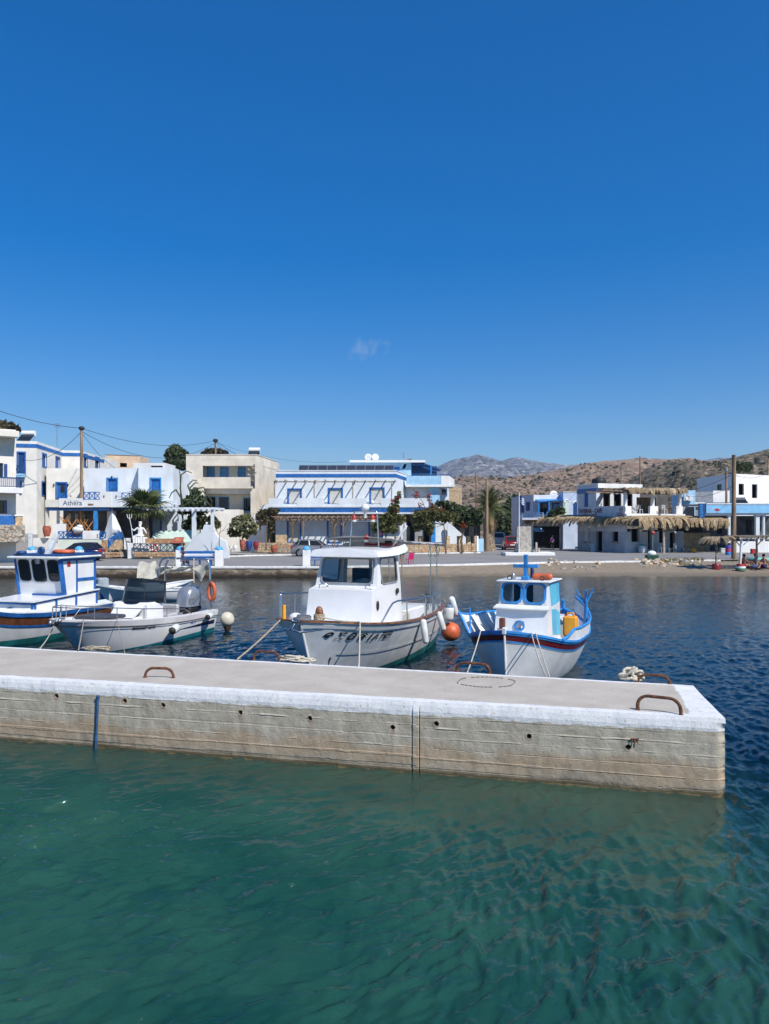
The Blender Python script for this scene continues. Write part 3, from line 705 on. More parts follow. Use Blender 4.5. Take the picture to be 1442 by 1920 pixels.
# rusty stub of reinforcement in the face
p = pA + pu * u_at(1190); zst = z_at(1190, 1385)
st = MB()
for k_ in range(3): st.tube([(p.x + pu.x * (k_ - 1) * 0.03 - pn.x * 0.05, p.y + pu.y * (k_ - 1) * 0.03 - pn.y * 0.05, zst), (p.x + pu.x * (k_ - 1) * 0.036 + pn.x * 0.03, p.y + pu.y * (k_ - 1) * 0.036 + pn.y * 0.03, zst - 0.012), (p.x + pu.x * (k_ - 1) * 0.038 + pn.x * 0.032, p.y + pu.y * (k_ - 1) * 0.038 + pn.y * 0.032, zst - 0.05)], 0.008, 6)
st.tube([(p.x - pu.x * 0.055 + pn.x * 0.022, p.y - pu.y * 0.055 + pn.y * 0.022, zst + 0.005), (p.x + pu.x * 0.055 + pn.x * 0.022, p.y + pu.y * 0.055 + pn.y * 0.022, zst)], 0.009, 6)
st.build('rusty_rebar', RUST, pier)
# blue strap hanging over the face
u0 = u_at(186); ub = u_at(180); pts = []
for k_ in range(12):
    t = k_ / 11; uu = lerp(u0, ub, t); p = pA + pu * uu + pn * 0.03; pts.append(Vector((p.x, p.y, lerp(z_at(188, 1306), -0.25, t))))
sb = MB()
sb.tube(pts, 0.019, 6, sx=1.2); p = pts[0]; sb.ball(p, (0.035, 0.025, 0.03), 8, 6)
STRAP = mat('blue_webbing', (0.025, 0.10, 0.25), 0.85, 0.2, 10, 0.2)
o = sb.build('hanging_strap', STRAP); setp(o, 'blue strap hanging down the pier face into the water', 'strap')
p = pA + pu * u_at(1240) + pn * 0
def rope_pile(c, rx, ry, hz, loops, r, m, label, cat='rope', seed=1, name='rope_pile', ang=0):
    rr = random.Random(seed); pts = []
    n_ = loops * 14
    for k_ in range(n_):
        q_ = k_ / 14 * 2 * math.pi; s_ = 0.55 + 0.45 * rr.random() if k_ % 7 == 0 else None
        a = 0.55 + 0.45 * math.sin(k_ * 0.37 + seed); b_ = 0.6 + 0.4 * math.cos(k_ * 0.23 + seed * 2)
        x = rx * a * math.cos(q_ + 0.5 * math.sin(k_ * 0.11)); y = ry * b_ * math.sin(q_)
        z = r * 0.9 + hz * (0.5 + 0.5 * math.sin(k_ * 0.61 + seed)) * (k_ / n_)
        pts.append(Vector((c[0] + x * math.cos(ang) - y * math.sin(ang), c[1] + x * math.sin(ang) + y * math.cos(ang), c[2] + z)))
    o = MB().tube(pts, r, 7).build(name, m)
    return setp(o, label, cat)
def on_pier(px, py):
    Yq = (H - Zp) * FPX / (py - HY); p_ = at(px, py, Yq); p_.z = Zp; return p_
sr_ = MB()
for k_ in range(40):
    if k_ % 9 == 4: continue
    a0, a1 = k_ * .157, k_ * .157 + .125; c0_ = on_pier(912, 1279)
    sr_.tube([c0_ + Vector((.46 * math.cos(a) + .02 * math.sin(5 * a), .40 * math.sin(a), .006)) for a in (a0, (a0 + a1) / 2, a1)], .006, 4)
sr_.build('scratched_ring', mat('dark_scratch', (.10, .09, .08), .9), pier, kind='stuff')
rope_pile(on_pier(178, 1219), 0.34, 0.13, 0.07, 9, 0.016, ROPE, 'frayed brown rope heaped on the pier beside the speedboat bow', seed=3, ang=-0.2)
hA_ = (hB + Vector((0.22, 0.1, 0)))
rope_pile((hB.x + 0.34, hB.y - 0.02, Zp), 0.36, 0.09, 0.09, 8, 0.02, ROPE_W, 'grey mooring rope coiled against the rusty handle below the white fishing boat', seed=5, ang=-0.25)
kp = on_pier(1180, 1275)
rope_pile(kp + Vector((0.02, 0, 0)), 0.20, 0.13, 0.20, 9, 0.024, ROPE_W, 'thick knotted rope lashed to the handle near the pier end', seed=8, name='rope_knot')
# end tie and crack drawn in the concrete
p = Vector((farA.x + 0.10, farA.y - 1.35)); e0 = Vector((pA.x + 0.02, pA.y + 0.40, Zp - 0.06))
o = MB().tube([e0 + Vector((0.0, 0, 0.02)), e0 + Vector((0.12, -0.05, -0.10)), e0 + Vector((0.20, -0.08, -0.20)), e0 + Vector((0.23, -0.08, -0.08))], 0.010, 6).build('rope_end', STRAP)
setp(o, 'short blue rope end hanging off the far right pier corner', 'rope')
# ---------------------------------------------------------------- boats
def cr(x, kn):                                            # smooth curve through knots
    xs_ = [k_[0] for k_ in kn]; ys_ = [k_[1] for k_ in kn]
    x = min(max(x, xs_[0]), xs_[-1])
    i = 0
    while i < len(xs_) - 2 and x > xs_[i + 1]: i += 1
    h_ = xs_[i + 1] - xs_[i]; t = (x - xs_[i]) / h_
    def sl(j):
        if j == 0: return (ys_[1] - ys_[0]) / (xs_[1] - xs_[0])
        if j == len(xs_) - 1: return (ys_[-1] - ys_[-2]) / (xs_[-1] - xs_[-2])
        a = (ys_[j] - ys_[j - 1]) / (xs_[j] - xs_[j - 1]); b_ = (ys_[j + 1] - ys_[j]) / (xs_[j + 1] - xs_[j])
        return 0 if a * b_ <= 0 else 2 * a * b_ / (a + b_)
    m0, m1_ = sl(i) * h_, sl(i + 1) * h_
    return (2 * t**3 - 3 * t**2 + 1) * ys_[i] + (t**3 - 2 * t**2 + t) * m0 + (-2 * t**3 + 3 * t**2) * ys_[i + 1] + (t**3 - t**2) * m1_
class Hull:
    def __init__(s, L, b, zs, zk, p, rake=0.5, wexp=2.2, w0=0.55):
        s.L, s.b, s.zs, s.zk, s.p, s.rake, s.wexp, s.w0 = L, b, zs, zk, p, rake, wexp, w0
    def P(s, u, t, side=1, off=0.0):                      # u from stern to bow, t from keel to sheer
        zs_, zk_ = cr(u, s.zs), cr(u, s.zk)
        hb = cr(u, s.b) * max(t, 0) ** cr(u, s.p)
        w = max((u - s.w0) / (1 - s.w0), 0) ** s.wexp
        return Vector((s.L * u - s.rake * (1 - t) * w + (off * 0.8 if u > 0.985 else 0), side * (hb + off), zk_ + (zs_ - zk_) * t))
    def tz(s, u, z):
        zs_, zk_ = cr(u, s.zs), cr(u, s.zk); return min(max((z - zk_) / (zs_ - zk_), 0), 1.2)
    def strip(s, mb, t0, t1, off=0.0, u0=0.0, u1=1.0, nu=40, nv=8, sides=(1, -1)):
        f0 = t0 if callable(t0) else (lambda u: t0); f1 = t1 if callable(t1) else (lambda u: t1)
        for sd in sides:
            def fn(a, b_):
                u = lerp(u0, u1, a); return s.P(u, lerp(f0(u), f1(u), b_), sd, off)
            mb.grid(fn, nu, nv, True, flip=(sd < 0))
        return mb
    def rail(s, mb, w, h_, u0=0.0, u1=1.0, t=1.0, out=0.02, nu=40, sides=(1, -1), dz=0.0):     # solid cap along the sheer
        for sd in sides:
            rows = []
            for i in range(nu + 1):
                u = lerp(u0, u1, i / nu); o_ = s.P(u, t, sd, out); i_ = s.P(u, t, sd, out - w)
                if i_.y * sd < 0: i_.y = 0
                rows.append([(o_.x, o_.y, o_.z - h_ / 2 + dz), (o_.x, o_.y, o_.z + h_ / 2 + dz), (i_.x, i_.y, o_.z + h_ / 2 + dz), (i_.x, i_.y, o_.z - h_ / 2 + dz)])
            V = [p for r_ in rows for p in r_]
            F = [(i * 4 + k_, i * 4 + (k_ + 1) % 4, i * 4 + 4 + (k_ + 1) % 4, i * 4 + 4 + k_) for i in range(nu) for k_ in range(4)]
            mb.add(V, F); mb.add(rows[0], [(0, 1, 2, 3)]); mb.add(rows[-1], [(3, 2, 1, 0)])
        return mb
    def deck(s, mb, u0, u1, t=0.97, n=24, dz=0.0, camber=0.03):
        def fn(a, b_):
            u = lerp(u0, u1, a); p = s.P(u, t, 1); y = lerp(p.y, -p.y, b_)
            return (p.x, y, p.z + dz + camber * (1 - (2 * b_ - 1) ** 2))
        mb.grid(fn, n, 6, True); return mb
    def transom(s, mb, t0=0.0, t1=1.0):
        pts = [s.P(0, lerp(t0, t1, i / 10), 1) for i in range(11)]
        mb.poly(pts + [Vector((p.x, -p.y, p.z)) for p in reversed(pts)]); return mb
def rrect(w, h_, r, n_=5, skew=0.0, taper=0.0):
    o = []
    for (cx_, cz_, a0) in ((w / 2 - r, h_ / 2 - r, 0), (-w / 2 + r, h_ / 2 - r, 90), (-w / 2 + r, -h_ / 2 + r, 180), (w / 2 - r, -h_ / 2 + r, 270)):
        for k_ in range(n_ + 1):
            a = R(a0 + 90 * k_ / n_); x, z = cx_ + r * math.cos(a), cz_ + r * math.sin(a)
            x *= 1 - taper * (z / h_); o.append((x + skew * z / h_, z))
    return o
def ring(mb, outer, inner, y0, y1, M):
    n_ = len(outer)
    P = [M @ Vector((p[0], y, p[1])) for (pp, y) in ((outer, y0), (inner, y0), (outer, y1), (inner, y1)) for p in pp]
    F = []
    for i in range(n_):
        j = (i + 1) % n_
        F += [(i, j, n_ + j, n_ + i), (2 * n_ + i, 3 * n_ + i, 3 * n_ + j, 2 * n_ + j), (i, 2 * n_ + i, 2 * n_ + j, j), (n_ + i, n_ + j, 3 * n_ + j, 3 * n_ + i)]
    return mb.add(P, F)
def plate(mb, outer, y0, y1, M): return mb.prism(outer, y0, y1, M)
def panel(pts, thick=0.02):                               # a flat polygon given thickness along its own normal
    a, b_, c_ = Vector(pts[0]), Vector(pts[1]), Vector(pts[2]); nn = (b_ - a).cross(c_ - a).normalized() * thick
    n_ = len(pts); P = [Vector(p) for p in pts] + [Vector(p) - nn for p in pts]
    return P, [tuple(range(n_)), tuple(range(2 * n_ - 1, n_ - 1, -1))] + [(i, i + n_, (i + 1) % n_ + n_, (i + 1) % n_) for i in range(n_)]
def wallq(mb, Q, holes=(), n_=1):                         # quad Q (bl, br, tr, tl) with window holes given in its 0..1 coordinates
    bl, br, tr_, tl = [Vector(p) for p in Q]
    def f(u, v): return (bl * (1 - u) + br * u) * (1 - v) + (tl * (1 - u) + tr_ * u) * v
    us_ = sorted({0, 1, *[h_[0] for h_ in holes], *[h_[1] for h_ in holes]}); vs_ = sorted({0, 1, *[h_[2] for h_ in holes], *[h_[3] for h_ in holes]})
    for i in range(len(us_) - 1):
        for j in range(len(vs_) - 1):
            uc, vc = (us_[i] + us_[i + 1]) / 2, (vs_[j] + vs_[j + 1]) / 2
            if any(h_[0] < uc < h_[1] and h_[2] < vc < h_[3] for h_ in holes): continue
            mb.poly([f(us_[i], vs_[j]), f(us_[i + 1], vs_[j]), f(us_[i + 1], vs_[j + 1]), f(us_[i], vs_[j + 1])])
    return f
def frame_on(Q, u0, u1, v0, v1, out=0.0):                 # local frame, width and height of a rectangle on a quad
    bl, br, tr_, tl = [Vector(p) for p in Q]
    def f(u, v): return (bl * (1 - u) + br * u) * (1 - v) + (tl * (1 - u) + tr_ * u) * v
    c_ = f((u0 + u1) / 2, (v0 + v1) / 2); x = f(u1, (v0 + v1) / 2) - f(u0, (v0 + v1) / 2); z = f((u0 + u1) / 2, v1) - f((u0 + u1) / 2, v0)
    w, h_ = x.length, z.length; x.normalize(); z = (z - x * z.dot(x)).normalized(); y = z.cross(x)
    c_ = c_ - y * out
    return Matrix(((x.x, y.x, z.x, c_.x), (x.y, y.y, z.y, c_.y), (x.z, y.z, z.z, c_.z), (0, 0, 0, 1))), w, h_      # -y faces outwards
def window(root, Q, rect, fm, gm, r=0.07, bw=0.05, proud=0.03, name='window', hole_pad=0.0, taper=0.0):
    M, w, h_ = frame_on(Q, *rect)
    o_, i_ = rrect(w + 2 * bw, h_ + 2 * bw, r + bw, taper=taper), rrect(w - 0.02, h_ - 0.02, r, taper=taper)
    fr_ = ring(MB(root_m(root)), o_, i_, -proud, 0.012, M).build(name, fm, root)
    gp = MB(root_m(root)); gp.add([M @ Vector((p[0], -0.004, p[1])) for p in rrect(w - 0.015, h_ - 0.015, r, taper=taper)], [tuple(range(24))])
    gp.build('pane', gm, fr_)
    return fr_
def root_m(root): return wm(root)
FONT = None
def text_mesh(s, size, res=3, shear=0.0, bold=0.0):       # flat lettering as vertices (x, z) and faces
    cu = bpy.data.curves.new('lettering', 'FONT'); cu.body = s; cu.size = size; cu.align_x = 'LEFT'; cu.resolution_u = res; cu.shear = shear; cu.offset = bold
    o = bpy.data.objects.new('lettering', cu); C.objects.link(o)
    dg = bpy.context.evaluated_depsgraph_get(); me = o.evaluated_get(dg).to_mesh()
    V = [(v_.co.x, v_.co.y) for v_ in me.vertices]; F = [tuple(p.vertices) for p in me.polygons]
    o.evaluated_get(dg).to_mesh_clear(); bpy.data.objects.remove(o); bpy.data.curves.remove(cu)
    return V, F
def lettering(mb, s, size, fn, shear=0.0, bold=0.0, sx=1.0):
    V, F = text_mesh(s, size, 3, shear, bold); mb.add([fn(x * sx, z) for x, z in V], F); return max(x for x, z in V) * sx
def fender(label, c, r, L, ax=(0, 0, 1), cap=BLACK, group=None, ropeto=None, bm=FENDER, tip=True):
    ax = Vector(ax).normalized(); c = Vector(c)
    M = frame(c, ax, (0.3, 0.2, 1) if abs(ax.z) < 0.9 else (1, 0, 0))
    Rm = M @ Matrix.Rotation(R(90), 4, 'Y')
    t = thing('fender', label, 'boat fender', c, 0, group)
    h_ = L / 2
    MB().lathe([(r * 0.3, -h_), (r * 0.8, -h_ + r * 0.25), (r, -h_ + r * 0.7), (r * 1.0, h_ - r * 0.7), (r * 0.8, h_ - r * 0.25), (r * 0.3, h_)], 14, Rm).build('body', bm, t)
    if tip:
        MB().lathe([(r * 0.32, -h_ - r * 0.22), (r * 0.66, -h_ - 0.0), (r * 0.86, -h_ + r * 0.28), (r * 0.7, -h_ + r * 0.3)], 14, Rm).build('end_cap', cap, t)
    if ropeto:
        e = c + ax * h_
        MB().tube([e, (e + Vector(ropeto)) / 2 + Vector((0, 0, -0.01)), ropeto], 0.009, 6).build('lanyard', ROPE_W, t)
    return t
def line(name, label, a, b_, r, m, sag=0.05, cat='mooring rope', n_=12):
    a, b_ = Vector(a), Vector(b_)
    pts = [a.lerp(b_, i / n_) + Vector((0, 0, -4 * sag * (i / n_) * (1 - i / n_))) for i in range(n_ + 1)]
    return setp(MB().tube(pts, r, 6).build(name, m), label, cat)
def stand(root): return lambda p: root_m(root) @ Vector(p)

# ---- white fishing boat in the middle
f = Vector((-0.39, -0.921)); LW = 7.6; bow = Vector((XatP(563, 16.6), 16.6))
st = bow - f * LW
wb = thing('fishing_boat', 'white fishing boat with a tall white wheelhouse and brown rail moored bow to the pier', 'fishing boat', (st.x, st.y, 0), math.atan2(f.y, f.x))
Wm = root_m(wb)
h = Hull(LW, [(0, .72), (.12, .98), (.3, 1.24), (.5, 1.38), (.7, 1.40), (.82, 1.29), (.9, 1.04), (.96, .62), (1, .03)],
         [(0, 1.16), (.25, 1.13), (.5, 1.16), (.75, 1.27), (1, 1.46)], [(0, -.30), (.3, -.5), (.8, -.5), (.93, -.42), (1, -.30)],
         [(0, .34), (.3, .36), (.6, .50), (.8, .80), (.93, 1.15), (1, 1.1)], rake=0.75)
wl0 = lambda u: h.tz(u, 0.30 - 0.24 * u)
def bm(): return MB(Wm)
h.transom(h.strip(bm(), wl0, 1.0, nu=70, nv=16), 0.2, 1).build('hull', OLDWHITE, wb)
h.transom(h.strip(bm(), 0.0, wl0, 0.004, nv=5), 0, 0.4).build('antifouling', TEAL, wb)
h.rail(bm(), 0.13, 0.036, out=0.035, dz=0.02).build('cap_rail', WOOD, wb)
h.strip(bm(), lambda u: h.tz(u, cr(u, h.zs) - 0.125), lambda u: h.tz(u, cr(u, h.zs) - 0.06), 0.028, nv=3).build('rubbing_strake', BOATWHITE, wb)
h.strip(bm(), lambda u: h.tz(u, cr(u, h.zs) * 0.5 - 0.02), lambda u: h.tz(u, cr(u, h.zs) * 0.5 + 0.02), 0.022, 0.0, 0.93, nv=3).build('hull_moulding', OLDWHITE, wb)
h.deck(bm(), 0.50, 0.985, 0.965).build('foredeck', BOATWHITE, wb)
h.deck(bm(), 0.0, 0.50, 0.60).build('cockpit_floor', OLDWHITE, wb)
h.strip(bm(), 0.58, 1.0, -0.07, 0.0, 0.52, nv=4).build('inner_bulwark', BOATWHITE, wb)
stem = bm(); pts = [h.P(1, t, 1, 0) + Vector((0.0, 0, 0)) for t in np.linspace(0.1, 1, 9)]
stem.tube([(p.x, 0, p.z) for p in pts], 0.035, 8).build('stem', OLDWHITE, wb)
# wheelhouse
xf, xw, xb = LW - 1.98, LW - 2.42, LW - 3.98
zd = 1.30
q = bm()
A0, A1, A2 = (xf, .80, zd - .05), (xf - .10, .77, 1.99), (xw, .77, 2.06)
mir = lambda p: (p[0], -p[1] - .15, p[2])
FRONT = (mir(A0), A0, A1, mir(A1))
q.poly([mir(A0), A0, A1, mir(A1)]); q.poly([mir(A1), A1, A2, mir(A2)])
WSb, WSt = (xw, .77, 2.06), (xw - .17, .69, 2.80)
WS = (mir(WSb), WSb, WSt, mir(WSt)); whole = (0.075, 0.925, 0.10, 0.90)
wallq(q, WS, [whole])
SB0, SB1 = (xb, .80, zd - .3), (xb + .10, .70, 2.80)
for sd in (1, -1):
    m_ = (lambda p: p) if sd > 0 else mir
    lo = [A0, A1, A2, (xb + 0.06, .765, 2.06), SB0]; q.poly([m_(p) for p in lo])
    Q = (WSb, (xb + 0.06, .765, 2.06), SB1, WSt)
    wallq(q, [m_(p) for p in Q], [(0.14, 0.86, 0.08, 0.90)])
q.poly([mir(SB0), SB0, (xb + .05, .765, 2.0), mir((xb + .05, .765, 2.0))])
BK = ((xb + .05, .765, 2.0), mir((xb + .05, .765, 2.0)), mir(SB1), SB1); wallq(q, BK, [(0.08, 0.47, 0.05, 0.9), (0.53, 0.92, 0.05, 0.9)])
wh = q.build('wheelhouse', BOATWHITE, wb)
GREYRUB = mat('grey_window_rubber', (0.25, 0.27, 0.28), 0.6, 0.1, 5)
window(wb, WS, whole, GREYRUB, GLASS_C, r=0.09, bw=0.03, proud=0.02, name='windscreen')
Qp = (WSb, (xb + 0.06, .765, 2.06), SB1, WSt)
window(wb, (Qp[0], Qp[1], Qp[2], Qp[3]), (0.14, 0.86, 0.08, 0.90), GREYRUB, GLASS_C, r=0.10, bw=0.025, proud=0.02, name='side_window')
window(wb, (mir(Qp[1]), mir(Qp[0]), mir(Qp[3]), mir(Qp[2])), (0.14, 0.86, 0.08, 0.90), GREYRUB, GLASS_C, r=0.10, bw=0.025, proud=0.02, name='side_window')
mq = bm(); pm = lambda u, v: (Vector(Qp[0]) * (1 - u) + Vector(Qp[1]) * u) * (1 - v) + (Vector(Qp[3]) * (1 - u) + Vector(Qp[2]) * u) * v
mq.tube([pm(.52, .08) + Vector((0, .008, 0)), pm(.52, .90) + Vector((0, .008, 0))], 0.014, 6).build('window_bar', DULLSTEEL, wb)
# roof: cambered slab with an overhang whose edge sweeps up aft
rp = bm()
def rsec(x, w, zb, k_): # underside edge, fascia foot, fascia top, crown, mirrored
    c_ = -.075
    half = [(w - .10, zb), (w, zb + .015), (w - .045, zb + .15), (w - .16, zb + .185), (w * .5, zb + .215), (0, zb + .225)]
    return [(x - k_ * .06 * (j_ > 1), c_ + y, z) for j_, (y, z) in enumerate(half)] + [(x - k_ * .06 * (j_ > 1), c_ - y, z) for j_, (y, z) in reversed(list(enumerate(half[:-1])))]
secs = [rsec(xw + .16, .93, 2.775, 1), rsec(xw - .3, .97, 2.775, 0), rsec(xb + .6, .97, 2.785, 0), rsec(xb + .05, .97, 2.83, 0), rsec(xb - .20, .95, 2.90, -1)]
nS = len(secs[0]); rp.add([p for s_ in secs for p in s_], [(i_ * nS + k_, (i_ + 1) * nS + k_, (i_ + 1) * nS + (k_ + 1) % nS, i_ * nS + (k_ + 1) % nS) for i_ in range(len(secs) - 1) for k_ in range(nS)])
rp.add(secs[0], [tuple(range(nS))]); rp.add(secs[-1], [tuple(range(nS))[::-1]])
rf = rp.build('wheelhouse_roof', BOATWHITE, wb)
dv = bm(); ph = Matrix.Translation(Vector((xb + .38, .80, 1.88))) @ Matrix.Rotation(R(-90), 4, 'X')
dv.lathe([(.02, -.01), (.068, -.01), (.075, .02), (.05, .035), (.045, .03), (.0, .03)], 16, ph).build('vent', BLACK, wb)
dv = bm(); ph = Matrix.Translation(Vector((xf - .38, .80, 1.62))) @ Matrix.Rotation(R(-90), 4, 'X') @ Matrix.Diagonal((.75, 1.35, 1, 1))
dv.lathe([(.0, -.01), (.085, -.01), (.085, .012), (.0, .012)], 16, ph).build('porthole', BLACK, wb)
db = bm()                                                  # dashboard with papers and the dim cabin behind
db.box(xw - .75, xw - .12, -.66, .66, 1.90, 2.10); db.build('dashboard', BOATWHITE, wb)
bm().box(xw - 1.05, xw - .95, -.36, .10, 1.7, 2.45).build('helm_seat_back', DARK, wb)
cl = bm(); cl.add([(xw - .2, -.1, 2.13), (xw - .25, .55, 2.12), (xw - .55, .5, 2.13), (xw - .5, .2, 2.24), (xw - .5, -.05, 2.13)], [(0, 1, 3), (1, 2, 3), (0, 3, 4)]); cl.build('folded_cloth', CANVAS, wb)
for sd in (1, -1):
    bm().tube([(xf - .22, sd * .70, 2.0), (xf - .22, sd * .69, 2.09), (xf - .27, sd * .60, 2.12), (xf - .30, sd * .52, 2.09), (xf - .3, sd * .50, 2.01)], .016, 8).build('grab_handle', STEEL, wb)
# bow fittings
bl = bm(); bl.bbox(LW - .95, LW - .82, -.085, .075, 1.25, 1.62, .02); bl.ball((LW - .885, -.005, 1.62), (.075, .085, .10), 12, 8)
post = bl.build('samson_post', WOOD, wb)
tr_ = bm()
for k_ in range(4): tr_.tube([(LW - .885 + .105 * math.cos(a), -.005 + .12 * math.sin(a), 1.42 + .035 * k_ + .008 * math.sin(a)) for a in np.linspace(0, 6.1, 13)], .018, 6)
tr_.build('rope_turns', ROPE, post)
rl = bm()
for sd in (1, -1): rl.add(*panel([(LW - .35, sd * .07, 1.50), (LW + .22, sd * .07, 1.44), (LW + .26, sd * .07, 1.52), (LW + .15, sd * .07, 1.58), (LW - .35, sd * .07, 1.56)], 0.012))
rl.tube([(LW + .19, -.08, 1.50), (LW + .19, .08, 1.50)], .04, 10); rl.tube([(LW + .2, -.03, 1.43), (LW + .30, -.04, 1.34), (LW + .20, .10, 1.27), (LW + .05, .36, 1.30)], .022, 6)
rl.tube([(LW + .2, -.03, 1.43), (LW + .29, -.1, 1.33), (LW + .15, -.3, 1.32)], .02, 6)
rl.build('bow_roller', STEEL, wb)
wl_ = bm(); wl_.bbox(LW - .75, LW - .45, -.38, -.12, 1.38, 1.50, .03); wl_.tube([(LW - .6, -.4, 1.48), (LW - .6, -.1, 1.48)], .07, 10); wl_.build('windlass', DULLSTEEL, wb)
# pulpit and side rails
def railing(name, pts, posts, r=0.021):
    m_ = bm(); m_.tube(pts, r, 8)
    for (p_, u, sd) in posts:
        b_ = h.P(u, 1.0, sd, -.05); m_.tube([p_, (p_[0], b_.y, b_.z + .02)], r * .9, 8)
    return m_.build(name, STEEL, wb)
def over(u, sd, dz, inn=-.06): p_ = h.P(u, 1, sd, inn); return Vector((p_.x, p_.y, p_.z + dz))
pl = [over(u, -1, .62) for u in (.93, .90, .86, .80, .72, .62)]; pl = [over(.935, -1, .06)] + [over(.932, -1, .55)] + pl + [over(.60, -1, .05)]
railing('starboard_rail', pl, [(pl[4], .86, -1), (pl[6], .72, -1)])
pl = [over(.80, 1, .03), over(.755, 1, .36), over(.735, 1, .47), over(.70, 1, .52)] + [over(u, 1, .53 - .12 * max(0, (.5 - u))) for u in (.62, .52, .42, .32, .22, .12)]
railing('port_rail', pl, [(pl[4], .62, 1), (pl[6], .42, 1), (pl[7], .32, 1), (pl[8], .22, 1), (pl[9], .12, 1)])
# stern gear: engine box, crates, post, awning frame
bx = bm(); bx.bbox(1.0, 2.5, -.45, .45, .7, 1.22, .04); bx.build('engine_box', BOATWHITE, wb)
bx = bm(); bx.bbox(2.62, 3.3, .1, .62, .75, 1.2, .03); bx.build('bait_box', CANVAS, wb)
p = h.P(.36, 1, -1, -.2); bl = bm(); bl.bbox(p.x - .07, p.x + .07, p.y - .06, p.y + .08, .9, 1.46, .02); bl.ball((p.x, p.y, 1.50), (.07, .09, .12), 10, 8); bl.build('samson_post', WOOD, wb)
aw = bm(); zA = 3.02
pp = [(0.05, .50, 1.1), (0.05, .50, zA)], [(0.05, .30, 1.1), (0.05, .30, zA)], [(0.10, -.62, 1.1), (0.10, -.62, zA)]
for a, b_ in pp: aw.tube([a, b_], .02, 8)
aw.tube([(.05, .72, zA), (.05, -.72, zA)], .018, 8)
aw.build('awning_frame', STEEL, wb)
def aw_f(u, v):
    x = lerp(-.02, 4.5, u); y = lerp(-1.15, .85, v)
    return (x, y, zA + .03 + .22 * u - .10 * math.sin(u * math.pi) * .6 - .05 * abs(2 * v - 1) ** 2 + .012 * math.sin(x * 9 + y * 5) - .09 * (u < .06))
aw = bm(); aw.grid(aw_f, 30, 12); aw.build('awning', AWN, wb)
wl2 = bm(); wl2.tube([(.75, .80, zA - .02), (.72, .82, zA - .18), (.9, .84, zA - .36), (1.25, .84, zA - .36), (1.15, .83, zA - .22), (.95, .83, zA - .08)], .008, 6)
wl2.tube([(1.0, .82, zA - .02), (1.3, .84, zA - .18), (1.6, .84, zA - .36), (1.75, .84, zA - .3), (1.6, .83, zA - .05)], .008, 6); wl2.build('hanging_cord', BLACK, wb)
# roof gear
ZR = 3.0
ar = bm(); ar.tube([(xb + .55, -.45, ZR), (xb + .56, -.38, ZR + .75), (xb + .55, -.30, ZR + .92), (xb + .55, .30, ZR + .92), (xb + .55, .32, ZR + .80), (xb + .5, .34, ZR)], .020, 8)
ar.tube([(xb + .55, -.38, ZR + .66), (xb + .55, .32, ZR + .66)], .014, 6); ar.tube([(xb + .55, -.40, ZR + .15), (xb + .55, .33, ZR + .15)], .014, 6)
ar.build('light_mast', STEEL, wb)
dm = bm(); dm.lathe([(.04, ZR + .74), (.04, ZR + .92), (.10, ZR + .94), (.115, ZR + 1.02), (.07, ZR + 1.08), (.03, ZR + 1.10)], 14, Matrix.Translation(Vector((xb + .55, -.02, 0)))); dm.ball((xb + .45, .14, ZR + 1.14), (.05, .05, .06), 10, 8); dm.build('radar_dome', FENDER, wb)
for (yy, zz_) in ((-.30, ZR + .66), (.22, ZR + .66), (.05, ZR + .15)):
    T_ = Matrix.Translation(Vector((xb + .62, yy, zz_)))
    lm = bm().lathe([(.055, .03), (.055, .13), (.02, .16)], 12, T_).build('signal_lamp', RED, wb)
    bm().lathe([(.06, -.02), (.065, .03)], 12, T_).build('lamp_base', FENDER, lm)
rf_ = bm(); rf_.tube([(xb + .25, .60, ZR - .01), (xb + .15, .95, ZR + .5), (xb + .14, .98, ZR + .54)], [.028, .028, .02], 8); rf_.tube([(xb + .15, .95, ZR + .45), (xb + .16, .92, ZR + .6)], .02, 6); rf_.build('horn_arm', FENDER, wb)
rf_ = bm(); rf_.tube([(xb - .2, .62, ZR - .1), (xb - .2, .62, ZR + .48)], .02, 8); rf_.build('canopy_post', DULLSTEEL, wb)
lr = bm(); lr.tube([(xb + .15 + .10 * math.sin(a), .24 + .42 * math.cos(a), ZR + .02 + .02 * math.sin(3 * a)) for a in np.linspace(0, 6.28, 24)][:-1], .055, 8, closed=True)
o = lr.build('life_vest', RED); setp(o, 'red life vest lying on the white wheelhouse roof', 'life vest')
tb = bm(); tb.lathe([(.09, 0), (.10, .16), (.09, .17)], 12, Matrix.Translation(Vector((xb + .0, .40, ZR - .02)))); o = tb.build('bucket', mat('dark_green_plastic', (.01, .06, .035), .5)); setp(o, 'dark green bucket on the white wheelhouse roof', 'bucket')
bb = bm(); p = over(.955, -1, .13); bb.tube([(p.x, p.y, p.z - .15), (p.x, p.y, p.z + .22)], .045, 8); bb.build('yellow_sleeve', YELLOW, wb)
bb = bm(); p = over(.90, -1, .08); bb.ball((p.x - .1, p.y + .38, p.z - .02), (.16, .16, .11), 12, 8); bb.build('deck_vent', FENDER, wb)
dh = bm(); p = h.P(.945, .55, 1, .004); dh.ball(p, (.03, .02, .03), 8, 6); dh.build('drain_hole', BLACK, wb)
dh = bm(); dh.bar(p + Vector((0, .006, 0)), h.P(.945, .42, 1, .006), .03, .004, (0, 1, 0)); dh.build('rust_run', RUST, wb)
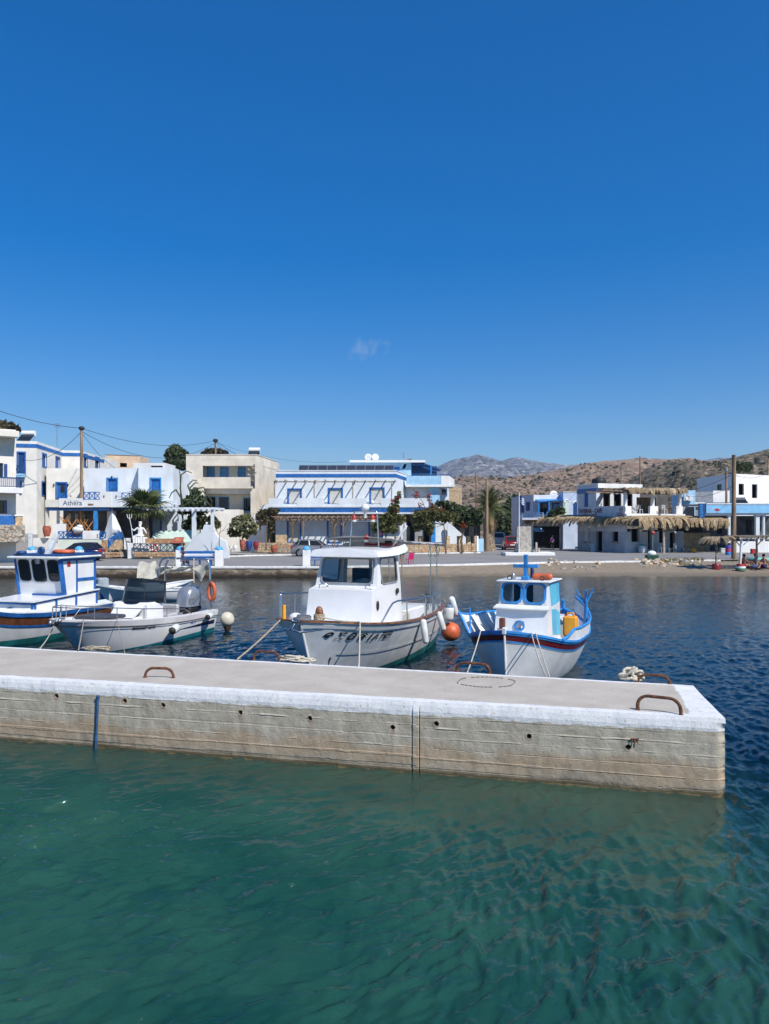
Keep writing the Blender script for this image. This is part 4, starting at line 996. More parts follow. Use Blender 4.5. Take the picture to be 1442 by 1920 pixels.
# name on the bow, following the flare of the hull
def on_hull(H_, M, x0, z0, side, off, flip):
    tab = [(0.0, x0)]; last = None                         # arc length along the side, so letters keep their width near the bow
    for i_ in range(160):
        xx = x0 + (-1 if flip else 1) * i_ * .025; u = min(xx / H_.L + .06 * max(0, xx / H_.L - .8) * 2, .998); p_ = H_.P(u, .74, side)
        if last is not None: tab.append((tab[-1][0] + (Vector((xx, p_.y)) - last).length, xx))
        last = Vector((xx, p_.y))
    ta, tx = zip(*tab)
    def fn(x, z):
        xx = float(np.interp(x, ta, tx)); zz_ = z0 + z
        u = xx / H_.L
        for _ in range(4):
            t = H_.tz(u, zz_ + cr(u, H_.zs)); w = max((u - H_.w0) / (1 - H_.w0), 0) ** H_.wexp
            u = min(0.999, (xx + H_.rake * (1 - t) * w) / H_.L)
        return H_.P(u, H_.tz(u, zz_ + cr(u, H_.zs)), side, off)
    return fn
nm = bm(); lettering(nm, '\u0398 \u03a3 \u039f \u03a6 \u0399 \u0391', .215, on_hull(h, Wm, LW - .30, -.37, 1, .02, True), .2, .010, 1.3)
lettering(nm, '\u03a4\u039a\u03a0', .20, on_hull(h, Wm, LW - 1.60, -.34, 1, .02, True), .35, .008, 1.15)
lettering(nm, '\u03a4\u039a\u03a0 6', .14, on_hull(h, Wm, LW - 1.55, -.33, -1, .012, False), .2, .004, 1.2)
nm.build('boat_name', TEXT_B, wb, kind='stuff')
S_ = stand(wb)
def hf(u, sd, dz, out): p_ = h.P(u, 1, sd, out); return S_((p_.x, p_.y, p_.z + dz))
def ax_of(v): return (Wm.to_3x3() @ Vector(v))
fender('long white fender hung nearest the wheelhouse on the white fishing boat', hf(.505, 1, -.30, .10), .085, .62, ax_of((.05, -.12, 1)), group='fenders along the white fishing boat', ropeto=hf(.50, 1, .03, 0), tip=False)
fender('white fender hung second from the stern of the white fishing boat', hf(.27, 1, -.22, .11), .085, .55, ax_of((.15, -.25, 1)), group='fenders along the white fishing boat', ropeto=hf(.27, 1, .03, 0), tip=False)
fender('squat white drum fender with a blue top at the stern of the white fishing boat', hf(.05, 1, -.22, .16), .15, .46, ax_of((0, -.05, -1)), cap=mat('faded_blue_cap', (.10, .17, .28), .6), group='fenders along the white fishing boat', ropeto=hf(.04, 1, .05, 0))
fender('thick white fender curling over the stern corner of the white fishing boat', hf(.0, 1, -.05, .30), .10, .62, ax_of((-.3, .2, -1)), group='fenders along the white fishing boat', ropeto=hf(.02, 1, .16, 0), tip=False)
by = thing('buoy', 'round orange buoy hanging between the two fishing boats', 'buoy', hf(.02, 1, -.80, .22))
MB().ball(by.location, .285, 20, 14).build('float', ORANGE, by)
MB().lathe([(.05, .25), (.09, .21), (.12, .19)], 10, Matrix.Translation(by.location)).build('collar', BLACK, by)
MB().tube([by.location + Vector((0, 0, .24)), hf(.03, 1, .0, .02)], .012, 6).build('lanyard', ROPE, by)
def pier_edge(px): # a point on the far edge of the pier below the column px
    k_ = (px - CX) / FPX; t = (k_ * farA.y - farA.x) / (fu.x - k_ * fu.y); p_ = farA + fu * t; return Vector((p_.x, p_.y - 0.02, Zp + .01))
line('mooring_rope', 'taut mooring rope from the left bow of the white fishing boat to the pier', S_(over(.94, -1, .04)), pier_edge(445), .018, ROPE, .03)
line('mooring_rope', 'pale mooring rope from the wooden bow post of the white fishing boat to the pier', S_(h.P(.90, 1, 1, .03) + Vector((0, 0, .05))), pier_edge(673), .017, ROPE_W, .06)
line('mooring_rope', 'short rope from the brown bow post over the rail of the white fishing boat', S_((LW - .85, .08, 1.48)), S_(h.P(.90, 1, 1, .03) + Vector((0, 0, .05))), .017, ROPE_W, .03)

# ---- small blue and white caique on the right
mir = lambda p: (p[0], -p[1], p[2])
f = Vector((-0.42, -0.9075)); LB = 6.0; bow = Vector((XatP(946, 16.5), 16.5)); st = bow - f * LB
bb_ = thing('caique', 'small wooden caique with bright blue rail, red band and a blue cross on its cabin', 'wooden boat', (st.x, st.y, 0), math.atan2(f.y, f.x))
Bm = root_m(bb_)
def bm(): return MB(Bm)
h2 = Hull(LB, [(0, .05), (.06, .46), (.16, .82), (.3, 1.06), (.5, 1.20), (.7, 1.22), (.82, 1.14), (.91, .86), (.965, .50), (1, .025)],
          [(0, 1.16), (.15, .94), (.4, .86), (.65, .88), (.82, .98), (1, 1.26)], [(0, -.1), (.1, -.4), (.8, -.45), (.95, -.42), (1, -.38)],
          [(0, .8), (.2, .42), (.5, .36), (.75, .45), (.92, .72), (1, .9)], rake=0.22)
band = lambda a, b_: (lambda u: h2.tz(u, cr(u, h2.zs) - a), lambda u: h2.tz(u, cr(u, h2.zs) - b_))
h2.strip(bm(), lambda u: h2.tz(u, -.0), lambda u: h2.tz(u, cr(u, h2.zs) - .215), nv=8).build('hull', OLDWHITE, bb_)
h2.strip(bm(), 0, lambda u: h2.tz(u, 0.0), .003, nv=4).build('hull_bottom', mat('black_bottom_paint', (.02, .03, .035), .6), bb_)
h2.strip(bm(), *band(.215, .185), .016, nv=2).build('blue_moulding', BLUE_L, bb_)
h2.strip(bm(), *band(.185, .055), .002, nv=3).build('red_band', mat('wine_red_paint', (.115, .008, .014), .4, .15, 4, dirt=.1), bb_)
h2.strip(bm(), *band(.235, .215), .010, nv=2).build('pale_moulding', PALEBLUE, bb_)
h2.strip(bm(), *band(.06, -.01), .020, nv=2).build('rubbing_strake', BLUE_L, bb_)
h2.rail(bm(), .11, .05, out=.03, dz=.01).build('cap_rail', BLUE_L, bb_)
h2.deck(bm(), .55, .985, .95).build('foredeck', BOATWHITE, bb_)
h2.deck(bm(), .03, .58, .5).build('cockpit_floor', PALEBLUE, bb_)
h2.strip(bm(), .5, 1.0, -.06, .02, .56, nv=4).build('inner_bulwark', BOATWHITE, bb_)
stm = bm(); stm.grid(lambda a, v: (h2.P(1, lerp(.12, 1.03, a), 1).x + (.055 if .2 < v < .8 else -.02), lerp(-.045, .045, v), h2.P(1, lerp(.12, 1.03, a), 1).z), 10, 5, False, flip=True)
p = h2.P(1, 1.03, 1); stm.bbox(p.x - .09, p.x + .055, -.045, .045, p.z - .1, p.z + .05, .015); stm.build('stem_post', OLDWHITE, bb_)
stm = bm(); stm.tube([(-.02, 0, .1), (-.05, 0, .7), (-.02, 0, 1.3), (.02, 0, 1.42)], .05, 8); stm.build('stern_post', BLUE_L, bb_)
# raised wash boards aft: port sweeps up to the stern, starboard is a tall board with hung canvas
def wash(side, u0, u1, hgt, name, m):
    mb = bm(); hg = lambda u: hgt(u)
    def fo(a, v): u = lerp(u0, u1, a); p_ = h2.P(u, 1, side, .0); return (p_.x, p_.y + side * (.03 if side > 0 else .26) * v, p_.z + hg(u) * v)
    def fi(a, v): q_ = fo(a, v); return (q_[0], q_[1] - side * .035, q_[2])
    mb.grid(fo, 24, 4, True, flip=(side < 0)); mb.grid(fi, 24, 4, True, flip=(side > 0)); o = mb.build(name, m, bb_)
    c_ = bm(); pts = [Vector(fo(i / 24, 1)) + Vector((0, -side * .017, .0)) for i in range(25)]
    c_.tube(pts, .036, 8); c_.tube([Vector(fo(1, 0)), Vector(fo(1, 1))], .036, 8)
    c_.build('wash_board_rail', BLUE_L, bb_)
wash(1, .05, .86, lambda u: cr(u, [(0, .50), (.12, .42), (.3, .30), (.6, .30), (.74, .30), (.86, .02)]), 'wash_board', OLDWHITE)
wash(-1, .20, .84, lambda u: cr(u, [(0, .3), (.2, .34), (.5, .44), (.75, .50), (.84, .52)]), 'wash_board', OLDWHITE)
cv = bm()
for k_ in range(5):
    u0, u1 = .80 - k_ * .085, .735 - k_ * .085
    a, b_ = h2.P(u0, 1, -1, -.12), h2.P(u1, 1, -1, -.12)
    cv.grid(lambda s_, t_: Vector((lerp(a.x, b_.x, s_), lerp(a.y, b_.y, s_) - .10 + .05 * math.sin(s_ * 9 + k_) * t_ + .32 * t_, a.z + .47 - t_ * .50)), 6, 4)
cv.build('hung_canvas', FENDER, bb_)
cv = bm(); u0, u1 = .42, .24; a, b_ = h2.P(u0, 1, -1, -.1), h2.P(u1, 1, -1, -.1)
cv.grid(lambda s_, t_: (lerp(a.x, b_.x, s_), lerp(a.y, b_.y, s_) - .12 + .35 * t_, a.z + .42 - t_ * .44 + .02 * math.sin(s_ * 12)), 8, 4); cv.build('grey_tarpaulin', mat('grey_blue_tarp', (.16, .20, .28), .8, .2, 5, trans=.1), bb_)
p = h2.P(.80, 1, -1, 0); bm().tube([(p.x, p.y, p.z), (p.x, p.y - .02, p.z + .66)], .02, 6).build('rail_pin', BLUE_L, bb_)
# cabin
xf, xw, xb = LB - 1.32, LB - 1.55, LB - 2.75
A0, A1 = (xf, .63, .90), (xf - .10, .60, 1.60); V0, V1 = (xf - .02, .66, 1.63), (xw, .60, 1.72)
q = bm(); FR = (mir(A0), A0, A1, mir(A1)); wallq(q, FR, [(.38, .56, .32, .62)])
W0, W1 = (xw, .56, 1.70), (xw - .10, .55, 2.22); WS = (mir(W0), W0, W1, mir(W1)); wl1, wl2_ = (.05, .45, .10, .92), (.55, .95, .10, .92)
wallq(q, WS, [wl1, wl2_])
B0, B1 = (xb, .62, .72), (xb, .55, 2.22)
for sd in (1, -1):
    m_ = (lambda p_: p_) if sd > 0 else mir
    q.poly([m_(p_) for p_ in (A0, A1, (xw, .60, 1.63), (xb, .60, 1.63), B0)]); q.poly([m_(p_) for p_ in (W0, W1, B1, (xb, .60, 1.63), (xw, .60, 1.63))])
q.poly([mir(A1), A1, (xw, .60, 1.63), mir((xw, .60, 1.63))])
q.build('cabin', BOATWHITE, bb_)
vz = bm(); vz.add(*panel([mir(V0), (V0[0] + .03, .0, 1.63), V0, (xw + .02, .62, 1.70), mir((xw + .02, .62, 1.70))], .025)); vz.build('visor', OLDWHITE, bb_)
rp = bm()
rp.bbox(xb - .10, xw + .02, -.64, .64, 2.22, 2.26, .015); rp.build('cabin_roof', OLDWHITE, bb_)
for w_ in (wl1, wl2_): window(bb_, WS, w_, BLUE_L, GLASS_C, r=.13, bw=.035, proud=.03)
bm().box(xb + .02, xb + .06, -.53, -.05, 1.6, 2.2).build('cabin_partition', DARK, bb_)
M_, w_, h_ = frame_on(FR, .38, .56, .32, .62)
pb = bm(); o_ = [(.125 * math.cos(a), .125 * math.sin(a)) for a in np.linspace(0, 6.283, 25)[:-1]]
ring(pb, o_, [(p_[0] * .68, p_[1] * .68) for p_ in o_], -.03, .02, M_); pbo = pb.build('porthole', BLUE_L, bb_)
gp = bm(); gp.add([M_ @ Vector((p_[0] * .7, .005, p_[1] * .7)) for p_ in o_], [tuple(range(24))]); gp.build('pane', GLASS_C, pbo)
sd_ = bm(); sd_.add(*panel([(xw - .32, .625, 1.0), (xb + .02, .625, .9), (xb + .02, .575, 2.18), (xw - .24, .575, 2.2)], .02)); sd_.build('cabin_side_shutter', mat('turquoise_paint', (.10, .42, .58), .5, .1, 3), bb_)
bk = bm(); bk.box(xb - .02, xb, .30, .60, .8, 2.18); bk.build('cabin_door', BLUE_L, bb_)
bl = bm(); bl.bbox(LB - .72, LB - .60, -.30, -.18, 1.05, 1.48, .015); bl.build('samson_post', mat('brown_painted_post', (.12, .045, .03), .7), bb_)
tr_ = bm()
for k_ in range(3): tr_.tube([(LB - .66 + .10 * math.cos(a), -.24 + .10 * math.sin(a), 1.16 + .035 * k_) for a in np.linspace(0, 6.1, 13)], .016, 6)
tr_.build('rope_turns', ROPE_W, bb_)
cx_ = bm(); cx_.bbox(xw - .30, xw - .21, -.045, .045, 2.26, 2.86, .01); cx_.bbox(xw - .30, xw - .21, -.30, .30, 2.55, 2.63, .01); cx_.bbox(xw - .34, xw - .16, -.09, .09, 2.255, 2.36, .02)
cx_.build('cross', BLUE_L, bb_)
rl = bm()
for yy in (-.38, .40): rl.tube([(xw - .2 + .0, yy + .05 * math.cos(a), 2.31 + .05 * math.sin(a)) for a in np.linspace(0, 6.28, 12)][:-1], .010, 6, closed=True)
rl.build('roof_eye', BLACK, bb_)
lt = bm(); lt.lathe([(.05, 2.26), (.06, 2.36), (.03, 2.41)], 10, Matrix.Translation(Vector((xw - .25, -.30, 0)))); lt.build('roof_lamp', DULLSTEEL, bb_)
lb = bm(); lb.tube([(xw - .45, .15, 2.34), (xw - .45, .52, 2.34)], [.075, .075], 12); lb.ball((xw - .45, .15, 2.34), .075, 12, 8); lb.ball((xw - .45, .52, 2.34), .075, 12, 8)
o = lb.build('life_float', ORANGE); setp(o, 'orange float lying on the roof of the blue caique cabin', 'life float')
fl = bm(); fl.tube([(xw - .42, .08, 2.26), (xw - .42, .08, 2.60)], .012, 6); fl.tube([(xw - .42, .10, 2.3), (xw - .4, .13, 2.45), (xw - .42, .10, 2.58)], .035, 6); fl.build('furled_flag', mat('navy_cloth', (.03, .04, .12), .9), bb_)
jc = bm(); c0 = Vector((LB - 3.05, .80, .82))
jc.bbox(c0.x - .12, c0.x + .12, c0.y - .17, c0.y + .17, c0.z, c0.z + .50, .04); jc.tube([(c0.x, c0.y - .08, c0.z + .50), (c0.x, c0.y - .07, c0.z + .57), (c0.x, c0.y + .07, c0.z + .57), (c0.x, c0.y + .09, c0.z + .50)], .022, 6)
ca = thing('jerrycan', 'yellow jerrycan standing inside the stern of the blue caique', 'jerrycan', Bm @ c0); jc.build('can_body', YELLOW, ca); bm().lathe([(.03, .5), (.03, .54)], 8, Matrix.Translation(c0 + Vector((0, -.12, 0)))).build('cap', RED, ca)
cr_ = bm(); cr_.bbox(LB - 4.4, LB - 3.5, .1, .75, .55, 1.12, .03); cr_.bbox(LB - 4.3, LB - 3.7, .2, .6, 1.12, 1.22, .02); cr_.build('fish_box', BOATWHITE, bb_)
nt_ = bm()
for k_ in range(8): nt_.tube([(LB - 3.4 - .1 * k_, .3 + .3 * math.sin(k_ * 2.1) + .12 * math.cos(a), 1.15 + .04 * math.sin(a * 2 + k_)) for a in np.linspace(0, 6, 8)], .03, 6)
nt_.build('heaped_net', FENDER, bb_)
pr = bm()
for (u, dy, tip) in ((.26, 0, (.25, .10)), (.28, .02, (.05, .02)), (.24, 0, (-.05, .22)), (.27, .03, (.18, -.2))):
    p = h2.P(u, 1, 1, -.12); pr.tube([(p.x, p.y + dy, p.z), (p.x, p.y + dy + .02, p.z + .55), (p.x + tip[0], p.y + tip[1], p.z + .98)], [.032, .03, .022], 6)
pr.build('oar_rack', BLUE_L, bb_)
S2 = stand(bb_)
def hb2(u, sd, dz=.05, o_=.03): p_ = h2.P(u, 1, sd, o_); return S2((p_.x, p_.y, p_.z + dz))
line('mooring_rope', 'white mooring rope from the left bow of the blue caique to the rusty pier handle', hb2(.955, -1), pier_edge(876), .013, ROPE_W, .04)
line('mooring_rope', 'right-hand of two parallel white ropes from the blue caique bow to the pier', hb2(.955, 1), pier_edge(1030), .012, ROPE_W, .03)
line('mooring_rope', 'left-hand of two parallel white ropes from the blue caique bow to the pier', hb2(.965, 1), pier_edge(1024), .012, ROPE_W, .08)

# ---- speedboat on the left
f = Vector((-0.335, -0.942)); LS = 6.3; bow = Vector((XatP(102, 20.0), 20.0)); st = bow - f * LS
sp_ = thing('speedboat', 'open white speedboat with smoked windscreen and silver outboard', 'speedboat', (st.x, st.y, 0), math.atan2(f.y, f.x))
Sm = root_m(sp_)
def bm(): return MB(Sm)
h3 = Hull(LS, [(0, .98), (.3, 1.08), (.55, 1.10), (.75, 1.0), (.88, .74), (.95, .46), (1, .05)], [(0, .74), (.3, .76), (.6, .86), (.85, .99), (1, 1.08)],
          [(0, -.3), (.6, -.36), (.85, -.20), (1, .15)], [(0, .16), (.5, .22), (.75, .45), (.9, .8), (1, .9)], rake=.9)
wl3 = lambda u: h3.tz(u, .16 - .12 * u)
h3.transom(h3.strip(bm(), wl3, lambda u: h3.tz(u, cr(u, h3.zs) - .17), nv=8), .2, 1).build('hull', BOATWHITE, sp_)
h3.strip(bm(), 0, wl3, .003, nv=4).build('antifouling', mat('turquoise_bottom', (.01, .22, .26), .5, .15, 3), sp_)
h3.strip(bm(), lambda u: h3.tz(u, cr(u, h3.zs) - .17), 1.0, .02, nv=4).build('gunwale_moulding', mat('off_white_gelcoat', (.70, .68, .68), .35, .05, 2, dirt=.08), sp_)
h3.strip(bm(), lambda u: h3.tz(u, cr(u, h3.zs) - .19), lambda u: h3.tz(u, cr(u, h3.zs) - .155), .04, nv=3).build('rub_rail', DULLSTEEL, sp_)
h3.strip(bm(), lambda u: h3.tz(u, .30 + .16 * u), lambda u: h3.tz(u, .30 + .16 * u + max(.004, .13 - .32 * u)), .006, .02, .40, nv=3, nu=20).build('blue_stripe', mat('navy_stripe', (.012, .015, .10), .3), sp_)
h3.strip(bm(), lambda u: h3.tz(u, .40 - .20 * u), lambda u: h3.tz(u, .445 - .22 * u), .007, .02, .22, nv=3, nu=14).build('dark_stripe', BLACK, sp_)
h3.rail(bm(), .24, .05, out=.0, dz=-.01).build('side_deck', mat('off_white_gelcoat', (.7, .68, .68)), sp_)
h3.deck(bm(), .62, .97, .97).build('foredeck', BOATWHITE, sp_)
h3.deck(bm(), .0, .64, .45).build('cockpit_floor', BOATWHITE, sp_)
h3.strip(bm(), .45, 1.0, -.2, .0, .64, nv=3).build('inner_liner', BOATWHITE, sp_)
dk = bm(); dk.bbox(LS - 2.2, LS - 1.3, -.55, .55, .93, 1.03, .04); dk.build('sun_cushion', mat('dark_grey_vinyl', (.05, .05, .055), .5), sp_)
xc = LS - 3.05
cs = bm(); cs.bbox(xc - .75, xc, -.66, .66, .2, 1.26, .06); cs.add(*panel([(xc, -.5, 1.2), (xc + .45, -.42, .85), (xc + .45, .42, .85), (xc, .5, 1.2)], .05)); cs.bbox(xc, xc + .43, -.45, .45, .3, .86, .05); cs.build('console', BOATWHITE, sp_)
gs = bm(); pts = []
def wsf(u, v):
    a = lerp(-1, 1, u); e = abs(a) ** 2.4
    return (xc + .02 - .62 * e - .20 * v, a * (.74 - .05 * v), 1.22 + .74 * v * (1 - .16 * e))
gs.grid(wsf, 24, 6); gs.build('windscreen', glass('smoked_acrylic', (.10, .13, .14), .55, .04), sp_)
wf = bm(); wf.tube([wsf(i / 24, 1.0) for i in range(25)], .018, 8); wf.tube([wsf(0, t) for t in (0, .5, 1)], .014, 6); wf.tube([wsf(1, t) for t in (0, .5, 1)], .014, 6); wf.tube([wsf(.76, t) for t in (0, .5, 1)], .012, 6); wf.build('windscreen_frame', BLACK, sp_)
ss = bm(); ss.bbox(xc - 1.75, xc - 1.15, -.5, .5, .3, .80, .05); ss.bbox(xc - 1.8, xc - 1.65, -.5, .5, .75, 1.05, .04); ss.build('helm_seat', mat('seat_vinyl', (.4, .4, .41), .5), sp_)
sw = bm(); sw.tube([(xc - .72 + .05 * math.sin(a), -.1 + .17 * math.cos(a), 1.30 + .17 * math.sin(a)) for a in np.linspace(0, 6.28, 16)][:-1], .018, 6, closed=True); sw.build('steering_wheel', BLACK, sp_)
# outboard with a silver cowl
ob = bm(); cxo = .22
prof = [(-.02, .62), (.0, .75), (.06, .98), (.12, 1.2), (.16, 1.36)]
def cowl(a, b_):
    th = 2 * math.pi * a; z = lerp(.86, 1.56, b_); k_ = (1 - max(0, (b_ - .4) / .6) ** 3.4) ** .5 if b_ < 1 else .0
    return (cxo + .44 * k_ * math.copysign(abs(math.cos(th)) ** .62, math.cos(th)) * (1.05 - .15 * b_) - .10 * b_, .31 * k_ * math.copysign(abs(math.sin(th)) ** .62, math.sin(th)), z - .10 * math.cos(th) * 0)
ob.grid(cowl, 22, 12, True, flip=True); eng = ob.build('outboard_cowl', mat('silver_cowl', (.36, .38, .40), .3, .06, 3, metal=.55, coat=.4), sp_)
ob = bm(); ob.bbox(cxo - .36, cxo + .36, -.29, .29, .66, .87, .06); ob.bbox(cxo - .22, cxo + .16, -.16, .16, -.1, .66, .05); ob.bbox(cxo - .30, cxo + .05, -.05, .05, -.7, -.05, .02); ob.build('outboard_leg', BLACK, sp_)
bd = bm(); bd.add(*[[Vector((p_[0], p_[1], p_[2])) for p_ in ((cxo + .36, .262, .95), (cxo + .15, .335, .95), (cxo + .15, .328, 1.14), (cxo + .36, .250, 1.14))], [(0, 1, 2, 3)]]); bd.build('cowl_badge', DULLSTEEL, eng)
# arch with furled canvas
ar = bm()
for sd in (1, -1): ar.tube([(.28, sd * .88, .74), (.30, sd * .88, 1.6), (.30, sd * .86, 2.22), (.28, sd * .78, 2.38)], .034, 10)
ar.tube([(.28, .78, 2.38), (.26, .6, 2.44), (.26, -.9, 2.44), (.28, -1.02, 2.40)], .034, 10)
ar.tube([(.28, -1.02, 2.40), (.30, -1.1, 2.25), (.30, -1.1, 1.9)], .034, 10); ar.tube([(.32, .86, 1.55), (1.3, .82, 1.0)], .012, 6); ar.build('stainless_arch', STEEL, sp_)
cv = bm()
def furl(u, v):
    y = lerp(-1.25, .80, u); sag = .16 * math.sin(math.pi * u) ; tail = .30 * (max(0, .22 - u) / .22) ** 1.3 + .42 * max(0, 1 - abs(u - .86) / .13)
    th = v * 1.0
    return (.30 + .06 * math.sin(v * 6 + u * 14), y, 2.26 - .10 * (1 - u) - .15 * u * 0 - sag * .3 - (.16 + tail) * v + .02 * math.sin(u * 40 + v * 4))
cv.grid(furl, 60, 8); cv.build('furled_canvas', CANVAS, sp_)
for yy in (-.42, .28):
    bm().tube([(.33, yy, 2.46), (.36, yy - .06 * (yy < 0), 2.25), (.34, yy - .35 * (yy < 0), 1.95 - .3 * (yy > 0))], .022, 6).build('canvas_tie', ROPE_W, sp_)
wl_ = bm(); wl_.lathe([(.0, 0), (.07, .02), (.06, .10), (.0, .12)], 10, Matrix.Translation(Vector((.3, .0, 2.28)))); wl_.build('stern_light', BLACK, sp_)
# bow rail
def ov3(u, sd, dz, inn=-.1): p_ = h3.P(u, 1, sd, inn); return Vector((p_.x, p_.y, p_.z + dz))
rl = bm()
for sd in (1, -1):
    pts = [ov3(u, sd, dz) for u, dz in ((.955, .04), (.93, .33), (.88, .36), (.78, .34), (.62, .30), (.45, .27), (.30, .20), (.24, .02))]
    rl.tube(pts, .014, 8)
    for i, u in ((2, .88), (3, .78), (4, .62), (5, .45)): rl.tube([pts[i], ov3(u, sd, 0)], .013, 8)
rl.tube([ov3(.93, 1, .33), ov3(.965, 1, .33), ov3(.965, -1, .33), ov3(.93, -1, .33)], .014, 8); rl.build('bow_rail', DULLSTEEL, sp_)
an = bm(); an.tube([(LS - .35, 0, 1.08), (LS + .02, 0, 1.06), (LS + .12, .05, .98)], .04, 8); an.ball((LS - .1, .12, 1.06), (.10, .05, .07), 10, 6); an.ball((LS - .02, -.12, 1.0), (.09, .05, .08), 10, 6); an.tube([(LS - .25, -.04, 1.1), (LS - .3, -.05, 1.4), (LS - .34, -.05, 1.46)], .025, 8); an.build('anchor', DULLSTEEL, sp_)
nm = bm(); lettering(nm, 'MARGARET AKTH', .10, on_hull(h3, Sm, LS * .70, -.27, 1, .016, True), .2, .004, 1.15); nm.build('boat_name', TEXT_B, sp_, kind='stuff')
nm = bm(); lettering(nm, 'AE 14', .11, on_hull(h3, Sm, LS * .26, -.29, 1, .012, True), .0, .002, 1.0); nm.build('hull_number', mat('blue_lettering', (.04, .07, .25), .5), sp_, kind='stuff')
S3 = stand(sp_)
def hs_(u, dz, out): p_ = h3.P(u, 1, 1, out); return S3((p_.x, p_.y, p_.z + dz))
axs = Sm.to_3x3() @ Vector((-1, -.35, .05))
fender('fat white fender with black end hung at mid length of the speedboat', hs_(.45, -.33, .17), .125, .58, axs, group='fenders along the speedboat', ropeto=None)
fender('small white fender with black end at the stern quarter of the speedboat', hs_(.13, -.12, .14), .10, .46, axs, group='fenders along the speedboat', ropeto=None)
lh = thing('lifebuoy', 'orange horseshoe lifebuoy hung on the steel arch of the speedboat', 'lifebuoy', S3((.33, .93, 1.35)))
MB(Sm).tube([(.33 + .02 * math.cos(a), .95 + .13 * math.cos(a), 1.37 + .27 * math.sin(a)) for a in np.linspace(0, 6.283, 25)[:-1]], .062, 10, closed=True).build('ring', ORANGE, lh)
MB(Sm).tube([(.40, .95, 1.64), (.42, .95, 1.72), (.33, .9, 1.76)], .015, 6).build('strap', BLACK, lh)
by = thing('buoy', 'large dirty white pear buoy floating at the stern of the speedboat', 'buoy', S3((-.10, 1.28, .42)))
MB().ball(by.location, (.235, .235, .25), 18, 12).build('float', mat('yellowed_buoy', (.62, .58, .46), .5, .1, 4, dirt=.3), by)
MB().lathe([(.06, -.42), (.11, -.32), (.15, -.2)], 10, Matrix.Translation(by.location)).build('weedy_rope', mat('weed', (.07, .055, .025), .95, .4, 20), by)
line('mooring_rope', 'rope from the speedboat bow straight down to the frayed heap on the pier', S3(ov3(.93, 1, .03, 0)), pier_edge(150) + Vector((0, -.05, .03)), .014, ROPE, .03)
line('mooring_rope', 'thin dark line crossing the speedboat side towards the pier', S3(ov3(.80, 1, .03, .03)), pier_edge(235), .008, ROPE, .02)

# ---- blue trimmed boat with a square cabin at the left edge
f = Vector((-0.30, -0.954)); LT = 5.6; cf = Vector((-10.94, 24.5)); st = cf - f * 2.3
lb_ = thing('cabin_boat', 'white boat with blue trim, square three-window cabin and brown hull band at the left edge', 'fishing boat', (st.x, st.y, 0), math.atan2(f.y, f.x))
Lm = root_m(lb_); LT = 5.6
def bm(): return MB(Lm)
h4 = Hull(LT, [(0, 1.0), (.3, 1.14), (.6, 1.18), (.8, 1.0), (.92, .6), (1, .03)], [(0, .88), (.5, .90), (.8, 1.02), (1, 1.3)], [(0, -.25), (.5, -.4), (1, -.3)],
          [(0, .25), (.5, .3), (.8, .5), (1, .9)], rake=.6)
b4 = lambda a, b_: (lambda u: h4.tz(u, cr(u, h4.zs) - a), lambda u: h4.tz(u, cr(u, h4.zs) - b_))
h4.transom(h4.strip(bm(), lambda u: h4.tz(u, .20), lambda u: h4.tz(u, cr(u, h4.zs) - .42)), .3, 1).build('hull', OLDWHITE, lb_)
h4.strip(bm(), 0, lambda u: h4.tz(u, .20), .003).build('antifouling', TEAL, lb_)
h4.strip(bm(), *b4(.42, .36), .02, nv=2).build('lower_moulding', BLUE, lb_)
h4.strip(bm(), *b4(.36, .12), .006, nv=3).build('brown_band', mat('brown_hull_paint', (.15, .055, .025), .4, .2, 4), lb_)
h4.strip(bm(), *b4(.12, .0), .03, nv=2).build('rubbing_strake', BLUE, lb_)
for k_ in range(4): h4.strip(bm(), lambda u: 1.0, lambda u: 1.0, 0, nu=1, nv=1)
pk = []
for k_ in range(4):
    mb = bm()
    h4.rail(mb, .085, .03, .0, .93, 1.0, -.0 - k_ * .092, dz=.02 + k_ * .03, sides=(1, -1)); mb.build('deck_plank', FENDER, lb_)
h4.deck(bm(), .0, .97, .93).build('deck', OLDWHITE, lb_)
xc = 2.3; xt = xc + 1.4
tk = bm()                                                  # raised trunk ahead of the cabin
T0, T1 = (xt, .92, .86), (xt - .06, .92, 1.25)
tk.poly([mir(T0), T0, T1, mir(T1)])
for sd in (1, -1):
    m_ = (lambda p_: p_) if sd > 0 else mir
    tk.poly([m_(p_) for p_ in (T0, T1, (.75, .92, 1.40), (.75, .92, .86))])
tk.poly([mir(T1), T1, (xc - .1, .92, 1.33), mir((xc - .1, .92, 1.33))]); tk.build('trunk', BOATWHITE, lb_)
tb = bm()
ztop = lambda x: lerp(1.25, 1.40, (xt - x) / (xt - .75))
for x in (xt - .1, xt - 1.0, xt - 1.9, .80):
    tb.bar((x, .935, .88), (x, .935, ztop(x) - .01), .07, .03, (0, 1, 0))
tb.bar((xt - .02, .938, .885), (.75, .938, .885), .03, .06); tb.bar((xt - .05, .938, 1.22), (.75, .938, 1.37), .03, .05)
tb.bar((xt + .012, -.9, 1.20), (xt - .02, .9, 1.20), .06, .05); tb.bar((xt + .01, .90, .87), (xt - .03, .90, 1.22), .07, .05); tb.bar((xt + .01, -.90, .87), (xt - .03, -.90, 1.22), .07, .05)
tb.build('panel_trim', BLUE, lb_)
tb = bm(); tb.bar((xt + .0, .95, 1.265), (.7, .95, 1.42), .09, .035); tb.bar((xt, -.99, 1.265), (xt, .99, 1.265), .035, .09, (1, 0, 0)); tb.build('trunk_coaming', FENDER, lb_)
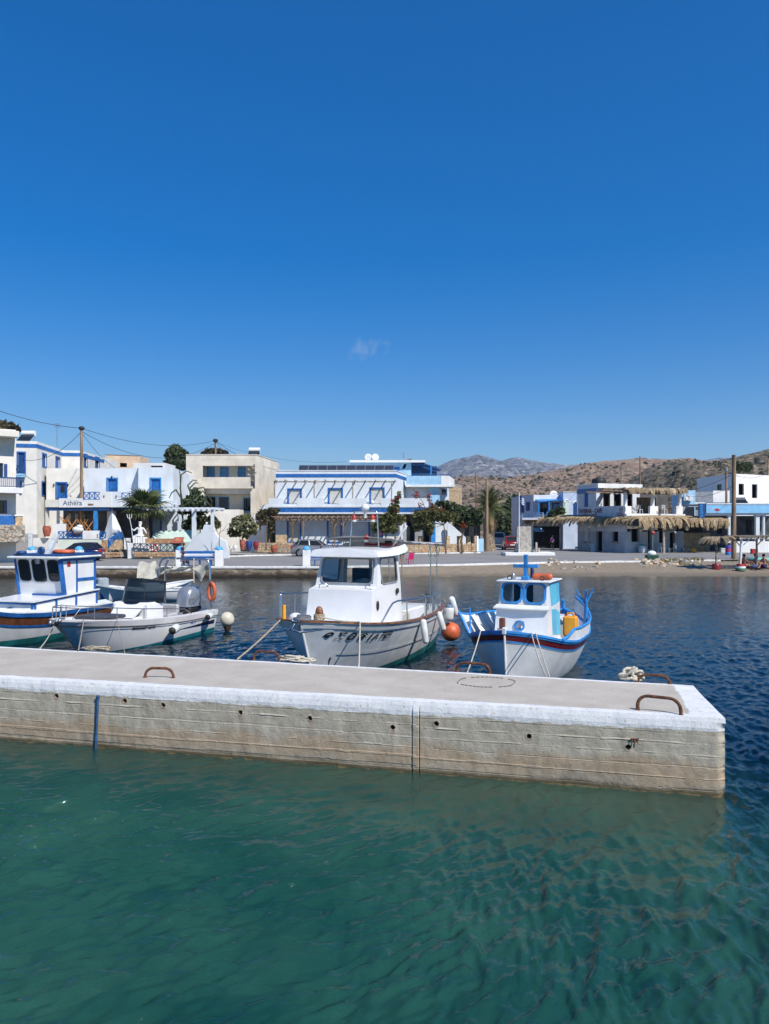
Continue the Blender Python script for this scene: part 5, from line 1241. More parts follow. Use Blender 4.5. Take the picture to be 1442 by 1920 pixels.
hl_ = bm(); hl_.tube([(xt + .015, .10 + .18 * math.cos(a), .9 + .16 * math.sin(a)) for a in np.linspace(0, 3.14, 9)], .02, 6); hl_.ball((xt + .01, .10, .93), (.02, .17, .10), 10, 6); hl_.build('trunk_hatch', BLUE_D, lb_)
cb = bm()
C0, C1, C2 = (xc - .06, .85, 1.30), (xc, .85, 1.74), (xc + .16, .85, 2.50)
cb.poly([mir(C0), C0, C1, mir(C1)]); WS = (mir(C1), C1, C2, mir(C2))
wins = [(.05, .29, .07, .93), (.36, .64, .05, .95), (.71, .95, .07, .93)]
wallq(cb, WS, wins)
xbk = xc - 1.55
for sd in (1, -1):
    m_ = (lambda p_: p_) if sd > 0 else mir
    cb.poly([m_(p_) for p_ in (C0, C1, C2, (xbk, .85, 2.50), (xbk, .85, .9), (xc - .06, .85, .9))])
cb.poly([(xbk, -.85, .9), (xbk, .85, .9), (xbk, .85, 2.5), (xbk, -.85, 2.5)]); cb.build('cabin', BOATWHITE, lb_)
for w_ in wins: window(lb_, WS, w_, BLACK, GLASS_D, r=.12, bw=.02, proud=.015)
bt = bm()
bt.bar((xc - .05, .862, 1.30), (xc + .15, .862, 2.48), .20, .024, (0, 1, 0)); bt.bar((xbk + .05, .862, .92), (xbk + .05, .862, 2.48), .09, .024, (0, 1, 0))
bt.bar((xc - .62, .863, 1.4), (xc - .62, .863, 2.48), .06, .024, (0, 1, 0)); bt.bar((xc - .62, .8635, 1.80), (xbk, .8635, 1.80), .024, .09); bt.bar((xc + .1, .864, 2.455), (xbk, .864, 2.455), .024, .08)
bt.bar((xc + .0, -.86, 1.32), (xc + .16, -.86, 2.48), .10, .03, (0, 1, 0)); bt.bar((xc + .02, -.3, 1.345), (xc + .02, .93, 1.345), .08, .07); bt.build('cabin_trim', BLUE, lb_)
sg = bm(); sg.box(xc - .32, xc - .18, .852, .866, 2.24, 2.40); sg.build('flag_decal', RED, lb_)
sg = bm(); Ms = Lm
lettering(MB(), 'a', .1, lambda x, z: (x, 0, z)); q_ = bm(); lettering(q_, 'ANIXNEYTHΣ', .075, lambda x, z: (xc - .36 - x * .0 + 0 - x * 1.0 + .16, .8535, 2.33 + z)); q_.build('boat_name', mat('grey_lettering', (.3, .33, .4), .6), lb_, kind='stuff')
rf = bm(); rf.bbox(xbk - .10, xc + .36, -1.02, 1.02, 2.50, 2.57, .02); rf.build('roof_edge', FENDER, lb_)
rf = bm(); rf.bbox(xbk - .08, xc + .15, -.98, .98, 2.573, 2.64, .02); rf.build('roof_top', BLUE_D, lb_)
rg = bm(); rg.bar((xc - .05, .18, 2.60), (xc - .25, .42, 3.28), .10, .16, (0, 1, 0)); rg.build('mast_board', FENDER, lb_)
rg = bm(); rg.lathe([(.02, -.05), (.11, -.04), (.12, .03), (.06, .06), (.055, .055), (0, .05)], 14, Matrix.Translation(Vector((xc + .10, .10, 2.76))) @ Matrix.Rotation(R(90), 4, 'Y')); rg.build('searchlight', BLUE_D, lb_)
rg = bm(); rg.lathe([(.0, 2.64), (.16, 2.65), (.14, 2.72), (0, 2.74)], 14, Matrix.Translation(Vector((xc + .05, -.72, 0)))); rg.build('roof_vent', BLUE_D, lb_)
rg = bm(); rg.tube([(xc - .55 + .24 * math.cos(a), .42 + .30 * math.sin(a), 2.70) for a in np.linspace(0, 6.283, 20)[:-1]], .065, 8, closed=True); o = rg.build('lifebuoy', ORANGE); setp(o, 'orange and white lifebuoy lying on the roof of the blue trimmed cabin boat', 'lifebuoy')
rg = bm(); rg.lathe([(.09, 1.55), (.11, 1.7), (.08, 1.75)], 12, Matrix.Translation(Vector((xc + .13, .0, .78)))); rg.build('cabin_lamp', DULLSTEEL, lb_)
S4 = stand(lb_)
line('mooring_rope', 'rope from the blue trimmed cabin boat down to the pier at far left', at(102, 1172, 22.5), pier_edge(76), .014, ROPE_W, .05)

# ---- small skiff moored behind, under the quay
f = Vector((0.78, 0.62)).normalized(); Y0 = 36; st = Vector((XatP(196, Y0), Y0))
sk = thing('skiff', 'small white skiff with a grey tilted outboard lying behind the speedboat', 'small boat', (st.x, st.y, 0), math.atan2(f.y, f.x))
Km = root_m(sk)
def bm(): return MB(Km)
h5 = Hull(4.4, [(0, .7), (.5, .85), (.8, .6), (1, .03)], [(0, .52), (.5, .52), (1, .8)], [(0, -.15), (1, 0)], [(0, .2), (.6, .35), (1, .9)], rake=.5)
h5.transom(h5.strip(bm(), 0, 1), 0, 1).build('hull', BOATWHITE, sk); h5.rail(bm(), .1, .06, out=.02).build('gunwale', FENDER, sk); h5.deck(bm(), 0, .97, .6).build('floor', BOATWHITE, sk)
e_ = bm(); e_.bbox(-.35, .15, -.22, .22, .62, 1.10, .06); e_.build('outboard_cowl', mat('grey_cowl', (.30, .34, .38), .4), sk)
e_ = bm(); e_.bbox(-.36, .16, -.225, .225, .56, .66, .02); e_.bbox(-.2, 0, -.08, .08, 0, .6, .02); e_.build('cowl_band', BLUE, sk)
e_ = bm(); e_.bbox(1.8, 2.6, -.3, .3, .4, .75, .03); e_.build('locker', FENDER, sk)
e_ = bm(); e_.tube([(2.0, .3, .5), (2.0, .3, 1.75)], .02, 6); e_.grid(lambda u, v: (1.75 + .85 * u + (.25 * u - .12) * v, .3 + .06 * math.sin(u * 9 + v * 4), 1.75 - .8 * v + .05 * math.sin(u * 8)), 8, 6); e_.build('hung_sheet', CANVAS, sk)
f = Vector((-0.9, -0.3)).normalized(); st = Vector((XatP(362, 37), 37.0))
sk2 = thing('dinghy', 'plain white dinghy half hidden behind the silver outboard', 'small boat', (st.x, st.y, 0), math.atan2(f.y, f.x)); Km = root_m(sk2)
h5.transom(h5.strip(bm(), 0, 1), 0, 1).build('hull', BOATWHITE, sk2); h5.rail(bm(), .1, .06, out=.02).build('gunwale', FENDER, sk2); h5.deck(bm(), 0, .97, .6).build('floor', BOATWHITE, sk2)
e_ = bm()
for x in (.6, 1.8): e_.box(x, x + .22, -.7, .7, .38, .42)
e_.build('thwart', OLDWOOD, sk2)
# ---------------------------------------------------------------- buildings
G = 0.70                                                   # level of the quay
class Fac:                                                 # an upright facade between two ground points
    def __init__(s, pa, Ya, pb, Yb):
        s.A = Vector((XatP(pa, Ya), Ya, 0)); s.B = Vector((XatP(pb, Yb), Yb, 0)); d = s.B - s.A
        s.L = d.length; s.u = d.normalized(); s.M = frame(s.A, s.u)      # local y points into the house
    def U(s, px):
        k_ = (px - CX) / FPX; return (k_ * s.A.y - s.A.x) / (s.u.x - k_ * s.u.y)
    def Y(s, px): return s.A.y + s.u.y * s.U(px)
    def Z(s, px, py): return ZatP(py, s.Y(px))
    def rect(s, x0, y0, x1, y1):
        xm = (x0 + x1) / 2; return s.U(x0), s.U(x1), s.Z(xm, y1), s.Z(xm, y0)
    def box(s, mb, x0, y0, x1, y1, o0, o1):                # o: distance in front of the wall
        a, b_, c_, d = s.rect(x0, y0, x1, y1); return mb.box(a, b_, -o1, -o0, c_, d, s.M)
    def bb(s, *a): return s.box(MB(), *a)
    def P(s, px, py, o=0): return s.M @ Vector((s.U(px), -o, s.Z(px, py)))
def wall_face(mb, F, u0, u1, z0, z1, holes, rev=0.16):
    us_ = sorted({u0, u1, *[h_[0] for h_ in holes], *[h_[1] for h_ in holes]}); zs_ = sorted({z0, z1, *[h_[2] for h_ in holes], *[h_[3] for h_ in holes]})
    us_ = [x for x in us_ if u0 - 1e-6 <= x <= u1 + 1e-6]; zs_ = [x for x in zs_ if z0 - 1e-6 <= x <= z1 + 1e-6]
    T = lambda u, y, z: F.M @ Vector((u, y, z))
    for i in range(len(us_) - 1):
        for j in range(len(zs_) - 1):
            uc, zc = (us_[i] + us_[i + 1]) / 2, (zs_[j] + zs_[j + 1]) / 2
            if any(h_[0] < uc < h_[1] and h_[2] < zc < h_[3] for h_ in holes): continue
            mb.poly([T(us_[i], 0, zs_[j]), T(us_[i + 1], 0, zs_[j]), T(us_[i + 1], 0, zs_[j + 1]), T(us_[i], 0, zs_[j + 1])])
    for a, b_, c_, d in holes:
        q = [(a, c_), (b_, c_), (b_, d), (a, d)]
        for i in range(4):
            (x0, y0), (x1, y1) = q[i], q[(i + 1) % 4]
            mb.poly([T(x0, 0, y0), T(x0, rev, y0), T(x1, rev, y1), T(x1, 0, y1)])
ROLLER = mat('grey_roller_shutter', (.55, .55, .52), .6, .08, 6)
def fill(root, F, r, kind, trim=None, leaf=None, tw=0.13, rev=0.16, label=None):
    a, b_, c_, d = r; w, h_ = b_ - a, d - c_
    nm = 'door' if kind in ('door', 'dark_door', 'leafdoor') else 'window'
    mb = MB(F.M)
    fd = 0.05
    mb.box(a, a + fd, rev - .05, rev + .02, c_, d); mb.box(b_ - fd, b_, rev - .05, rev + .02, c_, d); mb.box(a + fd, b_ - fd, rev - .05, rev + .02, d - fd, d); mb.box(a + fd, b_ - fd, rev - .05, rev + .02, c_, c_ + fd * .6)
    o = mb.build(nm, leaf or trim or BLUE, root, label)
    if trim:
        t = MB(F.M); z0 = c_ if nm == 'door' else c_ - tw
        t.box(a - tw, a, -.035, .03, z0, d + tw); t.box(b_, b_ + tw, -.035, .03, z0, d + tw); t.box(a, b_, -.035, .03, d, d + tw)
        if nm == 'window': t.box(a, b_, -.05, .03, c_ - tw, c_)
        t.build('surround', trim, o)
    if kind in ('shutter', 'door', 'leafdoor'):
        m_ = leaf or BLUE; n_ = 2
        for k_ in range(n_):
            x0, x1 = a + fd + (w - 2 * fd) * k_ / n_ + .006, a + fd + (w - 2 * fd) * (k_ + 1) / n_ - .006
            s = MB(F.M); y = rev - .03; s.box(x0, x1, y, y + .03, c_ + .03, d - fd - .005)
            for (p0, p1) in ((.06, .44), (.52, .93)):
                zz0, zz1 = lerp(c_, d, p0), lerp(c_, d, p1); s.box(x0 + .07, x1 - .07, y - .012, y, zz0, zz1)
                if kind == 'shutter':
                    for q_ in range(5): s.box(x0 + .09, x1 - .09, y - .024, y - .012, lerp(zz0, zz1, (q_ + .2) / 5), lerp(zz0, zz1, (q_ + .7) / 5))
            s.build('shutter_leaf' if nm == 'window' else 'door_leaf', m_, o)
    elif kind == 'roller':
        s = MB(F.M); n_ = 14
        for k_ in range(n_): s.bbox(a + fd, b_ - fd, rev - .04 + .0, rev + .0, lerp(c_, d - fd, k_ / n_), lerp(c_, d - fd, (k_ + 1) / n_) - .004, .006)
        s.build('roller_shutter', ROLLER, o)
    elif kind == 'glass':
        s = MB(F.M); s.poly([(a, rev + .01, c_), (b_, rev + .01, c_), (b_, rev + .01, d), (a, rev + .01, d)]); s.build('pane', GLASS_D, o)
        s = MB(F.M); s.box((a + b_) / 2 - .03, (a + b_) / 2 + .03, rev - .02, rev + .005, c_, d); s.build('mullion', leaf or trim or BLUE, o)
    elif kind in ('dark', 'dark_door'):
        s = MB(F.M); s.poly([(a, rev + .5, c_), (b_, rev + .5, c_), (b_, rev + .5, d), (a, rev + .5, d)]); 
        for (p0, p1) in (((a, c_), (a, d)), ((b_, c_), (b_, d)), ((a, d), (b_, d)), ((a, c_), (b_, c_))):
            s.poly([(p0[0], rev + .02, p0[1]), (p0[0], rev + .5, p0[1]), (p1[0], rev + .5, p1[1]), (p1[0], rev + .02, p1[1])])
        s.build('dark_interior', DARK, o)
    return o
def block(root, corners, py_top, m, back=6.0, zbot=G, ops={}, name='wall', ztop=None, roof=True, band=None, cap=None, sides=True, away=None):
    """walls along the corners (px, Y) left to right, top given by the first corner; ops: facade number -> list of (x0,y0,x1,y1,kind,trim,leaf)"""
    Fs = []
    z1 = ztop if ztop is not None else ZatP(py_top, corners[0][1])
    for i in range(len(corners) - 1):
        F = Fac(*corners[i], *corners[i + 1]); Fs.append(F)
        mb = MB(); holes = [F.rect(*o_[:4]) for o_ in ops.get(i, [])]
        holes = [(max(a, .02), min(b_, F.L - .02), max(c_, zbot + .004), min(d, z1 - .02)) for a, b_, c_, d in holes]
        wall_face(mb, F, 0, F.L, zbot, z1, holes); mb.build(name, m, root)
        for o_, h_ in zip(ops.get(i, []), holes): fill(root, F, h_, *o_[4:])
        if band:
            b0, b1, bm_ = band; e0 = 0.0 if i == 0 else 0; mb = MB(F.M)
            mb.box(-.0, F.L, -.045, .0, z1 - b1, z1 - b0); mb.build('cornice_band', bm_, root)
        if cap:
            mb = MB(F.M); mb.bbox(-.03, F.L + .03, -.06, .22, z1 + .002, z1 + .08, .015); mb.build('parapet_cap', cap, root)
    P0 = Vector((Fs[0].A.x, Fs[0].A.y, 0)); P1 = Vector((Fs[-1].B.x, Fs[-1].B.y, 0)); yb = max(P0.y, P1.y, *[c_[1] for c_ in corners]) + back
    Q0, Q1 = Vector((P0.x, yb, 0)), Vector((P1.x, yb, 0))
    if away: Q1 = Vector((P1.x + away * (yb - P1.y), yb, 0))
    if sides:
        mb = MB(); up = lambda p, z: Vector((p.x, p.y, z))
        for a, b_ in ((Q0, P0), (P1, Q1), (Q1, Q0)): mb.poly([up(a, zbot), up(b_, zbot), up(b_, z1), up(a, z1)])
        mb.build('side_wall', m, root)
    if roof:
        pts = [Vector((Fs[0].A.x, Fs[0].A.y, z1 - .02))] + [Vector((F.B.x, F.B.y, z1 - .02)) for F in Fs] + [Vector((Q1.x, Q1.y, z1 - .02)), Vector((Q0.x, Q0.y, z1 - .02))]
        MB().poly(pts).build('roof', m, root)
    return Fs, z1
def PN(pts, th): return MB().add(*panel(pts, th))
def house(name, label, px, Y, cat='house', group=None): return thing(name, label, cat, (XatP(px, Y), Y, G), 0, group)
def xrail(root, F, x0, y0, x1, y1, m, o=.05, bays=3, name='railing'):
    a, b_, c_, d = F.rect(x0, y0, x1, y1); M = F.M @ Matrix.Translation((0, -o, 0)); t = .07
    fr_ = MB(M); fr_.box(a, b_, -t / 2, t / 2, d - t, d); fr_.box(a, b_, -t / 2, t / 2, c_, c_ + t)
    for i in range(bays + 1): x = lerp(a, b_, i / bays); fr_.box(x - t / 2, x + t / 2, -t / 2 - .003, t / 2 + .003, c_, d)
    o_ = fr_.build(name, m, root)
    for i in range(bays):
        xa, xb_ = lerp(a, b_, i / bays) + t / 2, lerp(a, b_, (i + 1) / bays) - t / 2
        MB(M).bar((xa, 0.002, c_ + t), (xb_, 0.002, d - t), t * .8, t * .8).bar((xa, -.002, d - t), (xb_, -.002, c_ + t), t * .8, t * .75).build('cross_brace', m, o_)
    return o_
def solar_heater(F, px, py, w, label, lx=0):
    p = F.P(px, py, -2.0); t = thing('solar_water_heater', label, 'water heater', p)
    M = Matrix.Translation(p)
    MB(M).tube([(-w / 2, .3, .9), (w / 2, .3, .9)], .28, 12).build('tank', BOATWHITE, t)
    MB(M).add(*panel([(-w / 2, -.9, .05), (w / 2, -.9, .05), (w / 2, .1, .75), (-w / 2, .1, .75)], .07)).build('collector', GLASS_D, t)
    s = MB(M); s.tube([(-w / 2 + .1, .3, 0), (-w / 2 + .1, .3, .7)], .03, 6); s.tube([(w / 2 - .1, .3, 0), (w / 2 - .1, .3, .7)], .03, 6); s.build('stand', DULLSTEEL, t)
    return t

# ---- house at the far left edge
t = house('balcony_house', 'pale two-storey house with blue balcony rails cut off by the left edge', 0, 60)
F_, z1 = block(t, [(-130, 56), (30, 59.5)], 806, CREAM2, back=7, away=-.55, ztop=ZatP(806, 59.5), ops={0: [(-9, 868, 6, 895, 'glass', None, BLUE_D), (-16, 938, 9, 963, 'glass', None, BLUE_D), (-70, 868, -40, 895, 'shutter', BLUE, BLUE)]})
F = F_[0]
F.bb(-130, 806, 28.5, 817, .01, 1.3).build('roof_overhang', CREAM2, t)
F.bb(-130, 914, 35, 924, .004, 1.5).build('balcony_slab', WHITE, t)
for i, x in enumerate(np.linspace(-60, 36, 27)):
    F.bb(x, 897, x + 1.5, 914, 1.38, 1.42).build('baluster', BLUE_D, t)
mb = MB(); F.box(mb, -130, 894.5, 37, 897, 1.36, 1.44); F.box(mb, -130, 911, 37, 912.5, 1.365, 1.435); mb.build('handrail', BLUE_D, t)
for y0, y1, x0, x1 in ((870, 894, 7.5, 13.5), (938, 963, 9.5, 12.5)):
    F.bb(x0, y0, x1, y1, .01, .07).build('shutter', BLUE_D, t)
F.bb(-130, 966, 20, 984, 1.2, 1.3).build('blue_parapet_panel', BLUE, t)
F.bb(-130, 984, 36, 1016, .02, 1.9).build('garden_wall', STONE_G, t)
F.bb(21, 968, 35, 984, .5, 1.4).build('pillar', STONE_Y, t)
F.bb(19, 965.5, 36, 968, .45, 1.45).build('pillar_cap', WHITE, t)
for k_ in range(46):                                       # rubble faces of the garden wall
    x, y = random.uniform(-60, 33), random.uniform(986, 1014); s = random.uniform(2.2, 4.0)
    mb = MB(); a, b_, c_, d = F.rect(x, y - s * .6, x + s * 1.5, y + s * .6); mb.bbox(a, b_, -1.95, -1.86, c_, d, .03, F.M); mb.build('stone', random.choice((STONE_G, STONE_Y, MORTAR)), t)

# ---- white two-storey house with a blue cornice
t = house('cornice_house', 'tall white house with a blue cornice line and deep blue windows behind the utility pole', 110, 80)
B = (BLUE, BLUE)
WARM = mat('warm_whitewash', (0.72, 0.70, 0.64), 0.85, 0.05, 0.8, 0.25, 9, dirt=0.16)
F_, z1 = block(t, [(24, 74.5), (69, 75), (118, 84), (150, 84.3), (195, 93)], 827, WARM, back=5, ztop=11.75, band=(.28, .62, BLUE),
    ops={0: [(34, 849, 46, 893, 'door', BLUE, BLUE_D)], 1: [(79.5, 852, 87, 874, 'glass', BLUE, BLUE), (104.5, 858, 112, 878, 'door', BLUE_D, BLUE), (78.5, 905, 87, 928, 'glass', BLUE, BLUE)],
         3: [(157.5, 853, 163.5, 874, 'glass', BLUE, BLUE), (179, 858.5, 186, 878, 'glass', BLUE, BLUE)]})
F = F_[0]; F.bb(31, 889, 48, 895, .01, .8).build('balcony_slab', PALEBLUE, t); xrail(t, F, 31, 873, 47.5, 889, BLUE_D, .75, 3)
F.bb(37, 901, 41, 927, .01, .08).build('shutter', BLUE_D, t)
solar_heater(F_[1], 90, 829, 1.3, 'white solar water heater on the roof of the tall white cornice house')
an = thing('tv_antenna', 'thin white antenna mast on the roof of the tall white cornice house', 'antenna', at(107, 838, 88)); p = an.location
MB().tube([p, p + Vector((0, 0, 2.7))], .03, 6).build('mast', DULLSTEEL, an); mb = MB()
for k_ in range(4): mb.tube([p + Vector((-.3, 0, 2.25 + .13 * k_)), p + Vector((.3, 0, 2.25 + .13 * k_))], .02, 5)
mb.build('antenna_element', DULLSTEEL, an, kind='stuff')
# lower block in front of it
t = house('front_annex', 'low white annex with a blue framed stable door under the tall cornice house', 125, 77)
F_, z1 = block(t, [(87, 77), (160, 77.5)], 878, WARM, back=6, ops={0: [(106.5, 906, 124, 938, 'door', BLUE, BLUE)]})
F_[0].bb(113, 910, 121, 923, -.10, -.085).build('door_grille', DARK, t)
for x in (101.5, 127.5):
    F_[0].bb(x - 1, 907, x + 1, 911, .02, .15).build('wall_lamp', BLACK, t)

# ---- white house with two blue balcony doors
t = house('balcony_door_house', 'bluish white cube house with two tall blue balcony doors behind the small palm', 240, 75)
F_, z1 = block(t, [(158, 75), (258, 75), (259.5, 73.8), (325, 73.8), (352, 83)], 878, WHITE2, back=3, ops={0: [(202, 898, 219, 940, 'leafdoor', BLUE_L, BLUE)], 2: [(283, 898, 300, 948, 'leafdoor', BLUE_L, BLUE)]})
for x in (210, 290):
    F_[0].bb(x - 1.2, 893, x + 1.2, 896, .02, .16).build('wall_lamp', BLACK, t)

# ---- terrace cafe below it
t = house('terrace_cafe', 'white cafe with name board, blue beam and open dark terrace below the balcony door house', 150, 70, 'cafe')
Fc = Fac(86, 70.5, 330, 69.5)
ZT = Fc.Z(150, 1007) - .05                                 # terrace floor
SH = WHITE2
mb = MB(); r = Fc.rect(88, 936, 212, 952); mb.box(r[0], r[1], -.1, 3.0, r[2], r[2] + .25, Fc.M); mb.build('terrace_roof', WARM, t)
Fc.bb(88, 937, 158, 951, .1, .3).build('roof_parapet', WARM, t)
Fc.bb(114, 934.5, 158.5, 951.5, .30, .345).build('name_board', BOATWHITE, t)
mb = MB(); lettering(mb, 'Athera', .62, lambda x, z: Fc.M @ Vector((Fc.U(121.5) + x, -.352, Fc.Z(135, 947.5) + z)), 0, .006, 1.05); mb.build('name_lettering', TEXT_S, t, kind='stuff')
mb = MB(); lettering(mb, 'studios', .16, lambda x, z: Fc.M @ Vector((Fc.U(141) + x, -.352, Fc.Z(141, 940.5) + z))); mb.build('small_lettering', TEXT_S, t, kind='stuff')
Fc.bb(150, 939, 189.8, 951, .05, .3).build('balcony_wall', WHITE, t)
Fc.bb(190, 922, 212, 951, .05, .3).build('balcony_pier', WHITE, t)
Fc.bb(86, 951.2, 89.5, 1012, -.3, .1).build('end_pier', WARM, t)
mb = MB(); Fc.box(mb, 212, 922, 228, 951, .0, .25); Fc.box(mb, 212, 937, 259, 951, -.6, .1); mb.build('balcony_pier', WHITE2, t)
xrail(t, Fc, 159, 922.5, 190, 937, BLUE, .2, 3); xrail(t, Fc, 228.5, 923.5, 243, 937, BLUE, .0, 1)
for x in (136, 198, 221):
    Fc.bb(x - .8, 929, x + .8, 932, .31, .36).build('wall_lamp', BLACK, t)
Fc.bb(168, 944.5, 178, 947.5, .3, .33).build('plaque', OLDWOOD, t)
Fc.bb(90, 951.5, 208, 957.5, .0, .22).build('beam', BLUE_D, t)
Fc.bb(178, 958, 184, 996, .0, .30).build('column', BLUE_L, t)
Fc.bb(88, 951.4, 258, 1014, -3.2, -3.0).build('back_wall', mat('dim_back_wall', (.10, .095, .09), .9, .2, 1), t)  # dark albedo puts the shade of the open terrace into the wall colour
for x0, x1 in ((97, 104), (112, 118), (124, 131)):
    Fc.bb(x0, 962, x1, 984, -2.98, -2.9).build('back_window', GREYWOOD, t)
Fc.bb(184.5, 958, 200, 998, -2.0, -1.8).build('side_wall', WHITE2, t)
Fc.bb(191, 962, 199, 968, -1.8, -1.72).build('menu_frame', GREYWOOD, t)
mb = MB(); a, b_, c_, d = Fc.rect(86, 1012, 200, 1043); mb.box(a, b_, -2.2, 3.2, G, ZT, Fc.M); mb.build('terrace_base', WHITE, t)
# ground floor right of it: blue door and dark doorway
F2 = Fac(200, 73.2, 335, 73.4); zr = F2.Z(270, 951)
mb = MB(); ops = [F2.rect(232, 962, 245, 1002), F2.rect(283, 964, 301, 1008)]; wall_face(mb, F2, F2.U(206), F2.U(333), G, zr, ops, .2); mb.build('ground_wall', WHITE2, t)
fill(t, F2, ops[0], 'leafdoor', BLUE, BLUE_D); fill(t, F2, ops[1], 'dark_door', BLUE_D, BLUE_D)
F2.bb(205, 951.6, 334, 956.5, 2.4, 2.65).build('ledge', BLUE_D, t)
F2.bb(212, 946.5, 334, 951.4, -2.8, 2.7).build('ledge_slab', WHITE2, t)
F2.bb(280, 966, 283, 1010, .04, 1.0).build('open_door_leaf', BLUE_D, t)
for x in (260, 277):
    mb = MB().ball(F2.P(x, 959, .25), .13, 10, 8); mb.build('globe_lamp', FENDER, t)
# wedge buttress
bt_ = house('white_buttress', 'tall white pyramid buttress with a ridge beside the blue stairs', 212, 69, 'buttress')
ap, bl_, br_, fm = at(210, 953.5, 70.2), at(182, 1043, 70.4), at(250, 1043, 70.4), at(212, 1045, 68.6)
for v in (bl_, br_, fm): v.z = G
MB().add([ap, bl_, fm, br_], [(0, 1, 2), (0, 2, 3), (0, 3, 1)]).build('body', WHITE2, bt_)

# terrace front: low wall, railings, stone base, stairs
tf = house('terrace_wall', 'low white terrace wall with blue crossed rails and orange stone base', 170, 67.5, 'terrace wall')
Ft = Fac(96, 66.5, 250, 66.5)
Ft.bb(108, 1010, 190, 1043, -.6, 0).build('base_wall', mat('pale_green_white', (.62, .68, .60), .85, .05, 1, dirt=.1), tf)
Ft.bb(154.5, 995, 186, 1011, -.2, .03).build('parapet', WHITE, tf)
Ft.bb(86, 982, 110, 1012, -1.6, -1.4).build('side_panel', WHITE, tf)
xrail(tf, Ft, 110, 996, 154.5, 1010, BLUE, .02, 5); xrail(tf, Ft, 188, 997, 198, 1010, BLUE, .02, 1)
for i, (x, y) in enumerate(((183, 1003), (183, 1007))):
    Ft.bb(x - 1, y - 1.2, x + 1, y + 1.2, .03, .05).build('house_number_tile', BLACK, tf)
mb = MB(); pts = [Ft.P(x, y, .05) for x, y in ((188, 1042), (206, 1042), (206, 1012), (199, 1012), (190, 1026))]
mb.add(*panel([(p.x, p.y, p.z) for p in pts], -.5)); mb.build('stair_cheek', STONE_O, tf)
PN([Ft.P(x, y, .3) for x, y in ((208, 1030), (232, 1030), (232, 1012), (222, 1012))], -.4).build('stair_cheek', STONE_Y, tf)
for k_ in range(8):
    mb = MB(); y0 = 1040 - k_ * 3.9; Ft.box(mb, 207 + k_ * .6, y0 - 3.9, 231 + k_ * .3, 1043, -2.2 + 0, .15 - k_ * .3); mb.build('stair_step', GREYWOOD if k_ < 0 else STONE_G, tf)
sr = MB(); pa, pb_, pc, pd = Ft.P(207, 1011, .45), Ft.P(229, 998, .2), Ft.P(207, 1028, .45), Ft.P(229, 1013, .2)
for a, b_ in ((pa, pb_), (pc, pd), (pa, pc), (pb_, pd)): sr.bar(a, b_, .09, .09)
so = sr.build('stair_railing', BLUE, tf)
for k_ in range(4):
    m0, m1_ = k_ / 4, (k_ + 1) / 4; MB().bar(pa.lerp(pb_, m0), pc.lerp(pd, m1_), .07, .07).bar(pc.lerp(pd, m0), pa.lerp(pb_, m1_), .07, .065).build('cross_brace', BLUE, so)
Ft.bb(234, 1009, 243, 1030, -.3, .2).build('white_pier', WHITE, tf)
sr = MB(); pa, pb_, pc, pd = Ft.P(244, 1003, -1.2), Ft.P(252, 997, -1.4), Ft.P(244, 1016, -1.2), Ft.P(252, 1009, -1.4)
for a, b_ in ((pa, pb_), (pc, pd), (pa, pc), (pb_, pd), (pa, pd)): sr.bar(a, b_, .09, .09)
sr.build('stair_railing', BLUE, tf)
def stone_wall(root, F, x0, y0, x1, y1, o, nx_, ny_, mats, backing=MORTAR, depth=.3, cap=None):
    F.bb(x0, y0, x1, y1, o - depth, o - .03).build('wall_core', backing, root)
    a, b_, c_, d = F.rect(x0, y0, x1, y1); rr = random.Random(int(x0 * 7 + y0))
    protos = []
    for j in range(ny_):
        xs_ = [a + (b_ - a) * (i + (rr.uniform(-.25, .25) if 0 < i < nx_ else 0)) / nx_ for i in range(nx_ + 1)]
        for i in range(nx_):
            za, zb_ = lerp(c_, d, j / ny_), lerp(c_, d, (j + 1) / ny_); q = rr.uniform(-.015, .02)
            mb = MB(); mb.bbox(xs_[i] + .012, xs_[i + 1] - .012, -o - q, -o + .04, za + .012, zb_ - .012, .02, F.M); mb.build('stone', rr.choice(mats), root)
    if cap: F.bb(x0, y0 - 1.6, x1, y0 - .05, o - depth - .05, o + .06).build('coping', cap, root)
Fk = Fac(150, 65.0, 345, 64.5)
pw = house('planter_wall', 'low orange stone planter wall under the grey crossed fence', 290, 64.5, 'stone wall')
stone_wall(pw, Fk, 250, 1035, 331, 1044.5, 0, 16, 2, (STONE_O, STONE_Y, STONE_O), depth=.5)
pw2 = house('planter_wall', 'low orange stone kerb wall behind the dark blue hatchback', 210, 64.5, 'stone wall')
stone_wall(pw2, Fk, 188, 1035.5, 226, 1044.5, 0, 8, 2, (STONE_O, STONE_Y), depth=.5)
fe = house('crossed_fence', 'blue grey fence of crossed bars carrying a lifebuoy above orange stones', 290, 64.8, 'fence')
GB = mat('grey_blue_rail_paint', (.05, .075, .11), .6, .2, 4)
Fe = Fac(150, 65.2, 345, 64.7); xrail(fe, Fe, 251, 1019, 338, 1034.5, GB, 0, 7)
Fe.bb(251, 1010, 338, 1020, -.9, -.6).build('stone_backing', STONE_O, fe)
lbp = Fe.P(291, 1027, .14)
lby = thing('lifebuoy', 'red and white lifebuoy hanging on the crossed fence', 'lifebuoy', lbp)
MB().tube([lbp + Vector((.27 * math.cos(a), 0, .27 * math.sin(a))) for a in np.linspace(0, 6.283, 25)[:-1]], .075, 8, closed=True).build('ring', RED, lby)
for q_ in (0.6, 2.2, 3.9, 5.3): MB().tube([lbp + Vector((.27 * math.cos(a), 0, .27 * math.sin(a))) for a in (q_ - .16, q_, q_ + .16)], .083, 8).build('white_band', BOATWHITE, lby)
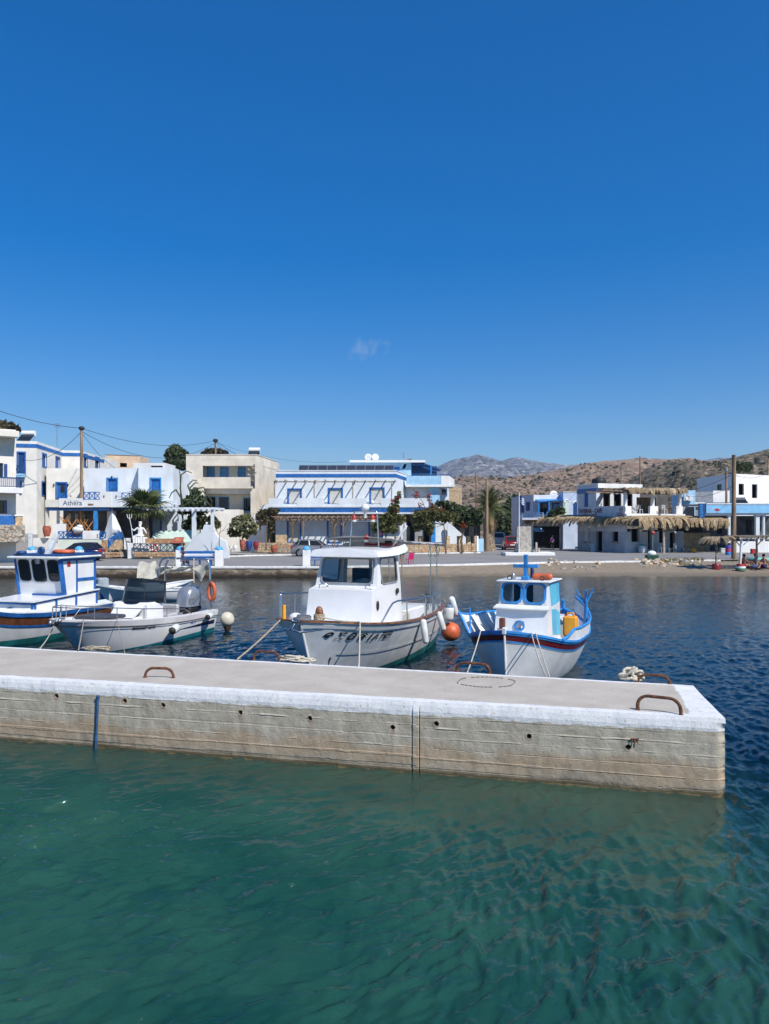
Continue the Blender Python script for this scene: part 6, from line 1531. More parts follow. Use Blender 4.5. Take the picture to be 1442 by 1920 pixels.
# pale green terrace awning frames and white pergola
GREEN = mat('pale_mint_paint', (.50, .62, .55), .8, .06, 2, dirt=.1)
pg = house('white_pergola', 'white timber pergola over the mint green terrace seats', 350, 68, 'pergola')
Fp = Fac(280, 68, 405, 67.5)
Fp.bb(268, 954.5, 402, 957.5, .0, .14).build('front_beam', WHITE2, pg)
Fp.bb(268, 954.5, 402, 957.5, -2.9, -2.76).build('back_beam', WHITE2, pg)
for i in range(11):
    mb = MB(); x = lerp(298, 401, i / 10); a = Fp.U(x); z = Fp.Z(x, 953.5); mb.box(a - .06, a + .06, -.55, 3.1, z - .08, z + .10, Fp.M); mb.build('rafter', WHITE2, pg)
for x, w, o in ((364, 6.5, .15), (398, 4.5, .1)):
    Fp.bb(x - w / 2, 956, x + w / 2, 1030, o - .32, o + .0).build('post', WHITE2, pg)
Fp.bb(376, 982, 379, 1012, -1.6, -1.4).build('post', WHITE2, pg)
mb = MB().ball(Fp.P(377.5, 981, -1.5), .12, 10, 8); mb.build('globe_lamp', FENDER, pg)
gt = house('mint_bench', 'mint green masonry bench and sloped backs striped by pergola shadow', 320, 68, 'bench')
PN([Fp.P(x, y, o) for x, y, o in ((284, 1016, .3), (362, 1016, .3), (362, 994, -.8), (284, 996, -.8))], .25).build('sloped_back', GREEN, gt)
Fp.bb(283, 1016, 362, 1032, -.6, .3).build('seat_base', GREEN, gt)
Fp.bb(362, 994, 368, 1016, -.9, -.6).build('arm', GREEN, gt)
mn = house('menu_stand', 'reddish menu stand tilted on the terrace edge', 332, 66.5, 'menu stand')
pts = [Fe.P(x, y, o) for x, y, o in ((320, 1018, .15), (341, 1018, .15), (343, 1007, -.35), (325, 1007, -.35))]; MB().add(*panel(pts, .06)).build('board', TERRA, mn)
ip = [pts[0].lerp(pts[2], .22), pts[1].lerp(pts[3], .22), pts[2].lerp(pts[0], .22), pts[3].lerp(pts[1], .22)]; ip = [p + Vector((0, -.02, .02)) for p in ip]; MB().add(*panel(ip, .015)).build('menu_sheet', mat('menu_print', (.45, .17, .09), .8, .3, 8), mn)
Fe.bb(324, 1018, 340, 1036, -.3, -.2).build('stand_legs', OLDWOOD, mn)
# curved white wall and slope right of the pergola
cw = house('curved_wall', 'curved grey white garden wall stepping down right of the pergola', 380, 67, 'garden wall')
mb = MB(); prof = [(350, 1046), (434, 1046), (434, 1030), (428, 1014), (416, 1008), (409, 1000), (405, 984), (389, 984), (385, 996), (378, 1003), (368, 1006), (362, 1018), (352, 1034)]
pts = [Fp.P(x, y, .5) for x, y in prof]; mb.add(*panel(pts, -.4)); mb.build('body', WHITE2, cw)
mb = MB(); prof = [(400, 1044), (428, 1044), (440, 1030), (428, 1018), (408, 1020), (392, 1034), (386, 1044)]; pts = [Fp.P(x, y, .56) for x, y in prof]; mb.add(*panel(pts, -.05)); mb.build('render_patch', MORTAR, cw)

# ---- beige house
t = house('beige_house', 'beige concrete house with recessed upper loggia and pale blue shutters', 430, 86)
LB_ = mat('sky_blue_shutter', (.10, .30, .58), .6, .1, 4)
Fs, z1 = block(t, [(349, 86), (481, 86), (518, 95)], 853, CREAM, back=3, ops={0: [(380, 861, 478, 916, 'none', None, CREAM), (384, 925, 470, 990, 'none', None, CREAM)], 1: []}, cap=CREAM)
F = Fs[0]
for o_ in [o for o in C.objects if o.parent == t and o.name.startswith('window')]: bpy.data.objects.remove(o_)
KIDS[t.name] = [o for o in t.children]
R1, R2 = Fac(349, 87.6, 500, 87.6), Fac(349, 88.2, 500, 88.2)
mb = MB(); hs1 = [R1.rect(387, 875, 403, 897), R1.rect(412, 874, 429, 897), R1.rect(446, 875, 461, 899)]; r_ = R1.rect(378, 856, 482, 920); wall_face(mb, R1, *r_, hs1, .12); mb.build('loggia_wall', CREAM2, t)
for h_ in hs1: fill(t, R1, h_, 'shutter', mat('pale_trim', (.62, .66, .68), .8), LB_, .14, .12)
mb = MB(); hs2 = [R2.rect(388, 932, 404, 956), R2.rect(411, 932, 429, 956), R2.rect(457, 934, 470, 958)]; r_ = R2.rect(378, 920, 482, 1000); wall_face(mb, R2, *r_, hs2, .12); mb.build('loggia_wall', CREAM2, t)
for h_ in hs2: fill(t, R2, h_, 'glass', PALEBLUE, BLUE, .14, .12)
mb = MB(); a, b_, c_, d = F.rect(380, 853, 478, 861); mb.box(a, b_, .01, 1.6, d - 1.2, d - .02, F.M); mb.build('loggia_soffit', CREAM, t)
F.bb(381, 895, 470, 912, .0, .35).build('balcony_parapet', CREAM, t)
F.bb(381, 912, 474, 916, -1.8, .36).build('balcony_floor', CREAM, t)
for k_ in range(8):
    F.bb(365 + k_ * 1.6, 932 - k_ * 4.2, 384, 990, .05, .9 - k_ * .08).build('stair_step', CREAM, t)
PN([F.P(x, y, 1.0) for x, y in ((362, 936), (386, 936), (388, 925), (382, 900), (378, 898), (370, 915))], -.2).build('stair_parapet', CREAM, t)
for k_ in range(14):
    mb = MB(); x, y = random.uniform(464, 477), random.uniform(866, 915); F.box(mb, x, y, x + random.uniform(2, 4), y + random.uniform(1.5, 2.6), .0, .03); mb.build('exposed_stone', random.choice((STONE_G, STONE_Y)), t)
solar_heater(F, 471, 855, 1.25, 'rusty white solar tank on the roof of the beige house')
mb = MB(); a, b_, c_, d = F.rect(385, 956, 455, 1035); mb.box(a, b_, -2.0, .6, G, d, F.M); mb.build('lower_terrace', CREAM2, t)
# small houses behind
t = house('peach_house', 'small peach coloured house peeping over the white roofs left of the shrubby tree', 230, 118)
Fs, z1 = block(t, [(198, 116), (262, 118)], 853, mat('peach_render', (.62, .46, .32), .9, .1, 1, dirt=.2), back=5, ops={0: [(225, 868, 238, 876, 'dark', None, OLDWOOD)]}, cap=mat('brown_cap', (.20, .13, .09), .9))
t = house('white_roof_house', 'low white roof just left of the shrubby tree above the balcony door house', 290, 104)
block(t, [(250, 104), (310, 104)], 868, WHITE, back=5, ops={0: [(283, 873, 305, 880, 'glass', None, GREYWOOD)]})

# ---- steps between beige house and hotel
t = house('outside_steps', 'white stair wall with stone steps between the beige house and the blue hotel', 495, 83, 'steps')
Fq = Fac(470, 83.5, 525, 83)
PN([Fq.P(x, y, .3) for x, y in ((466, 984), (480, 984), (508, 950), (508, 945), (498, 946), (470, 976))], -.3).build('stair_wall', WHITE, t)
for k_ in range(7):
    Fq.bb(483 + k_ * 3.2, 982 - k_ * 4.4, 508, 1036, -1.5, -.05).build('stone_step', STONE_Y, t)
Fq.bb(470, 985, 500, 1036, -.5, .2).build('landing_wall', WHITE, t)

# ---- the long blue and white hotel
t = house('blue_hotel', 'long white seafront hotel with blue bands, balcony doors and solar panels on its roof', 630, 82, 'hotel')
DT = (BLUE,)
Fs, z1 = block(t, [(517, 82), (742, 82), (772, 92)], 883, WHITE2, back=2, band=(.32, .66, BLUE), cap=WHITE,
    ops={0: [(541, 918, 564, 951, 'roller', BLUE, BLUE), (617, 917, 641, 951, 'roller', BLUE, BLUE), (695, 916, 719, 951, 'roller', BLUE, BLUE), (540, 974, 563, 1016, 'roller', BLUE, BLUE), (615, 974, 639, 1016, 'roller', BLUE, BLUE), (693, 974, 716, 1016, 'roller', BLUE, BLUE)]})
F = Fs[0]
F.bb(508, 952, 800, 961, .05, 1.6).build('balcony_band', BLUE, t)
mb = MB(); F.box(mb, 508, 948.5, 802, 952, .005, 1.66); F.box(mb, 508, 961, 800, 964, .05, 1.62); mb.build('balcony_slab', WHITE2, t)
for x0, x1 in ((508, 535), (561, 610), (636, 688), (714, 802)):
    F.bb(x0, 935, x1, 948.5, 1.45, 1.6).build('balcony_parapet', WHITE2, t)
for x0 in (535, 610, 688):
    F.bb(x0, 946, x0 + 26, 948.5, 1.5, 1.55).build('low_kerb', WHITE2, t)
F.bb(517, 903.5, 743, 906, 1.45, 1.6).build('pergola_beam', GREYWOOD, t)
for i in range(13):
    x = lerp(520, 741, i / 12); a = F.U(x); z = F.Z(x, 902.5); mb = MB(); mb.bar((a + random.uniform(-.05, .05), -2.0, z + random.uniform(-.03, .05)), (a, -.02, z + .05), .10, .10); mb.v = [F.M @ v for v in mb.v]; mb.build('pergola_rafter', GREYWOOD, t)
for x in (518.5, 591.5, 662.5, 734):
    F.bb(x - 1.0, 906, x + 1.0, 949, 1.46, 1.59).build('pergola_post', GREYWOOD, t)
# ground floor timber pergola
hp = house('timber_pergola', 'rustic brown timber pergola along the ground floor of the blue hotel', 610, 79, 'pergola')
Fh = Fac(480, 79.5, 745, 79.5)
for y, o, w in ((974.5, .8, 2.6), (969, -.3, 2.2), (965.5, -2.2, 2)):
    Fh.bb(482, y - w / 2, 745, y + w / 2, o - .14, o).build('beam', OLDWOOD, hp)
for i in range(25):
    x = lerp(486, 740, i / 24) + random.uniform(-2, 2); a = Fh.U(x); z = Fh.Z(x, 972.5) ; mb = MB(); mb.bar((a, -1.3, z + random.uniform(-.05, .05)), (a + random.uniform(-.2, .2), 2.3, z + .45), .10, .10); mb.v = [Fh.M @ v for v in mb.v]; mb.build('rafter', OLDWOOD, hp)
for x in (490, 507, 550.5, 570, 628.5, 645, 700, 712):
    Fh.bb(x - 1.1, 975, x + 1.1, 1040, .66, .80).build('post', OLDWOOD, hp)
    mb = MB(); mb.bar(Fh.P(x, 988, .73), Fh.P(x + 8, 976, .73), .09, .09); mb.bar(Fh.P(x, 988, .733), Fh.P(x - 8, 976, .733), .09, .09); mb.build('brace', OLDWOOD, hp, kind='stuff')
hw_ = house('terrace_stone_wall', 'low honey stone wall in front of the hotel pergola', 560, 78, 'stone wall')
Fw = Fac(470, 78, 745, 78)
stone_wall(hw_, Fw, 482, 1018, 548, 1036, 0, 15, 4, (STONE_Y, STONE_O, STONE_Y, STONE_G), depth=.6)
Fw.bb(516, 1003, 536, 1018, -.9, -.4).build('stone_block', STONE_Y, hw_)
# solar panels in a row on the roof
for i in range(10):
    x0, x1 = lerp(560, 738, i / 10), lerp(560, 738, (i + 1) / 10) - .8
    pts = [at(x, y, 82 + o_) for x, y, o_ in ((x0, 882.6, 1.2), (x1, 882.6, 1.2), (x1 + 1.5, 872.5, 2.2), (x0 + 1.5, 872.5, 2.2))]
    pt_ = thing('solar_collector', 'tilted dark solar panel in the roof row, ' + ('leftmost', 'second from the left', 'third from the left', 'fourth from the left', 'fifth from the left', 'fifth from the right', 'fourth from the right', 'third from the right', 'second from the right', 'rightmost')[i] + ' on the blue hotel', 'solar panel', pts[0], 0, 'solar panels on the hotel roof')
    MB().add(*panel(pts, .05)).build('cells', mat('solar_cells', (.035, .042, .06), .25, .1, 6), pt_)
    ed = MB()
    for k_ in range(4): ed.bar(pts[k_], pts[(k_ + 1) % 4], .05, .06)
    ed.build('panel_frame', DULLSTEEL, pt_)
# upper storey set back
up = house('roof_storey', 'light blue upper storey with white flat roof and blue canopy behind the solar panels', 740, 90, 'upper storey')
Fs2, z2 = block(up, [(657, 90), (771, 90), (772, 95)], 867, PALEBLUE, back=4, zbot=6)
Fu = Fs2[0]; Fu.bb(656, 863.5, 797, 867.5, -5, .6).build('flat_roof', WHITE, up)
Fu.bb(772, 871, 822, 899, -2.6, -2.5).build('recessed_wall', BLUE_D, up)
PN([Fu.P(x, y, o_) for x, y, o_ in ((772, 869, .1), (797, 869, .1), (828, 880, .1), (826, 882, .1), (800, 872, .1), (772, 872, .1))], -2.4).build('canopy', BLUE_D, up)
Fu.bb(807, 874, 809.5, 899, .0, .12).build('canopy_post', BLUE_L, up)
Fu.bb(738, 876, 749, 885, .0, .06).build('side_window', BLUE, up)
PN([Fu.P(x, y, .0) for x, y in ((754, 880), (760, 878), (763, 869), (757, 871))], .08).build('collector_panel', GLASS_D, up)
rw = house('hotel_wing', 'white wing with overhanging balcony and light blue wall panels right of the blue hotel', 800, 88, 'house wing')
Fr = Fac(742, 87, 852, 87)
WZ = Fr.Z(800, 912)
Fs3, z3 = block(rw, [(760, 87.5), (825, 87.5), (842, 93)], 912, WHITE2, back=1, ops={0: []})
Fr.bb(806, 914, 824, 945, .3, .34).build('blue_wall_panel', PALEBLUE, rw)
Fr.bb(762, 893, 826, 911, .2, .9).build('balcony_front', PALEBLUE, rw)
Fr.bb(760, 909.5, 852, 913.5, -3.0, .95).build('balcony_floor', WHITE, rw)
Fr.bb(826, 893, 841, 909.5, .2, .93).build('balcony_corner', WHITE, rw)
PN([Fr.P(841, 893, .93), Fr.P(841, 910, .93), Fr.P(858, 907, -4), Fr.P(858, 895, -4)], .15).build('balcony_side', WHITE, rw)
mb = MB(); mb.tube([Fr.P(772, 890, .9), Fr.P(841, 890, .9), Fr.P(857, 893, -4)], .04, 6); 
for x in (772, 790, 808, 826, 841): mb.tube([Fr.P(x, 890, .9), Fr.P(x, 894, .9)], .03, 5)
mb.build('balcony_rail', BLUE, rw, kind='stuff')
Fr.bb(828, 918, 836, 928, .25, .55).build('air_conditioner', BLACK, rw)
for x, yy in ((690, 857.5), (703.5, 857.5)):
    d_ = thing('satellite_dish', ('left' if x < 700 else 'right') + ' one of the two white satellite dishes side by side on the hotel roof', 'satellite dish', Fu.P(x, 865, -1)); p = Fu.P(x, yy, .9 - 1)
    Mx = Matrix.Translation(p) @ Matrix.Rotation(R(75), 4, 'X') @ Matrix.Rotation(R(12 if x > 700 else -12), 4, 'Y')
    MB(Mx).lathe([(0, -.02), (.25, -.0), (.42, .09), (.42, .11), (.25, .02), (0, .0)], 18).build('dish', BOATWHITE, d_)
    MB().tube([Fu.P(x, 865, -1), p + Vector((0, .1, 0))], .03, 6).build('mount', DULLSTEEL, d_); MB(Mx).tube([(0, -.4, .05), (0, 0, .5)], .018, 5).build('feed_arm', DULLSTEEL, d_)
an = thing('tv_antenna', 'small lattice antenna beside a box on the hotel upper roof', 'antenna', Fu.P(757, 866, -1)); p = an.location
MB().tube([p, p + Vector((0, 0, 1.2))], .03, 5).build('mast', DULLSTEEL, an)
MB().box(p.x + .5, p.x + 1.0, p.y, p.y + .4, p.z, p.z + .45).build('control_box', OLDWOOD, an)
for k_ in range(4): MB().tube([p + Vector((-.25, 0, .6 + .15 * k_)), p + Vector((.25, 0, .6 + .15 * k_))], .018, 5).build('antenna_element', DULLSTEEL, an)
t = house('stone_cottage', 'small tan stone building right behind the hotel wing', 852, 104)
block(t, [(838, 104), (858, 104), (866, 110)], 910, STONE_Y, back=4, cap=WHITE)
# ground floor of the wing, its steps, stone wall and gate
gf = house('wing_ground_floor', 'shaded ground floor with white stair wall behind the honey stone wall', 830, 86, 'house front')
Fg = Fac(740, 86, 910, 87)
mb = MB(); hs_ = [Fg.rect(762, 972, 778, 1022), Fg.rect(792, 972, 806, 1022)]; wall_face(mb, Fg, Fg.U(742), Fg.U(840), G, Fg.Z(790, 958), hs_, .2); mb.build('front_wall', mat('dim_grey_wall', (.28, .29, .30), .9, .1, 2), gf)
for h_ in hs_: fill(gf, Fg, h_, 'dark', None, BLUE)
Fg.bb(808, 968, 816, 1022, .02, .25).build('blue_pillar', BLUE_L, gf)
Fg.bb(816, 966, 842, 1022, -.1, .1).build('white_wall', WHITE2, gf)
PN([Fg.P(x, y, .6) for x, y in ((838, 1020), (876, 1020), (876, 1012), (842, 982), (836, 982))], -.25).build('stair_wall', WHITE2, gf)
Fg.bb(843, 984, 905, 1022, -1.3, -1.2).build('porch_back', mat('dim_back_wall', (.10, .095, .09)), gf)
Fg.bb(842, 977.5, 908, 980, -1.0, .2).build('porch_beam', WHITE, gf)
Fg.bb(905.5, 979, 908, 1030, .0, .2).build('porch_post', WHITE, gf)
for x in (850, 866, 884):
    Fg.bb(x, 986, x + 9, 1006, -1.19, -1.15).build('porch_window', GREYWOOD, gf)
hs2 = house('honey_stone_wall', 'honey coloured stone wall with square piers along the road behind the hotel trees', 820, 77, 'stone wall')
Fz = Fac(735, 75.5, 905, 79.5)
stone_wall(hs2, Fz, 738, 1020, 896, 1035.5, 0, 42, 4, (STONE_Y, STONE_Y, STONE_O, MORTAR), depth=.4)
for x in (745.5, 790, 841, 863, 880, 893):
    Fz.bb(x - 3, 1005, x + 3, 1020, -.4, -.02).build('stone_pier', STONE_Y, hs2)
gp_ = house('blue_gate_panel', 'pale blue gate panel at the right end of the honey stone wall', 902, 79, 'gate')
Fz.bb(897, 1010, 907, 1034, -.1, .0).build('panel', PALEBLUE, gp_)
Fz.bb(893.5, 1005, 897, 1034, -.3, .03).build('post', WHITE, gp_)
# ---------------------------------------------------------------- right-hand side of the street
# bluish house with balcony left of the tavern
t = house('lace_balcony_house', 'bluish white house with lacy balcony rail and bright blue canopy left of the tavern', 1000, 96)
LIL = mat('lilac_white', (.50, .54, .62), .85, .06, 1, dirt=.12)
Fs, z1 = block(t, [(973, 100), (1000, 96), (1056, 96), (1086, 100)], 928, LIL, back=6, ztop=ZatP(928, 96), ops={0: [(977, 942, 982, 962, 'shutter', BLUE_D, BLUE_D), (987, 943, 993, 956, 'shutter', BLUE_D, BLUE_D)], 1: [(1013, 944, 1027, 962, 'glass', BLUE, BLUE_D), (1037, 945, 1049, 962, 'door', BLUE_D, PALEBLUE)]})
F = Fs[1]
F.bb(1000, 928, 1055, 940, .01, .25).build('white_parapet', WHITE, t)
PN([F.P(x, y, o) for x, y, o in ((1002, 941, 2.2), (1050, 938, 2.2), (1054, 935, .1), (1004, 936, .1))], .08).build('canopy', BLUE_L, t)
for x in (1003, 1022):
    F.bb(x, 940, x + 2, 972, 2.0, 2.12).build('canopy_post', BLUE_L, t)
F.bb(973, 971, 1056, 975, -3, 2.3).build('balcony_slab', LIL, t)
LACE = mat('pale_lace_rail', (.45, .55, .68), .7, .1, 3)
Fl = Fac(974, 97, 1018, 93.8)
xrail(t, Fl, 974, 961, 1018, 972, LACE, 0, 8, 'lace_railing')
mb = MB(); F.box(mb, 1018, 960, 1047, 963, 2.1, 2.2); F.box(mb, 1018, 963.1, 1047, 974, 2.12, 2.2); mb.build('balcony_panel', BLUE_L, t)
for k_ in range(5):
    F.bb(1020 + k_ * 5.4, 965, 1023.6 + k_ * 5.4, 970, 2.2, 2.225).build('white_inlay', BOATWHITE, t)
F.bb(1056, 930, 1066, 975, -.3, .3).build('white_pier', WHITE, t)
F.bb(1000, 987, 1056, 1030, .0, .05).build('shop_front', DARK, t)
PN([F.P(x, y, o) for x, y, o in ((996, 996, 2.6), (1012, 996, 2.6), (1010, 989, 1.4), (995, 989, 1.4))], .05).build('small_awning', PALEBLUE, t)
d_ = thing('satellite_dish', 'white satellite dish on the roof of the lace balcony house', 'satellite dish', F.P(1041, 928, -1))
Mx = Matrix.Translation(F.P(1041, 927, -1)) @ Matrix.Rotation(R(78), 4, 'X')
MB(Mx).lathe([(0, -.02), (.3, .0), (.5, .10), (.5, .12), (.3, .03), (0, .0)], 16).build('dish', BOATWHITE, d_)
# arched house between
t = house('arched_house', 'pale house with a blue arched doorway between lace balcony house and tavern', 1072, 95)
Fs, z1 = block(t, [(1056, 94), (1090, 95)], 923, mat('pale_periwinkle', (.42, .50, .64), .85, .06, 1, dirt=.1), back=5, cap=WHITE)
F = Fs[0]
for x0, x1, y0 in ((1058, 1066, 938), (1075, 1082, 941)):
    mb = MB(); xm, w = (x0 + x1) / 2, (x1 - x0) / 2
    pts = [F.P(xm + w * math.cos(a), y0 + w - w * 1.1 * math.sin(a), .03) for a in np.linspace(0, 3.1416, 10)] + [F.P(x0, 972, .03), F.P(x1, 972, .03)]
    mb.add(*panel(pts, -.03)); mb.build('arched_door', BLUE_D if x0 > 1070 else GREEN, t)
    mb = MB(); mb.tube([F.P(xm + w * 1.1 * math.cos(a), y0 + w - w * 1.2 * math.sin(a), .03) for a in np.linspace(0, 3.1416, 12)], .08, 6); mb.build('arch_trim', WHITE, t)

# the thatched tavern
t = house('thatched_tavern', 'two-storey white tavern with thatched palm eaves and maroon painted lettering', 1170, 82, 'tavern')
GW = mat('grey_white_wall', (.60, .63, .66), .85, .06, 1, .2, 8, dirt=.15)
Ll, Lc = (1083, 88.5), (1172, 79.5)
GW_SHADE = mat('grey_wall_in_shade', (.44, .46, .49), .9, .08, 1, .2, 8, dirt=.2)  # darker copy of the wall grey; shade under the thatch painted into it
FS = Fac(*Ll, *Lc); FT = Fac(1172, 79.5, 1282, 83.5)
ZF = FT.Z(1172, 986)                                        # floor line above the thatch
# upper room: left side wall, corner at 1118
FU = Fac(1083, 88.5, 1118, 85.0)
ztop = FU.Z(1118, 908)
mb = MB(); ho = [FU.rect(1095.5, 925, 1103, 953)]; wall_face(mb, FU, 0, FU.L, ZF - 2.8, ztop, ho); mb.build('upper_side_wall', GW, t); fill(t, FU, ho[0], 'shutter', None, BLUE)
mb = MB(FU.M); mb.box(0, FU.L, -.05, 0, ztop - .95, ztop - .42); mb.build('cornice_band', mat('faded_blue_band', (.09, .19, .36), .7, .15, 3), t)
mb = MB(FU.M); mb.bbox(-.05, FU.L + .05, -.07, .2, ztop + .002, ztop + .1, .02); mb.build('parapet_cap', WHITE, t)
FV = Fac(1118, 85.0, 1200, 87.5)
mb = MB(); ho = [FV.rect(1131, 924, 1144, 956), FV.rect(1151, 926, 1165, 956), FV.rect(1176, 926, 1186, 968)]; wall_face(mb, FV, 0, FV.L, ZF, ztop, ho); mb.build('upper_front_wall', GW, t)
for h_ in ho: fill(t, FV, h_, 'dark', None, OLDWOOD)
FV.bb(1117, 907.5, 1200, 916, .01, .4).build('roof_slab', WHITE, t)
for k_ in range(16):
    mb = MB(); x, y = 1122.5 + random.uniform(0, 5), 926 + k_ * 2.6; FV.box(mb, x, y, x + random.uniform(2, 3.5), y + 2, .0, .05); mb.build('corner_stone', random.choice((STONE_G, FENDER, MORTAR)), t)
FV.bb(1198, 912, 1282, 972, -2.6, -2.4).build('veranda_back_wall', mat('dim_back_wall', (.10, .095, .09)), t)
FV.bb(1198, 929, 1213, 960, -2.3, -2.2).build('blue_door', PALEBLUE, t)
# side wall below, with lettering, and the open front of the veranda
zp = FT.Z(1172, 949)
mb = MB(); mb.add([FS.M @ Vector(p) for p in ((0, 0, ZF - .6), (FS.L, 0, ZF - .6), (FS.L, 0, zp), (FS.L * .93, 0, zp + .05), (FS.L * .45, 0, zp + .10), (0, 0, zp + .10))], [(0, 1, 2, 3, 4, 5)]); mb.box(FS.L * .32, FS.L - .06, .02, .30, ZF - .6, zp - .35, FS.M); mb.build('lettered_wall', GW, t)
mb = MB(); lettering(mb, 'TAVERNA - CAFE', .66, lambda x, z: FS.M @ Vector((FS.U(1084.5) + x, -.012, FS.Z(1084.5, 962.5) + z)), 0, .032, .98); mb.build('wall_lettering', TEXT_R, t, kind='stuff')
mb = MB(); lettering(mb, '"TZIVAERI"', .62, lambda x, z: FS.M @ Vector((FS.U(1091.5) + x, -.012, FS.Z(1091.5, 971.5) + z)), .1, .016, 1.0); mb.build('wall_lettering', TEXT_R, t, kind='stuff')
mb = MB(); lettering(mb, 'FOOD', .58, lambda x, z: FS.M @ Vector((FS.U(1161.5) + x, -.012, FS.Z(1161.5, 959) + z)), 0, .016, .72); mb.build('wall_lettering', TEXT_R, t, kind='stuff')
mb = MB(); lettering(mb, 'COLD', .52, lambda x, z: FS.M @ Vector((FS.U(1156) + x, -.012, FS.Z(1156, 967.5) + z)), .1, .014, .95); mb.build('wall_lettering', TEXT_R, t, kind='stuff')
mb = MB(); FT.box(mb, 1172, 963.5, 1282, 967.5, -.05, .22); FT.box(mb, 1172, 967.6, 1282, 972.5, -.05, .05); mb.build('veranda_edge', BOATWHITE, t)
for x0, x1 in ((1172, 1184), (1219, 1234), (1268, 1280)):
    FT.bb(x0, 949, x1, 963.5, -.28, .02).build('parapet_block', WHITE, t)
FT.bb(1172, 971, 1282, 974, -5, -.05).build('veranda_floor', GREYWOOD, t)
for x in (1172.5, 1223.5, 1274):
    FT.bb(x, 919, x + 4.5, 950, -.28, -.05).build('veranda_post', WHITE, t)
for y, o in ((920.5, -.02), (922, -2.2)):
    FT.bb(1128, y, 1284, y + 2, o - .12, o).build('roof_beam', OLDWOOD, t)
FT.bb(1236, 931, 1272, 962, -3.2, -3.1).build('reed_screen', OLDWOOD, t)
FT.bb(1237, 955, 1266, 957, -1.6, -.6).build('table_top', WOOD, t)
# ground floor
mb = MB(); ho = [FS.rect(1095, 990, 1106, 1017), FS.rect(1118, 991, 1129, 1036), FS.rect(1147, 990, 1159, 1016)]; wall_face(mb, FS, 0, FS.L, G, ZF - .602, ho, .3); mb.build('ground_side_wall', GW_SHADE, t)
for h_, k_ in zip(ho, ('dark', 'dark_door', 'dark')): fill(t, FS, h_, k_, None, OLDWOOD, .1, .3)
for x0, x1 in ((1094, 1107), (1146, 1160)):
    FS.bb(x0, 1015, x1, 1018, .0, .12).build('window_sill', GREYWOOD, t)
mb = MB(); ho = [FT.rect(1184, 991, 1199, 1016), FT.rect(1215, 994, 1222, 1030), FT.rect(1236, 994, 1246, 1018), FT.rect(1256, 998, 1266, 1036)]; wall_face(mb, FT, 0, FT.L, G, ZF - .602, ho, .3); mb.build('ground_front_wall', GW_SHADE, t)
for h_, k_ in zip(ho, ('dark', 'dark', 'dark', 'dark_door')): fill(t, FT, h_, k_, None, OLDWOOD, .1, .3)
FX = Fac(1282, 83.5, 1376, 86)
FX.bb(1282, 999, 1352, 1036, -.3, 0).build('ochre_side_wall', mat('ochre_render', (.42, .29, .16), .9, .15, 2, .3), t)
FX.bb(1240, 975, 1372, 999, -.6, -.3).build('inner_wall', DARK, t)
FX.bb(1280, 950, 1312, 972, -1, -.8).build('grey_block_wall', mat('grey_block', (.26, .28, .31), .9), t)
for x in (1211, ):
    FT.bb(x, 985, x + 3.2, 1040, 2.2, 2.36).build('eave_post', GREYWOOD, t)
for x in (1074, 1128):
    FS.bb(x, 988, x + 3, 1038, 1.6, 1.75).build('eave_post', GREYWOOD, t)
# thatch: palm fronds laid along the eaves; the ones in front are separate, the layer beneath is one mass
def frond_mesh(seed, L=1.15, w=.22, droop=.75):
    r_ = random.Random(seed); mb = MB(); n_ = 7
    for side in (-1, 0, 1):
        pts = []
        for i in range(n_ + 1):
            t_ = i / n_; y = -L * (t_ - .18 * t_ * t_) * .72; z = .16 * math.sin(t_ * 1.9) - droop * t_ ** 2.2
            wd = w * (1 - t_ * .75) * (.45 if side == 0 else .62)
            xo = side * w * .42 * (1 - .5 * t_) + .05 * math.sin(t_ * 3 + seed)
            pts.append(((xo - wd / 2, y, z - .05 * abs(side)), (xo, y, z + .03), (xo + wd / 2, y, z - .05 * abs(side))))
        V = [p for row in pts for p in row]; mb.add(V, [(i * 3 + k_, i * 3 + k_ + 1, i * 3 + k_ + 4, i * 3 + k_ + 3) for i in range(n_) for k_ in (0, 1)], True)
    return mb
THATCH2 = mat('pale_palm_frond', (.50, .40, .25), .95, .2, 5, .3); THATCH3 = mat('brown_palm_frond', (.30, .21, .12), .95, .25, 5, .3)
